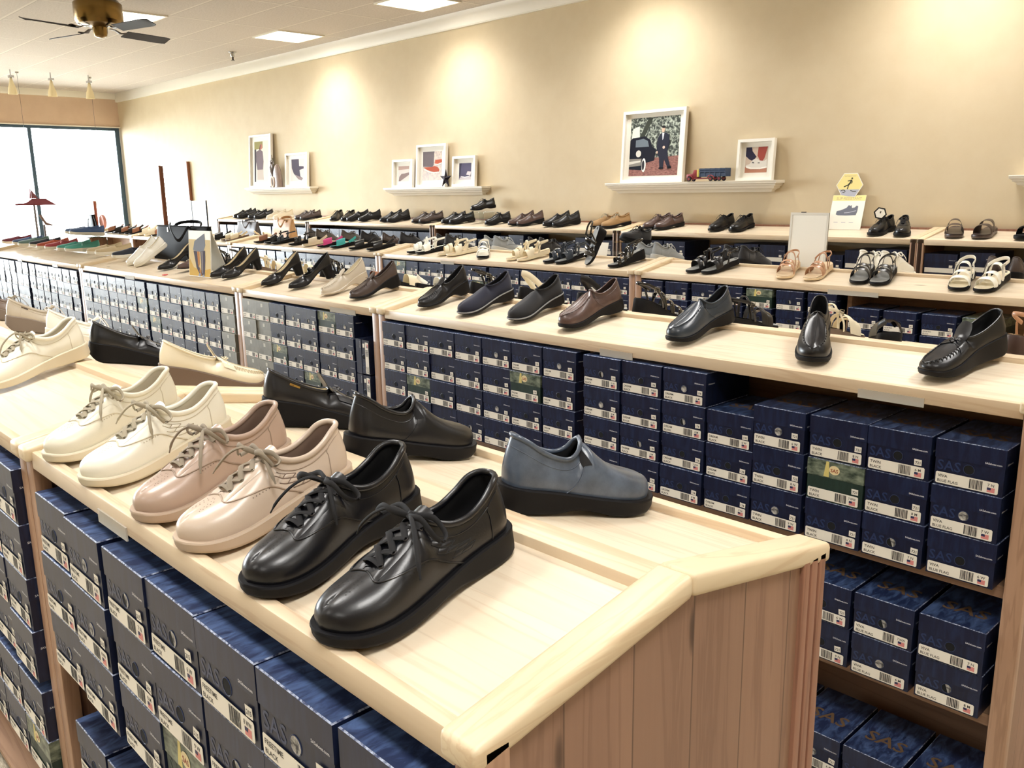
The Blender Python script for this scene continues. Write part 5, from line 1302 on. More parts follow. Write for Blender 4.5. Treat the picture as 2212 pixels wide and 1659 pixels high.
shoe('slide', 'creamsandal', 'C', -10.823, 4.115, -128, 'small cream, first of two sandal in the window glare', 'small sandals in the window glare', side=1, q=Q_LOW)
shoe('slide', 'creamsandal', 'C', -10.641, 4.115, -128, 'small cream, second of two sandal in the window glare', 'small sandals in the window glare', side=-1, q=Q_LOW)
shoe('slide', 'coppersandal', 'C', -10.434, 4.115, -128, 'small rose brown, next to the bag sandal in the window glare', 'small sandals in the window glare', side=1, q=Q_LOW)
shoe('tslide', 'dkslide', 'D', -2.067, 5.740, -72, 'dark brown slide sandal, the one nearer the rail joint', 'shoes on the wall counters', side=1, q=Q_MID, L=0.272)
shoe('tslide', 'dkslide', 'D', -1.928, 5.740, -88, 'dark brown slide sandal beside the black slide', 'shoes on the wall counters', side=-1, q=Q_MID, L=0.272)
shoe('tslide', 'blkslide', 'D', -1.715, 5.740, -112, 'black slide sandal at the picture edge', 'shoes on the wall counters', side=1, q=Q_MID, L=0.272)
shoe('derby', 'black', 'D', -2.590, 5.740, -96, 'black lace-up shoe with a hexagonal tag', 'shoes on the wall counters', side=1, q=Q_MID, seed=2, L=0.272)
shoe('derby', 'black', 'D', -2.393, 5.740, -72, 'black lace-up shoe near the rail joint, no tag', 'shoes on the wall counters', side=-1, q=Q_MID, seed=3, L=0.272)
shoe('derby', 'black', 'D', -3.134, 5.740, -105, 'black shoe mostly hidden behind the white board', 'shoes on the wall counters', side=1, q=Q_MID, L=0.272)
shoe('derby', 'black', 'D', -3.834, 5.740, -98, 'black lace-up shoe of the lone pair under the big picture, outer', 'shoes on the wall counters', side=1, q=Q_MID, seed=4, L=0.272)
shoe('derby', 'black', 'D', -3.644, 5.740, -92, 'black lace-up shoe of the lone pair under the toy truck', 'shoes on the wall counters', side=-1, q=Q_MID, seed=5, L=0.272)
shoe('derby', 'brown', 'D', -4.474, 5.740, -112, 'brown lace-up shoe under the big picture, nearer the camel pair', 'shoes on the wall counters', side=1, q=Q_MID, seed=6, L=0.272)
shoe('derby', 'brown', 'D', -4.353, 5.740, -112, 'brown lace-up shoe under the big picture, nearer the black pair', 'shoes on the wall counters', side=-1, q=Q_MID, seed=7, L=0.272)
shoe('derby', 'camel', 'D', -5.036, 5.740, -118, 'camel lace-up shoe beside its front mate', 'shoes on the wall counters', side=1, q=Q_MID, seed=8, L=0.272)
shoe('derby', 'camel', 'D', -4.876, 5.740, -118, 'camel lace-up shoe next to the rail joint', 'shoes on the wall counters', side=-1, q=Q_MID, seed=9, L=0.272)
shoe('slipper', 'black', 'D', -5.607, 5.740, -118, 'black slip-on behind its mate between brown and camel pairs', 'shoes on the wall counters', side=1, q=Q_MID, L=0.272)
shoe('slipper', 'black', 'D', -5.503, 5.740, -118, 'black slip-on in front of its mate between brown and camel pairs', 'shoes on the wall counters', side=-1, q=Q_MID, L=0.272)
shoe('slipper', 'brown', 'D', -6.063, 5.740, -118, 'brown slip-on behind its brown mate', 'shoes on the wall counters', side=1, q=Q_MID, L=0.272)
shoe('slipper', 'brown', 'D', -5.944, 5.740, -118, 'brown slip-on in front of its brown mate', 'shoes on the wall counters', side=-1, q=Q_MID, L=0.272)
shoe('derby', 'black', 'D', -6.388, 5.740, -116, 'black lace-up shoe below the one on a clear stand', 'shoes on the wall counters', side=1, q=Q_MID, seed=2, L=0.272)
shoe('derby', 'black', 'D', -7.051, 5.740, -120, 'black lace-up shoe past the rail joint, rear of a close pair', 'shoes on the wall counters', side=1, q=Q_LOW, seed=3, L=0.272)
shoe('derby', 'black', 'D', -6.970, 5.740, -120, 'black lace-up shoe past the rail joint, front of a close pair', 'shoes on the wall counters', side=-1, q=Q_LOW, seed=4, L=0.272)
shoe('derby', 'dkbrown', 'D', -7.546, 5.740, -120, 'dark brown lace-up shoe under the star, rear of a close pair', 'shoes on the wall counters', side=1, q=Q_LOW, seed=5, L=0.272)
shoe('derby', 'dkbrown', 'D', -7.427, 5.740, -120, 'dark brown lace-up shoe under the star, front of a close pair', 'shoes on the wall counters', side=-1, q=Q_LOW, seed=6, L=0.272)
shoe('slipper', 'black', 'D', -8.125, 5.740, -112, 'black slip-on of the narrow pair under the small picture, rear one', 'shoes on the wall counters', side=1, q=Q_LOW, L=0.272)
shoe('slipper', 'black', 'D', -7.986, 5.740, -108, 'black slip-on of the narrow pair under the small picture, front one', 'shoes on the wall counters', side=-1, q=Q_LOW, L=0.272)
shoe('slipper', 'black', 'D', -8.786, 5.740, -124, 'black slip-on with toe turned to the window, rear one', 'shoes on the wall counters', side=1, q=Q_LOW, L=0.272)
shoe('slipper', 'black', 'D', -8.549, 5.740, -124, 'black slip-on with toe turned to the window, front one', 'shoes on the wall counters', side=-1, q=Q_LOW, L=0.272)
shoe('derby', 'black', 'D', -9.102, 5.740, -62, 'shiny black lace-up shoe turned away from the window, rear one', 'shoes on the wall counters', side=1, q=Q_LOW, seed=7, L=0.272)
shoe('derby', 'black', 'D', -8.864, 5.740, -66, 'shiny black lace-up shoe turned away from the window, front one', 'shoes on the wall counters', side=-1, q=Q_LOW, seed=8, L=0.272)
shoe('derby', 'dkbrown', 'D', -9.952, 5.740, -122, 'dark brown shoe of the pair next to the cream suede shoes, rear one', 'shoes on the wall counters', side=1, q=Q_LOW, seed=9, L=0.272)
shoe('derby', 'dkbrown', 'D', -9.875, 5.740, -122, 'dark brown shoe of the pair next to the cream suede shoes, front one', 'shoes on the wall counters', side=-1, q=Q_LOW, seed=2, L=0.272)
shoe('derby', 'creamsuede', 'D', -10.672, 5.740, -122, 'cream suede lace-up shoe, rear of its pair', 'shoes on the wall counters', side=1, q=Q_LOW, seed=3, L=0.272)
shoe('derby', 'creamsuede', 'D', -10.501, 5.740, -122, 'cream suede lace-up shoe, front of its pair', 'shoes on the wall counters', side=-1, q=Q_LOW, seed=4, L=0.272)
shoe('derby', 'black', 'D', -11.178, 5.740, -118, 'black strapped shoe beside a tall card, rear one', 'shoes on the wall counters', side=1, q=Q_LOW, seed=5, L=0.272)
shoe('derby', 'black', 'D', -11.010, 5.740, -110, 'black strapped shoe beside a tall card, front one', 'shoes on the wall counters', side=-1, q=Q_LOW, seed=6, L=0.272)
shoe('slipper', 'black', 'D', -11.607, 5.740, -122, 'small black loafer at the end of the wall counter, rear one', 'shoes on the wall counters', side=1, q=Q_LOW, L=0.272)
shoe('slipper', 'black', 'D', -11.498, 5.740, -122, 'small black loafer at the end of the wall counter, front one', 'shoes on the wall counters', side=-1, q=Q_LOW, L=0.272)
shoe('wedgesandal', 'tanwedge', 'B', -0.662, 2.660, 78, 'tan strap sandal on dark wedge at the picture edge', 'sandals on the rear slope of the middle counter', side=1, L=0.24)
shoe('slide', 'blkslide', 'B', -1.128, 2.637, 118, 'black open-back slide seen from behind near the carpet end', 'sandals on the rear slope of the middle counter', side=1, L=0.24)
shoe('strapsandal', 'bedtan', 'B', -1.214, 2.663, 82, 'taupe buckled sandal behind the black slip-on that points straight out', 'sandals on the rear slope of the middle counter', side=1, L=0.24)
shoe('strapsandal', 'blacksandal', 'B', -1.507, 2.661, 80, 'black slingback sandal behind the dark teal slip-on', 'sandals on the rear slope of the middle counter', side=1, L=0.24)
shoe('wedgesandal', 'patentsandal', 'B', -1.879, 2.661, 80, 'black strappy wedge sandal behind the brown slip-on', 'sandals on the rear slope of the middle counter', side=1, L=0.24)
shoe('wedgeslide', 'blacksandal', 'B', -2.148, 2.661, 80, 'dark clog sandal behind the charcoal stretch slip-on', 'sandals on the rear slope of the middle counter', side=1, L=0.24)
shoe('wedgeslide', 'linenwedge', 'B', -2.463, 2.661, 80, 'cream clog sandal on dark wedge, behind charcoal stretch slip-on', 'sandals on the rear slope of the middle counter', side=1, L=0.24)
shoe('wedgesandal', 'patentsandal', 'B', -2.761, 2.661, 80, 'black strappy wedge sandal behind the navy stretch slip-on', 'sandals on the rear slope of the middle counter', side=1, L=0.24)
shoe('slide', 'whitewedge', 'B', -3.135, 2.661, 80, 'white open slide on dark wedge behind the black heeled moccasin', 'sandals on the rear slope of the middle counter', side=1, L=0.24)
shoe('slide', 'linenwedge', 'B', -3.366, 2.661, 80, 'linen open slide with punched flower behind the brown heeled moccasin', 'sandals on the rear slope of the middle counter', side=1, L=0.24)
shoe('slide', 'coppersandal', 'B', -3.646, 2.661, 80, 'copper brown slide behind the pale taupe moccasin', 'sandals on the rear slope of the middle counter', side=1, L=0.24)
shoe('wedgesandal', 'patentsandal', 'B', -3.945, 2.661, 80, 'shiny black sandal behind the mary jane', 'sandals on the rear slope of the middle counter', side=1, L=0.24)
shoe('strapsandal', 'linenwedge', 'B', -4.265, 2.661, 80, 'beige strappy sandal behind the mary jane and red-tagged loafer', 'sandals on the rear slope of the middle counter', side=1, L=0.24)
shoe('strapsandal', 'bedtan', 'B', -4.668, 2.661, 80, 'taupe strappy sandal behind the plain black pump', 'sandals on the rear slope of the middle counter', side=1, L=0.24)
shoe('wedgesandal', 'patentsandal', 'B', -4.975, 2.661, 80, 'black strappy sandal just behind the plain black pump', 'sandals on the rear slope of the middle counter', side=1, L=0.24)
shoe('wedgesandal', 'patentsandal', 'B', -5.225, 2.661, 80, 'black strappy sandal behind the photo sign', 'sandals on the rear slope of the middle counter', side=1, L=0.24)
shoe('slide', 'linenwedge', 'B', -6.786, 2.661, 80, 'beige open-toe sandal behind the propped white pair', 'sandals on the rear slope of the middle counter', side=1, L=0.24)
shoe('slide', 'coppersandal', 'B', -7.152, 2.661, 80, 'copper open-toe sandal behind the beige slip-ons', 'sandals on the rear slope of the middle counter', side=1, L=0.24)
shoe('slide', 'blkslide', 'B', -8.430, 2.661, 80, 'black slide behind the rust coloured canvas shoe', 'sandals on the rear slope of the middle counter', side=1, L=0.24)
shoe('slide', 'blkslide', 'B', -8.973, 2.661, 80, 'black slide behind the sage canvas shoe', 'sandals on the rear slope of the middle counter', side=1, L=0.24)
shoe('sneaker', 'greysneaker', 'C', -3.432, 4.661, 80, 'pale grey sneaker, rear one of the pair beyond the dark strappy sandals', 'sneakers on the rear slope of the far counter', side=1, L=0.265, seed=1)
shoe('sneaker', 'greysneaker', 'C', -3.298, 4.661, 80, 'pale grey sneaker, front one of the pair beyond the dark strappy sandals', 'sneakers on the rear slope of the far counter', side=-1, L=0.265, seed=2)
shoe('sneaker', 'blacksneaker', 'C', -2.803, 4.661, 80, 'black sneaker, rear one of the pair beyond the tan sandals', 'sneakers on the rear slope of the far counter', side=1, L=0.265, seed=3)
shoe('sneaker', 'blacksneaker', 'C', -2.711, 4.661, 80, 'black sneaker, front one of the pair beyond the tan sandals', 'sneakers on the rear slope of the far counter', side=-1, L=0.265, seed=4)
shoe('sneaker', 'whitesneaker', 'C', -1.990, 4.666, 80, 'bright white sneaker, rear one of the pair beyond the black sandals', 'sneakers on the rear slope of the far counter', side=1, L=0.27, seed=5)
shoe('sneaker', 'whitesneaker', 'C', -1.915, 4.666, 80, 'bright white sneaker, front one of the pair beyond the black sandals', 'sneakers on the rear slope of the far counter', side=-1, L=0.27, seed=6)
shoe('slipper', 'dkbrown', 'C', -1.440, 4.659, 96, 'dark brown shoe with tan heel pad, right behind the white sandals', 'sneakers on the rear slope of the far counter', side=1, L=0.26)
shoe('slipper', 'dkbrown', 'C', -1.345, 4.659, 96, 'dark brown shoe at the picture edge beyond the white sandals', 'sneakers on the rear slope of the far counter', side=-1, L=0.26)
shoe('sneaker', 'greysneaker', 'C', -4.884, 4.661, 80, 'pale grey sneaker, rear one of the pair beyond the cream sandals', 'sneakers on the rear slope of the far counter', side=1, L=0.265, seed=7)
shoe('sneaker', 'greysneaker', 'C', -4.787, 4.661, 80, 'pale grey sneaker, front one of the pair beyond the cream sandals', 'sneakers on the rear slope of the far counter', side=-1, L=0.265, seed=8)
shoe('sneaker', 'blacksneaker', 'C', -4.418, 4.661, 80, 'black sneaker, rear one of the pair beyond the dark blue sandals', 'sneakers on the rear slope of the far counter', side=1, L=0.265, seed=1)
shoe('sneaker', 'blacksneaker', 'C', -4.307, 4.661, 80, 'black sneaker, front one of the pair beyond the dark blue sandals', 'sneakers on the rear slope of the far counter', side=-1, L=0.265, seed=2)
shoe('sneaker', 'blacksneaker', 'C', -5.450, 4.661, 80, 'black and grey sneaker beyond the cream flat sandals', 'sneakers on the rear slope of the far counter', side=1, L=0.265, q=Q_LOW, seed=3)
shoe('sneaker', 'blacksneaker', 'C', -5.335, 4.661, 80, 'black and grey sneaker next to the grey pair', 'sneakers on the rear slope of the far counter', side=-1, L=0.265, q=Q_LOW, seed=4)
shoe('sneaker', 'blacksneaker', 'C', -5.926, 4.661, 80, 'black sneaker beyond the white flat sandals at the counter joint', 'sneakers on the rear slope of the far counter', side=1, L=0.265, q=Q_LOW, seed=5)
shoe('sneaker', 'charcoal', 'C', -7.373, 4.661, 80, 'charcoal suede sneaker beyond the cream slide, rear one', 'sneakers on the rear slope of the far counter', side=1, L=0.265, q=Q_LOW, seed=7)
shoe('sneaker', 'charcoal', 'C', -7.242, 4.661, 80, 'charcoal suede sneaker beyond the cream slide, front one', 'sneakers on the rear slope of the far counter', side=-1, L=0.265, q=Q_LOW, seed=8)
shoe('sneaker', 'charcoal', 'C', -6.810, 4.661, 80, 'charcoal sneaker beyond the pink slide', 'sneakers on the rear slope of the far counter', side=1, L=0.265, q=Q_LOW, seed=1)
shoe('sneaker', 'blacksneaker', 'C', -6.502, 4.661, 80, 'black sneaker beyond the teal slide', 'sneakers on the rear slope of the far counter', side=1, L=0.265, q=Q_LOW, seed=2)
shoe('slipper', 'dkbrown', 'C', -6.179, 4.646, 80, 'dark brown slip-on beyond the plain black slide', 'sneakers on the rear slope of the far counter', side=1, L=0.25, q=Q_LOW)
shoe('slide', 'bedtan', 'C', -8.440, 4.636, 80, 'tan sandal behind the copper tan slide', 'sneakers on the rear slope of the far counter', side=1, L=0.24, q=Q_LOW)

# ---------------------------------------------------------------- ceiling fittings
PANEL = mat('lit_panel', '#fffdf4', .5, emit='#fff8e8', estr=6.0)
for i, (lx, ly) in enumerate(LIGHTS):
    nm = 'recessed square ceiling light near the fan' if i == 2 else 'recessed square ceiling light closest to the shoe wall and sprinkler' if i == 0 else 'recessed square ceiling light above the ledge with three frames' if i == 1 else 'recessed square ceiling light further along the grid'
    t = thing('ceiling_light', nm, 'ceiling light', 'recessed ceiling lights', (lx, ly, CEIL))
    f = MB()
    for a in (-.295, .275): f.box(a, a+.02, -.295, .295, -.012, -.0005)
    for a in (-.295, .275): f.box(-.275, .275, a, a+.02, -.012, -.0005)
    build(f, 'light_frame', TRIMW, t, smooth=0)
    build(MB().box(-.275, .275, -.275, .275, -.008, -.001), 'diffuser', PANEL, t, smooth=0)
BRASS = mat('antique_brass', '#7a6238', .25, 1.0); BLADE = mat('dark_blade', '#1d1a26', .6); BLADEIRON = mat('bronze_iron', '#3d3229', .4, .8)
fan = thing('ceiling_fan', 'brass ceiling fan with four dark blades', 'ceiling fan', None, (-8.42, 3.06, 0))
FZ = 3.10
build(MB().lathe([(0.001, CEIL), (.09, CEIL), (.10, CEIL-.03), (.05, CEIL-.05), (.001, CEIL-.05)], 24), 'canopy', BRASS, fan)
build(MB().lathe([(.03, CEIL-.04), (.03, FZ+.2)], 12), 'downrod', BRASS, fan)
build(MB().lathe([(.001, FZ+.215), (.09, FZ+.215), (.17, FZ+.195), (.195, FZ+.17), (.2, FZ+.165), (.2, FZ+.03), (.195, FZ+.022), (.18, FZ-.005), (.10, FZ-.025), (.001, FZ-.025)], 40), 'motor_housing', BRASS, fan)
build(MB().lathe([(.001, FZ-.02), (.062, FZ-.022), (.06, FZ-.07), (.052, FZ-.10), (.03, FZ-.112), (.001, FZ-.114)], 24), 'switch_cup', BRASS, fan)
for k in range(4):
    a = rad(15+90*k); ca, sa = math.cos(a), math.sin(a)
    Mx = Matrix(((ca, -sa, 0), (sa, ca, 0), (0, 0, 1)))
    b = MB(); rows = []
    for i in range(13):
        r_ = .24+.46*i/12; w = (.056+.016*i/12)*(1 if i < 11 else (.9 if i == 11 else .6))
        rows.append([Mx @ V(r_, w*j/3, FZ-.05-.016*j/3) for j in range(-3, 4)])
    b.grid(rows); b.grid([[p-V(0, 0, .006) for p in r] for r in rows], flip=True)
    edge = [r[0] for r in rows]+rows[-1][1:-1]+[r[-1] for r in rows[::-1]]+rows[0][-2:0:-1]
    for p, q_ in zip(edge, edge[1:]+edge[:1]): b.face([p, q_, q_-V(0, 0, .006), p-V(0, 0, .006)])
    build(b, 'blade', BLADE, fan)
    ir = MB(); ir.tube([Mx @ V(*p) for p in ((.10, 0, FZ-.03), (.15, 0, FZ-.03), (.20, 0, FZ-.052), (.28, 0, FZ-.042))], .022, .005, n=8, taper=[.6, .7, 1.2, 1.5])
    build(ir, 'blade_iron', BLADEIRON, fan)
CHROME = mat('chrome', '#b9b9bb', .2, 1.0)
sp = thing('fire_sprinkler', 'chrome fire sprinkler hanging below the ceiling grid', 'sprinkler', None, (-10.78, 5.5, CEIL))
build(MB().lathe([(.001, 0), (.05, 0), (.048, -.012), (.028, -.022), (.026, -.05), (.02, -.06), (.001, -.06)], 20), 'escutcheon', CHROME, sp)
build(MB().lathe([(.001, -.055), (.012, -.055), (.011, -.10), (.001, -.10)], 12).lathe([(.001, -.098), (.022, -.10), (.022, -.104), (.001, -.104)], 16), 'sprinkler_head', DARKMETAL, sp)
SHADE = mat('frosted_shade', '#e6d7ae', .45)
for x, y, w in ((-14.1, 3.84, 'farthest from the corner'), (-14.1, 4.36, 'in the middle of the three'), (-14.1, 4.88, 'closest to the corner')):
    t = thing('track_lamp', 'small cone track lamp in front of the window header, %s' % w, 'lamp', 'cone track lamps', (x, y, 0))
    z0 = CEIL-.19
    build(MB().tube([(0, 0, CEIL), (0, 0, z0+.10)], .008, n=8).box(-.03, .05, -.03, .03, z0+.08, z0+.11), 'bracket', CHROME, t)
    build(MB().lathe([(.014, z0+.08), (.024, z0+.03), (.05, z0-.06), (.062, z0-.14), (.058, z0-.14), (.046, z0-.06), (.02, z0+.03)], 20), 'lamp_shade', SHADE, t)
for y, w in ((3.98, 'farther from the corner'), (4.97, 'nearer the corner')):
    t = thing('hanging_wire', 'thin wire hanging from the ceiling before the window, %s' % w, 'wire', 'hanging sign wires', (-14.3, y, 0))
    build(MB().lathe([(.001, CEIL), (.025, CEIL), (.022, CEIL-.02), (.001, CEIL-.02)], 12), 'ceiling_hook', CHROME, t)
    build(MB().tube([(0, 0, CEIL-.02), (0, 0, 1.95)], .0022, n=6), 'cable', DARKMETAL, t)
hs = thing('hanging_sign', 'clear acrylic sign hanging from two wires before the window', 'sign', None, (-14.3, 3.98, 1.95))
build(MB().box(-.003, .003, -.02, 1.01, -.34, 0), 'acrylic_sheet', ACRYL, hs)

# ---------------------------------------------------------------- wall ledges and what stands on them
LEDGE = mat('ledge_paint', '#e9e2d3', .45)
def ledge(x0, x1, z, lab):
    """crown-moulded ledge, top at z"""
    prof = [(0, 0), (.125, 0), (.125, -.012), (.112, -.018), (.108, -.03), (.092, -.036), (.085, -.05), (.064, -.056), (.05, -.068), (.044, -.078), (0, -.078)]
    t = thing('wall_ledge', lab, 'wall shelf', 'crown-moulded wall ledges', ((x0+x1)/2, WALL_Y, z))
    m = MB(); h = (x1-x0)/2; rows = []
    for d, zz in prof:
        e = h-(.125-d)
        rows.append([(-e, -.0005, zz), (-e, -d, zz), (e, -d, zz), (e, -.0005, zz)])
    m.grid(rows)
    m.face([(-h, 0, 0), (h, 0, 0), (h, -.125, 0), (-h, -.125, 0)][::-1])
    m.face([rows[-1][0], rows[-1][1], rows[-1][2], rows[-1][3]])
    build(m, 'moulding', LEDGE, t, smooth=20)
    build(MB().box(-h, h, -.128, -.0005, -.001, .008), 'shelf_board', LEDGE, t, bevel=.002)
    return z+.008
PC = {}
def pc(h):
    if h not in PC: PC[h] = mat('photo_print_'+h, '#'+h, .75, spec=.15)
    return PC[h]
FOLI = noise_mat('photo_foliage', '#2c3430', '#b9c2b4', 42, .8, 0, (1, 1, 1), 6, .45, .62)
GRND = noise_mat('photo_ground', '#6d4540', '#a5736a', 40, .8, 0, (1, 1, 3), 5)
def frame(x0, x1, z, h, lab, shapes, m=.035, mat_w=(.06, .06), lean=4.0, depth=.035, y=None):
    """white box frame leaning on the wall; shapes: (material, [(u,v)...]) in the photo's unit square"""
    w = x1-x0; fw = min(.024, w*.07)
    yb = (y if y is not None else WALL_Y-.052-h*math.sin(rad(lean)))
    t = thing('picture_frame', lab, 'picture frame', 'white box frames on the ledges', ((x0+x1)/2, yb, z+.001))
    t.rotation_euler = (rad(-lean), 0, 0)
    f = MB(); a = w/2
    f.box(-a, -a+fw, 0, depth, 0, h).box(a-fw, a, 0, depth, 0, h).box(-a+fw, a-fw, 0, depth, 0, fw).box(-a+fw, a-fw, 0, depth, h-fw, h)
    build(f, 'frame_border', WHITE, t, smooth=0)
    build(MB().box(-a+fw, a-fw, depth-.008, depth-.003, fw, h-fw), 'mat_board', mat('mat_board', '#efece2', .7), t, smooth=0)
    mw, mh = mat_w; x0_, x1_, z0_, z1_ = -a+fw+mw*w, a-fw-mw*w, fw+mh*h, h-fw-mh*h
    pm = MB(); mats = []
    for i, (mt, poly) in enumerate(shapes):
        if mt not in mats: mats.append(mt)
        pm.face([(x0_+(x1_-x0_)*u, depth-.0085-.00025*i, z0_+(z1_-z0_)*v) for u, v in poly], mats.index(mt))
    build(pm, 'photo', mats, t, smooth=0, weld=False)
    return t
SQ = [(0, 0), (1, 0), (1, 1), (0, 1)]
def ell(cx, cy, rx, ry, n=18): return [(cx+rx*math.cos(2*math.pi*k/n), cy+ry*math.sin(2*math.pi*k/n)) for k in range(n)]
Z3 = ledge(-5.06, -3.42, 1.662, 'long white ledge carrying the big car picture and toy truck')
car = [(FOLI, SQ), (GRND, [(0, 0), (1, 0), (1, .33), (0, .28)]), (pc('3b4038'), [(.16, .6), (.36, .99), (.46, .99), (.26, .6)]),
       (pc('dfe6d8'), [(.02, .62), (.2, .66), (.18, .86), (.05, .82)]), (pc('1a1c28'), [(0, .12), (.28, .1), (.34, .22), (.52, .26), (.55, .45), (.46, .5), (.42, .62), (.3, .68), (.05, .66), (0, .62)]),
       (pc('6f7a84'), [(.12, .5), (.40, .5), (.37, .6), (.28, .64), (.12, .62)]), (pc('8f8b84'), [(0, .16), (.25, .18), (.26, .30), (0, .30)]), (pc('d8d4cc'), [(0, .20), (.24, .24), (.24, .27), (0, .25)]),
       (pc('d8d6ce'), ell(.19, .385, .055, .06)), (pc('f2f0ea'), ell(.31, .185, .045, .12)), (pc('3a3a40'), ell(.30, .185, .028, .085)),
       (pc('2a2c3a'), [(.56, .40), (.57, .62), (.61, .70), (.66, .72), (.74, .72), (.80, .68), (.82, .55), (.78, .42), (.80, .30), (.86, .14), (.80, .13), (.72, .28), (.71, .13), (.64, .13), (.62, .30)]),
       (pc('e2e6ee'), [(.655, .72), (.70, .72), (.685, .62), (.67, .60)]), (pc('d9b9a4'), ell(.675, .775, .032, .045)), (pc('1b1a1e'), ell(.68, .82, .036, .022)), (pc('e0c4b2'), ell(.705, .475, .025, .025)), (pc('d8bca8'), ell(.575, .395, .016, .025)),
       (pc('15161c'), [(.62, .11), (.72, .11), (.72, .135), (.64, .14)]), (pc('15161c'), [(.80, .11), (.88, .12), (.87, .16), (.80, .15)])]
frame(-4.92, -4.28, Z3, .585, 'largest white frame: photo of a suited man beside a black vintage car', car, mat_w=(.07, .055))
foot = [(pc('c9b7a6'), SQ), (pc('b5806a'), [(0, 0), (1, 0), (1, .2), (0, .22)]), (pc('2e2c40'), [(0, .66), (.18, .52), (.34, .46), (.5, .62), (.3, .84), (.26, 1), (0, 1)]), (pc('98483f'), [(.56, 1), (.98, 1), (.86, .55), (.78, .44), (.66, .48), (.54, .66)]),
        (pc('ddd8cf'), [(.04, .3), (.2, .34), (.34, .5), (.5, .56), (.66, .47), (.86, .45), (.98, .52), (1, .24), (.7, .18), (.3, .2), (.08, .25)]), (pc('f5f2ea'), [(.03, .28), (.3, .2), (.7, .19), (1, .24), (1, .18), (.7, .13), (.25, .14), (.06, .2)]), (pc('6c6a6e'), [(.3, .38), (.42, .36), (.4, .42), (.32, .43)]), (pc('6c6a6e'), [(.58, .36), (.68, .36), (.66, .40), (.58, .40)])]
frame(-3.80, -3.49, Z3, .305, 'square white frame with a grey sneaker photo beside the toy truck', foot, mat_w=(.13, .12))
# toy truck: red cab and chassis, blue stake body
TR = mat('toy_red', '#8d3036', .45); TB = mat('toy_blue', '#2c3f5c', .5); TK = mat('toy_tyre', '#17171a', .7); TY = mat('toy_yellow', '#cdb84c', .5)
tk = thing('toy_truck', 'old toy truck, red cab with blue stake body', 'toy truck', None, (-4.20, WALL_Y-.115, Z3+.0005)); tk.rotation_euler = (0, 0, rad(2))
build(MB().box(.0, .32, -.028, .028, .018, .028), 'chassis', TR, tk, bevel=.002)
cab = MB().prism([(.0, .024), (.0, .052), (.01, .058), (.055, .06), (.068, .088), (.095, .09), (.10, .075), (.10, .024)], -.03, .03, lambda u, v, d: (u, d, v)); cab.tube([(.012, -.033, .026), (.02, -.033, .042), (.035, -.033, .046), (.052, -.033, .036), (.06, -.033, .024)], .005, n=6); fe = MB().tube([(.195, -.034, .024), (.205, -.034, .042), (.225, -.034, .046), (.245, -.034, .038), (.256, -.034, .024)], .005, n=6); build(fe, 'rear_fender', TR, tk)
build(cab, 'cab', TR, tk, bevel=.002)
bed = MB().box(.12, .355, -.036, .036, .034, .062); _ = [bed.box(.125+.045*k, .131+.045*k, -.038, .038, .034, .098) for k in range(6)]; _ = [bed.box(.12, .355, s_*.036-.002, s_*.036+.002, z_, z_+.012) for s_ in (1, -1) for z_ in (.068, .084)]
build(bed, 'stake_body', TB, tk, smooth=0)
build(MB().box(.098, .122, -.034, .034, .034, .090), 'signboard', TY, tk, bevel=.001)
for wx in (.028, .225, .30):
    for s_ in (1, -1):
        M_ = Matrix.Rotation(rad(90), 3, 'X')
        w_ = build(MB().lathe([(.001, -.006), (.016, -.006), (.0185, -.003), (.0185, .003), (.016, .006), (.001, .006)], 20, (wx, s_*.034, .019), 0, M_), 'wheel', TK, tk)
        build(MB().lathe([(.001, -.0068), (.010, -.0068), (.010, .0068), (.001, .0068)], 16, (wx, s_*.034, .019), 0, M_), 'hub', TR, w_)
Z2 = ledge(-8.33, -6.66, 1.660, 'white ledge carrying three frames and an iron star')
frame(-8.24, -7.87, Z2, .305, 'small white frame with a pale shoe photo, left of three', [(pc('d6cfca'), SQ), (pc('b59a90'), [(0, .75), (1, .8), (1, 1), (0, 1)]), (pc('8c7a78'), [(.05, .02), (.2, .02), (1, .42), (1, .58), (.6, .52), (.3, .5), (.1, .3)])], mat_w=(.17, .15))
frame(-7.79, -7.29, Z2, .445, 'tall white frame with red boot photo in the middle of three', [(noise_mat('photo_leaves', '#8f7a70', '#c3a88c', 50, .4), SQ), (pc('6d6468'), [(.02, .48), (.5, .46), (.58, .52), (.6, 1), (.0, 1)]), (pc('b0543c'), [(.06, .46), (.5, .46), (.62, .5), (.8, .45), (.88, .36), (.86, .3), (.6, .29), (.4, .32), (.2, .38)]), (pc('efe6da'), [(.04, .42), (.2, .38), (.4, .31), (.6, .28), (.86, .29), (.9, .33), (.88, .26), (.6, .24), (.35, .28), (.08, .36)]),
      (pc('b5583f'), [(.62, .54), (1, .58), (1, .72), (.66, .70)]), (pc('efe6da'), [(.60, .55), (.8, .52), (1, .58), (1, .61), (.8, .56), (.6, .58)])], mat_w=(.13, .11))
frame(-7.19, -6.83, Z2, .305, 'small white frame with a dark jeans photo, right of three', [(pc('57536a'), SQ), (pc('3e3b4e'), [(.0, .2), (.1, .2), (.2, 1), (0, 1)]), (pc('c8c2c8'), [(0, 0), (1, 0), (1, .18), (.1, .15)]), (pc('d9cfd2'), [(.6, .3), (.95, .25), (1, .48), (.7, .5)]), (pc('f2eef0'), [(.15, .22), (.5, .17), (.95, .24), (.95, .2), (.5, .13), (.15, .18)])], mat_w=(.17, .15))
star = thing('iron_star', 'black iron star standing between two white frames', 'star ornament', None, (-7.245, WALL_Y-.11, Z2+.001)); star.rotation_euler = (rad(-4), 0, 0)
IRON = mat('black_iron', '#2a2530', .5, .7)
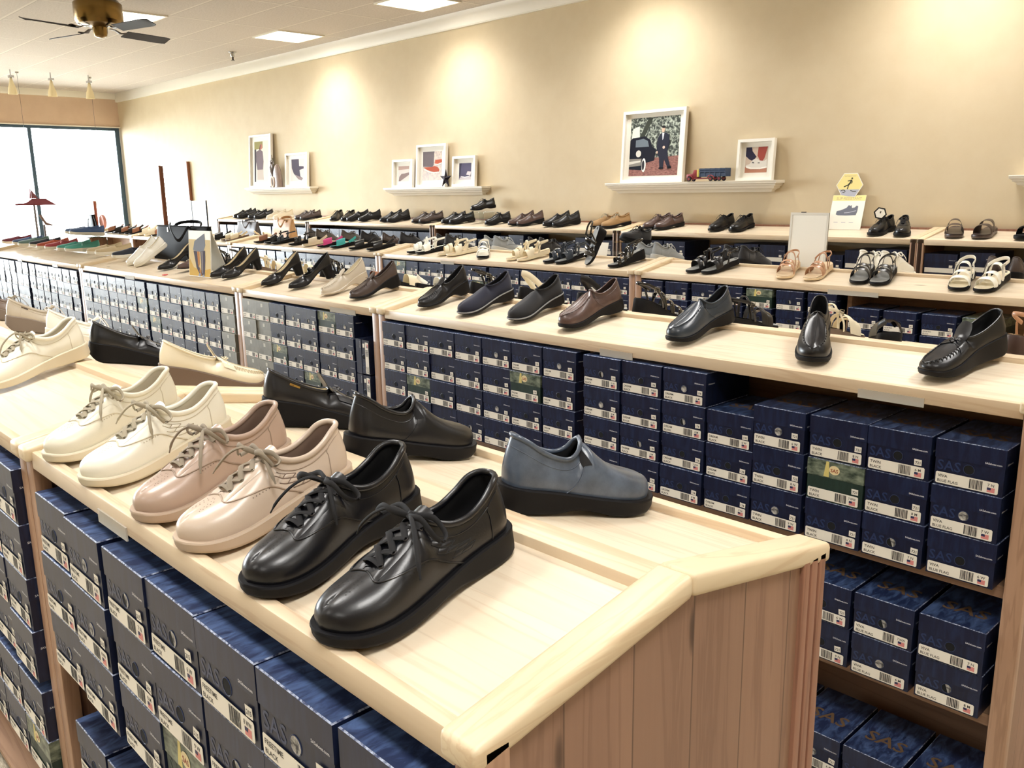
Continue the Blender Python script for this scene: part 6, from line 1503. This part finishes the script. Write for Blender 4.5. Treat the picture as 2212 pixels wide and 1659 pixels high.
sp_ = [(.098*math.sin(math.pi*k/5)*(1 if k % 2 == 0 else .38), .0805+.098*math.cos(math.pi*k/5)*(1 if k % 2 == 0 else .38)) for k in range(10)]
m = MB()
for i in range(10):
    (a, b), (c, d) = sp_[i], sp_[(i+1) % 10]
    m.face([(a, 0, b), (c, 0, d), (0, -.022, .0805)][::-1]); m.face([(a, 0.003, b), (c, 0.003, d), (0, .006, .0805)]); m.face([(a, 0, b), (c, 0, d), (c, .003, d), (a, .003, b)])
build(m, 'star_body', IRON, star, smooth=0)
build(MB().lathe([(.001, -.004), (.013, -.004), (.015, 0), (.013, .004), (.001, .004)], 16, (0, -.022, .0805), 0, Matrix.Rotation(rad(90), 3, 'X')), 'centre_boss', IRON, star)
Z1 = ledge(-11.62, -9.90, 1.698, 'white ledge carrying two frames, figurine and cap, nearest the window')
frame(-11.53, -10.93, Z1, .70, 'tall white frame with a washed-out photo of a person in grey', [(pc('e6dfd2'), SQ), (pc('3b3338'), [(0, 0), (.1, 0), (.14, .9), (0, .95)]), (pc('8c8550'), [(.0, .80), (.6, .82), (.6, .99), (0, .99)]), (pc('6f6066'), [(.14, .75), (.42, .80), (.60, .74), (.66, .5), (.62, .3), (.2, .3), (.12, .5)]), (pc('c3b5aa'), [(.2, .3), (.62, .3), (.66, .05), (.2, .05)]), (pc('b5705c'), ell(.48, .86, .09, .07)), (pc('5f3a30'), [(.34, .8), (.42, .9), (.5, .93), (.42, .78)])], mat_w=(.14, .08))
frame(-10.59, -10.04, Z1, .425, 'white frame with a dark boot photo at the ledge end', [(pc('d9d4ce'), SQ), (pc('4c4452'), [(.05, 1), (.6, 1), (.62, .68), (.95, .66), (.96, .56), (.65, .5), (.72, .2), (.9, .12), (.8, .02), (.55, .08), (.22, .35), (.08, .6)]), (pc('8f7f80'), [(.3, .3), (.65, .2), (.88, .12), (.8, .03), (.55, .08)])], mat_w=(.15, .12))
fg = thing('figurine', 'slim silver figurine beside the tall washed-out frame', 'figurine', None, (-10.872, WALL_Y-.10, Z1+.0005))
SIL = mat('silver_cast', '#8f8c90', .3, .9)
build(MB().lathe([(.001, 0), (.045, 0), (.045, .012), (.02, .02), (.001, .022)], 20), 'base', SIL, fg)
build(MB().lathe([(.001, .018), (.016, .03), (.022, .10), (.014, .16), (.03, .20), (.036, .245), (.02, .28), (.012, .30), (.020, .315), (.020, .335), (.010, .35), (.001, .352)], 16), 'body', SIL, fg)
build(MB().tube([(.03, 0, .25), (.055, 0, .30), (.04, 0, .37), (.02, 0, .42)], .009, .006, n=8, taper=[1, 1, .8, .4]).tube([(-.03, 0, .25), (-.05, 0, .20), (-.035, 0, .15)], .009, n=8), 'arm', SIL, fg)
hat = thing('leather_cap', 'taupe rounded leather cap leaning behind the dark boot frame', 'cap', None, (-10.72, WALL_Y-.105, Z1+.0005))
CAPM = leather('cap_leather', '#8d7a70', .5)
m = MB(); rows = []
for i in range(13):
    a = math.pi*i/12
    rows.append([(.095*math.cos(a)*math.sin(b_), -.045*math.cos(b_)*1.0, .30*abs(math.sin(a))**.7*abs(math.sin(b_))**.6+.001) for b_ in [math.pi*j/8 for j in range(9)]])
m.grid(rows); build(m, 'crown', CAPM, hat)
build(MB().tube([(-.055+.034*math.cos(2*math.pi*k/20), -.05, .068+.066*math.sin(2*math.pi*k/20)) for k in range(20)], .010, n=8, closed=True, up=(0, 1, 0)), 'rim_loop', mat('pale_rim', '#eee2d8', .5), hat)
ledge(-1.86, -.40, 1.662, 'white ledge cut by the picture edge')

# ---------------------------------------------------------------- cards, boards and signs
CARDW = mat('white_card', '#f6f4ea', .5); CARDY = mat('yellow_card', '#f3e49a', .5); CARDG = mat('grey_print', '#6a6f7d', .5); LETT = mat('tan_letters', '#c8b98a', .5); LAV = mat('lavender_print', '#b9bccb', .5)
sl = thing('slip_resistant_card', 'white card headed SLIP-RESISTANT with a grey shoe picture, leaning on the wall', 'card', None, (-2.893, WALL_Y-.105, deck_zs(WALL_Y-.105-DY)+.002)); sl.rotation_euler = (rad(-17), 0, rad(2))
m = MB().box(-.118, .118, 0, .003, 0, .245, 0); m.face([(-.117, -.0004, .205), (.117, -.0004, .205), (.117, -.0004, .244), (-.117, -.0004, .244)], 1)
m.text('SLIP-RESISTANT', (0, -.0008, .213), .026, (1, 0, 0), (0, 0, 1), 3, 'c', .20)
m.face([(-.075+.15*u, -.0006, .100+.075*v) for u, v in ((0, .1), (.02, .42), (.2, .5), (.45, .72), (.55, 1.0), (.62, .92), (.68, 1.0), (.72, .72), (.85, .78), (.92, .95), (1, .9), (1, .4), (.96, .05), (.5, 0), (.1, .02))], 2)
m.face([(-.075+.15*u, -.0008, .100+.075*v) for u, v in ((.38, .28), (.6, .32), (.94, .5), (.94, .44), (.6, .26), (.4, .22))], 4)
for k in range(3): m.face([(-.08+.055*k, -.0005, .05), (-.05+.055*k, -.0005, .05), (-.05+.055*k, -.0005, .053), (-.08+.055*k, -.0005, .053)], 4)
build(m, 'printed_sheet', [CARDW, CARDY, CARDG, LETT, LAV], sl, smooth=0, weld=False)
hx = thing('hexagon_card', 'hexagonal yellow sign with slipping figure above the white card', 'sign', None, (-2.905, WALL_Y-.028, 1.625)); hx.rotation_euler = (rad(-6), 0, 0)
hp = [(-.048, .082), (.048, .082), (.098, 0), (.048, -.082), (-.048, -.082), (-.098, 0)]
m = MB().prism(hp, 0, .003, lambda u, v, d: (u, d, v), 0)
m.face([(u*.95, -.0004, v*.95) for u, v in ((-.098*1.0+.02, -.032), (.078, -.032), (.098, 0), (.048, .082), (-.048, .082), (-.098, 0))], 1); m.face([(u*.95, -.0004, v*.95) for u, v in ((-.048, -.082), (.048, -.082), (.078, -.032), (-.078, -.032))], 2)
m.text('SLIP-RESISTANT', (0, -.0008, .058), .012, (1, 0, 0), (0, 0, 1), 3, 'c', .085)
m.disc((.014, -.0009, .046), .0065, (1, 0, 0), (0, 0, 1), 4, 12)
for path, r_ in (([(.012, .036), (.004, .016), (-.008, .002)], .0058), ([(-.008, .002), (-.022, -.004), (-.040, -.012)], .0036), ([(-.008, .002), (-.010, -.014), (-.013, -.028)], .0036), ([(.010, .034), (-.004, .030), (-.016, .028)], .0026), ([(.012, .034), (.018, .022), (.012, .010)], .0026)):
    m.tube([(u, -.0009, v) for u, v in path], r_, .0003, n=6, up=(0, 1, 0), mi=4)
for path in ([(-.06, -.04), (-.045, -.033), (-.03, -.036)], [(-.036, -.034), (-.026, -.042), (-.034, -.05), (-.046, -.05)], [(.01, -.036), (.03, -.044), (.052, -.044)]):
    m.tube([(u, -.0009, v) for u, v in path], .0024, .0003, n=6, up=(0, 1, 0), mi=4)
build(m, 'printed_plate', [CARDW, CARDY, LAV, LETT, mat('olive_ink', '#3c3a28', .6)], hx, smooth=0, weld=False)
wb = thing('white_board_sign', 'blank white back of a framed sign standing behind the tan sandals', 'sign', None, (-2.335, CY+.355, 1.184)); wb.rotation_euler = (rad(-3), 0, rad(-3))
f = MB().box(-.113, .113, .002, .006, 0, .30, 0)
f.box(-.113, -.101, 0, .008, 0, .30, 1).box(.101, .113, 0, .008, 0, .30, 1).box(-.101, .101, 0, .008, .288, .30, 1).box(-.101, .101, 0, .008, 0, .012, 1)
build(f, 'backing_board', [mat('white_backing', '#efeee6', .55), mat('silver_edge', '#dcdad2', .4)], wb, smooth=0)
build(MB().box(-.05, -.025, -.001, .009, .299, .304), 'clip', DARKMETAL, wb)
build(MB().prism([(0.006, .20), (.085, 0.0), (.09, 0.0), (.010, .20)], -.03, .03, lambda u, v, d: (d, u, v)), 'easel_leg', CARDW, wb)
# photo sign in front of the bag: shoppers' legs with denim and striped trousers
PS = thing('photo_sign', 'tall tent card with a photo of trouser legs, standing before the pumps', 'sign', None, (-4.90, BY+.112, 1.1595)); PS.rotation_euler = (rad(-4), 0, rad(3))
m = MB().box(-.128, .128, 0, .004, 0, .262, 0)
P_ = lambda L_: [(-.118+.236*u, -.0005, .012+.20*v) for u, v in L_]
for i, (mi, poly) in enumerate(((1, [(-.03, -.04), (1.03, -.04), (1.03, 1.0), (-.03, 1.0)]), (2, [(-.03, -.04), (1.03, -.04), (1.03, .2), (.6, .12), (.2, .2), (-.03, .5)]), (3, [(.18, .70), (.26, .95), (.75, 1.18), (.80, .85), (.70, .66), (.55, .66), (.40, .64)]), (4, [(.20, .68), (.38, .66), (.42, .3), (.62, .0), (.52, -.02), (.34, .2), (.27, .45)]), (5, [(.38, .66), (.50, .66), (.50, .30), (.44, .2)]), (4, [(.55, .66), (.78, .70), (.78, .4), (.74, .0), (.58, .0), (.58, .3)]), (6, [(.60, .66), (.66, .67), (.66, .05), (.62, .05)]), (5, [(.48, .1), (.56, .0), (.6, .0), (.52, .2)]), (7, [(.42, -.02), (.52, .06), (.56, 0), (.50, -.05)]), (7, [(.62, -.02), (.74, .03), (.74, -.04), (.64, -.05)]))):
    m.face([(x, y-.0002*i, z) for x, y, z in P_(poly)], mi)
build(m, 'printed_front', [CARDW, mat('sign_sand', '#ead9ae', .8, spec=.1), mat('sign_gold', '#e0bd6c', .8, spec=.1), mat('sign_denim', '#8f98a8', .8, spec=.1), mat('sign_grey', '#5f5d6c', .8, spec=.1), mat('sign_skin', '#c98f5e', .8, spec=.1), mat('sign_pale', '#a8a4ac', .8, spec=.1), mat('sign_dark', '#2b2530', .5)], PS, smooth=0, weld=False)
build(MB().prism([(.004, .262), (.105, .032), (.109, .032), (.008, .262)], -.128, .128, lambda u, v, d: (d, u, v)), 'back_leaf', mat('tent_card_back', '#e8e6dc', .55), PS, smooth=0)
ah = thing('acrylic_sign_holder', 'clear sign holder with dark side edges among the strappy sandals', 'sign', None, (-9.50, CY+.250, 1.187)); ah.rotation_euler = (0, 0, rad(-2))
build(MB().box(-.195, .195, 0, .004, .02, .37), 'sheet', mat('pale_blue_sheet', '#e4eef2', .3), ah, smooth=0)
build(MB().box(-.205, -.190, -.006, .010, 0, .375).box(.190, .205, -.006, .010, 0, .375).box(-.19, .19, -.006, .010, 0, .02), 'side_edges', mat('dark_acrylic_edge', '#1c2738', .3), ah, smooth=0)

# ---------------------------------------------------------------- bags
def tote(lab, loc, rz, w, h, d, M_, handle=True, name='tote_bag'):
    t = thing(name, lab, 'bag', None, loc, rz); m = MB(); rows = []
    for i in range(11):
        v = i/10; row = []
        ww = w*(1-.06*v+.015*math.sin(v*7)); dd = d*(1-.75*v**1.5)
        for k in range(33):
            a = 2*math.pi*k/32; ca, sa = math.cos(a), math.sin(a)
            row.append((ww/2*math.copysign(abs(ca)**.25, ca), dd/2*math.copysign(abs(sa)**.45, sa)*(1+.05*math.sin(9*v+3*ca)), h*v-.012*math.sin(math.pi*v)*abs(sa)))
        rows.append(row)
    m.grid(rows); m.face([Vector(p) for p in rows[0][:-1]][::-1]); build(m, 'bag_body', M_, t, smooth=60)
    build(MB().tube([(p[0], p[1], p[2]) for p in rows[-1][:-1]], .004, n=6, closed=True), 'top_edge', M_, t)
    for s_ in (1, -1):
        build(MB().tube(cr([(-w*.22, s_*d*.18, h*.80), (-w*.21, s_*d*.14, h*1.0), (-w*.12, s_*d*.3, h*1.10), (w*.0, s_*d*.66, h*.92 if s_ < 0 else h*1.12), (w*.12, s_*d*.62, h*.62 if s_ < 0 else h*1.08), (w*.20, s_*d*.3, h*1.0), (w*.22, s_*d*.18, h*.80)], 28), .011, .0035, n=8, up=(0, 1, .2)), 'handle', M_, t)
    bk = MB()
    for s_ in (1, -1): bk.box(s_*w*.22-.008, s_*w*.22+.008, -d*.22, -d*.16, h*.84, h*.96)
    build(bk, 'buckle', METAL, t, smooth=0)
    return t
BAGM = mat('bag_leather', '#0e0f14', .62, spec=.18); BAGT = leather('tan_bag_leather', '#c39a6c', .45, .12, .1); BAGG = leather('grey_bag_leather', '#4f4a4c', .5, .12, .1)
tote('black leather tote bag standing behind the photo sign', (-5.86, BY+.455, 1.181), rad(4), .74, .235, .14, BAGM)
tote('tan leather bag behind the tan strappy sandals', (-8.07, CY+.475, 1.179), rad(3), .36, .19, .11, BAGT)
tote('dark grey flat bag behind the tan strappy sandals, beside the tan bag', (-8.83, CY+.475, 1.175), rad(0), .46, .16, .10, BAGG)
# hanging handbag on a wooden post by the window end of the far counter
hb = thing('handbag_stand', 'small black bags hung on a wooden post before the window', 'handbag stand', None, (-12.9, CY+.30, 0))
build(MB().box(-.03, .03, -.02, .02, 0, 1.56), 'post', mat('red_brown_wood', '#9a5138', .5), hb, bevel=.003)
build(MB().box(-.2, .2, -.2, .2, 0, .03), 'base', PINE_IN, hb, bevel=.004)
build(MB().prism([(-.12, 1.14), (.12, 1.14), (.06, 1.38), (-.05, 1.38)], -.075, -.025, lambda u, v, d: (u, d, v)), 'black_pouch', BAGM, hb, bevel=.008)
build(MB().tube([(-.05, -.05, 1.37), (-.17, -.05, 1.30), (-.20, -.05, 1.2)], .008, n=8).tube([(.06, -.05, 1.37), (.13, -.05, 1.28), (.17, -.05, 1.17)], .012, n=8), 'strap', BAGM, hb)
build(MB().lathe([(.001, -.02), (.09, -.02), (.10, 0), (.09, .02), (.001, .02)], 24, (.17, 0.03, 1.28), 0, Matrix.Rotation(rad(90), 3, 'X')), 'rose_purse', mat('dusty_rose', '#c98f86', .6), hb)

# ---------------------------------------------------------------- risers and raised shoes
def acrylic_riser(lab, x, y, z, w, d, h):
    t = thing('acrylic_riser', lab, 'display riser', 'clear shoe risers', (x, y, z))
    build(MB().box(-w/2, w/2, -d/2, d/2, h-.004, h), 'top_plate', ACRYL, t, smooth=0)
    for s_ in (1, -1): build(MB().box(s_*w/2-.002, s_*w/2+.002, -d/2, d/2, 0, h-.004), 'side_plate', ACRYL, t, smooth=0)
acrylic_riser('clear acrylic riser under the blue canvas pair', -7.46, BY+.325, 1.2025, .50, .19, .108)
for s_, lab in ((1, 'blue canvas shoe on the clear riser, inner one'), (-1, 'blue canvas shoe on the clear riser, outer one')):
    shoe('canvas', 'canvasblue', 'B', -7.44+.05*s_, BY+.20, -102, lab, 'blue canvas pair on a riser', side=s_, lift=.120)
acrylic_riser('clear acrylic stand on the wall counter under a black shoe', -6.60, DY+.19, deck_zs(.30)+.002, .16, .2, .095)
shoe('derby', 'black', 'D', -6.66, DY+.10, -116, 'black lace-up shoe raised on the clear stand by the wall', 'shoes on the wall counters', side=-1, lift=.125, seed=5, L=.262)
acrylic_riser('clear acrylic stand behind the tilted patent sandal', -3.62, CY+.43, 1.184, .12, .16, .105)
shoe('wedgesandal', 'patentsandal', 'C', -3.66, CY+.075, -112, 'black patent sandal tilted up on its toe against the card', 'sandals along the front of the far counter', side=1, L=.25, pitch=48, lift=.004)
shoe('sneaker', 'blacksneaker', 'C', -3.60, CY+.335, -100, 'black and white sneaker raised behind the tilted patent sandal', None, side=1, L=.25, lift=.112, q=Q_LOW)
cd_ = thing('price_card', 'blank white card leaning behind the tilted patent sandal', 'card', None, (-3.80, CY+.35, 1.1885)); cd_.rotation_euler = (rad(-16), 0, rad(6))
build(MB().box(-.07, .07, 0, .002, 0, .095), 'card_face', CARDW, cd_, smooth=0)
build(MB().prism([(.002, .09), (.035, 0), (.037, 0), (.004, .09)], -.02, .02, lambda u, v, d: (d, u, v)), 'card_foot', CARDW, cd_, smooth=0)
tg = thing('swing_tag', 'hexagonal white tag with dark edge hanging on the black lace-up shoe', 'tag', None, (-2.575, DY+.13, 1.44)); tg.rotation_euler = (rad(-8), rad(12), rad(18))
hp2 = [(.042*math.cos(rad(60*k)), .042*math.sin(rad(60*k))) for k in range(6)]
build(MB().prism(hp2, 0, .002, lambda u, v, d: (u, d, v)), 'tag_back', BLACKM, tg, smooth=0)
build(MB().face([(u*.78, -.0006, v*.78) for u, v in hp2]), 'tag_face', CARDW, tg, smooth=0)
pt = MB(); pt.box(-.004, .004, -.0009, -.0007, .0, .014); build(pt, 'tag_print', mat('tag_ink', '#54504a', .6), tg, smooth=0)
# small red insole tags under two toes
RT_ = mat('red_tag', '#d24646', .5)
for i, (x, w) in enumerate(((-4.205, 'black block-heeled loafer'), (-5.295, 'brown heeled pump'))):
    t = tag(build(MB().prism([(-.022, -.010), (.016, -.012), (.016, .012), (-.022, .004)], 0, .003, lambda u, v, d: (u, v, d)), 'sale_tag', RT_, None, smooth=0), 'small red sale tag at the toe of the %s' % w, 'tag', 'red sale tags'); t.location = (x, BY+.070, deck_z(.072)+.0006); t.rotation_euler = (rad(10), 0, 0)
# brand tabs on shoe sides are stitched on the shoes themselves
# ---------------------------------------------------------------- mirror and things by the window
MW = mat('mirror_wood', '#7d4a2e', .45)
mi_ = thing('wall_mirror', 'tall mirror with brown wooden side posts on the bright wall', 'mirror', None, (-14.18, WALL_Y, 0))
build(MB().box(-.50, .50, -.012, -.002, .35, 2.12), 'mirror_glass', mat('mirror_glass', '#f4f4f0', .03, 1.0), mi_, smooth=0)
build(MB().box(-.58, -.50, -.05, -.001, .30, 2.10), 'side_post', MW, mi_, bevel=.003)
build(MB().box(.50, .58, -.05, -.001, .30, 2.13), 'side_post', MW, mi_, bevel=.003)
st_ = thing('shoe_stand', 'tall slim stand with dark red platform by the window', 'display stand', None, (-14.9, 4.15, 0))
build(MB().lathe([(.001, 0), (.16, 0), (.15, .02), (.02, .04), (.016, 1.50), (.001, 1.50)], 20), 'pole', mat('grey_pole', '#6c6668', .4, .6), st_)
build(MB().prism([(-.24, 1.50), (.30, 1.50), (.16, 1.60), (-.02, 1.60), (-.10, 1.54), (-.24, 1.53)], -.06, .06, lambda u, v, d: (u*.35, u, v)), 'platform', mat('dark_red', '#6d2f3a', .5), st_, bevel=.006)
build(MB().prism([(-.06, 1.605), (.06, 1.605), (-.04, 1.76)], -.04, .04, lambda u, v, d: (d, u, v)), 'red_ornament', mat('dark_red', '#6d2f3a', .5), st_, bevel=.006)
build(MB().tube([(0, .09, 1.61), (0, .06+.05*.2, 1.66), (0, .10, 1.76), (0, .15, 1.72), (0, .30, 1.68), (0, .42, 1.52)], .014, .006, n=8), 'dark_strap', BAGM, st_)
bf = thing('bird_figure', 'little brown bird-like figure above the black slides', 'figurine', None, (-10.4, 3.55, 1.0))
build(MB().tube([(.0, 0, 0), (0, 0, .43)], .012, n=8), 'stem', mat('grey_pole', '#6c6668', .4, .6), bf); bf.location = (-11.2, 3.20, 0); bf.children[0].scale = (1, 1, 3.05)
build(MB().tube([(-.02, -.03, 1.42), (0, -.02, 1.40), (.0, .0, 1.36), (.01, .02, 1.32), (.0, .09, 1.30)], .018, n=8, taper=[.5, .8, .8, 1, .4]), 'body', mat('bird_brown', '#6e5348', .6), bf)
build(MB().lathe([(.001, 0), (.12, 0), (.12, .015), (.001, .02)], 20), 'base', mat('grey_pole', '#6c6668', .4, .6), bf)
# shrubs beyond the glass
LEAF = noise_mat('hazy_leaves', '#7d9a84', '#b9cdb9', 9, .9)
for x, y, h, w, lab in ((-24, 9.0, 3.6, 1.0, 'pale green tree outside behind the window bar'), (-27, 4.0, 1.5, 1.6, 'low hedge outside beyond the glass')):
    t = thing('tree' if h > 2 else 'hedge_shrub', lab, 'tree', None, (x, y, -.05))
    if h > 2: build(MB().tube([(0, 0, 0), (0.03, 0, h*.6)], .07, n=10), 'trunk', mat('bark', '#5d5148', .9), t)
    m = MB(); r_ = random.Random(5)
    for k in range(900):
        a, b_, rr = r_.uniform(0, 6.28), r_.uniform(-1, 1), r_.random()**.4
        c_ = V(w*rr*math.cos(a)*math.sqrt(1-b_*b_), w*rr*math.sin(a)*math.sqrt(1-b_*b_), h*.62+h*.36*rr*b_ if h > 2 else h*.5+h*.5*rr*b_)
        u_ = V(r_.uniform(-1, 1), r_.uniform(-1, 1), r_.uniform(-1, 1)).normalized()*.14; v_ = u_.cross(V(r_.uniform(-1, 1), r_.uniform(-1, 1), 1)).normalized()*.08
        m.face([c_-u_, c_+v_, c_+u_, c_-v_])
    build(m, 'foliage', LEAF, t, smooth=0, weld=False)
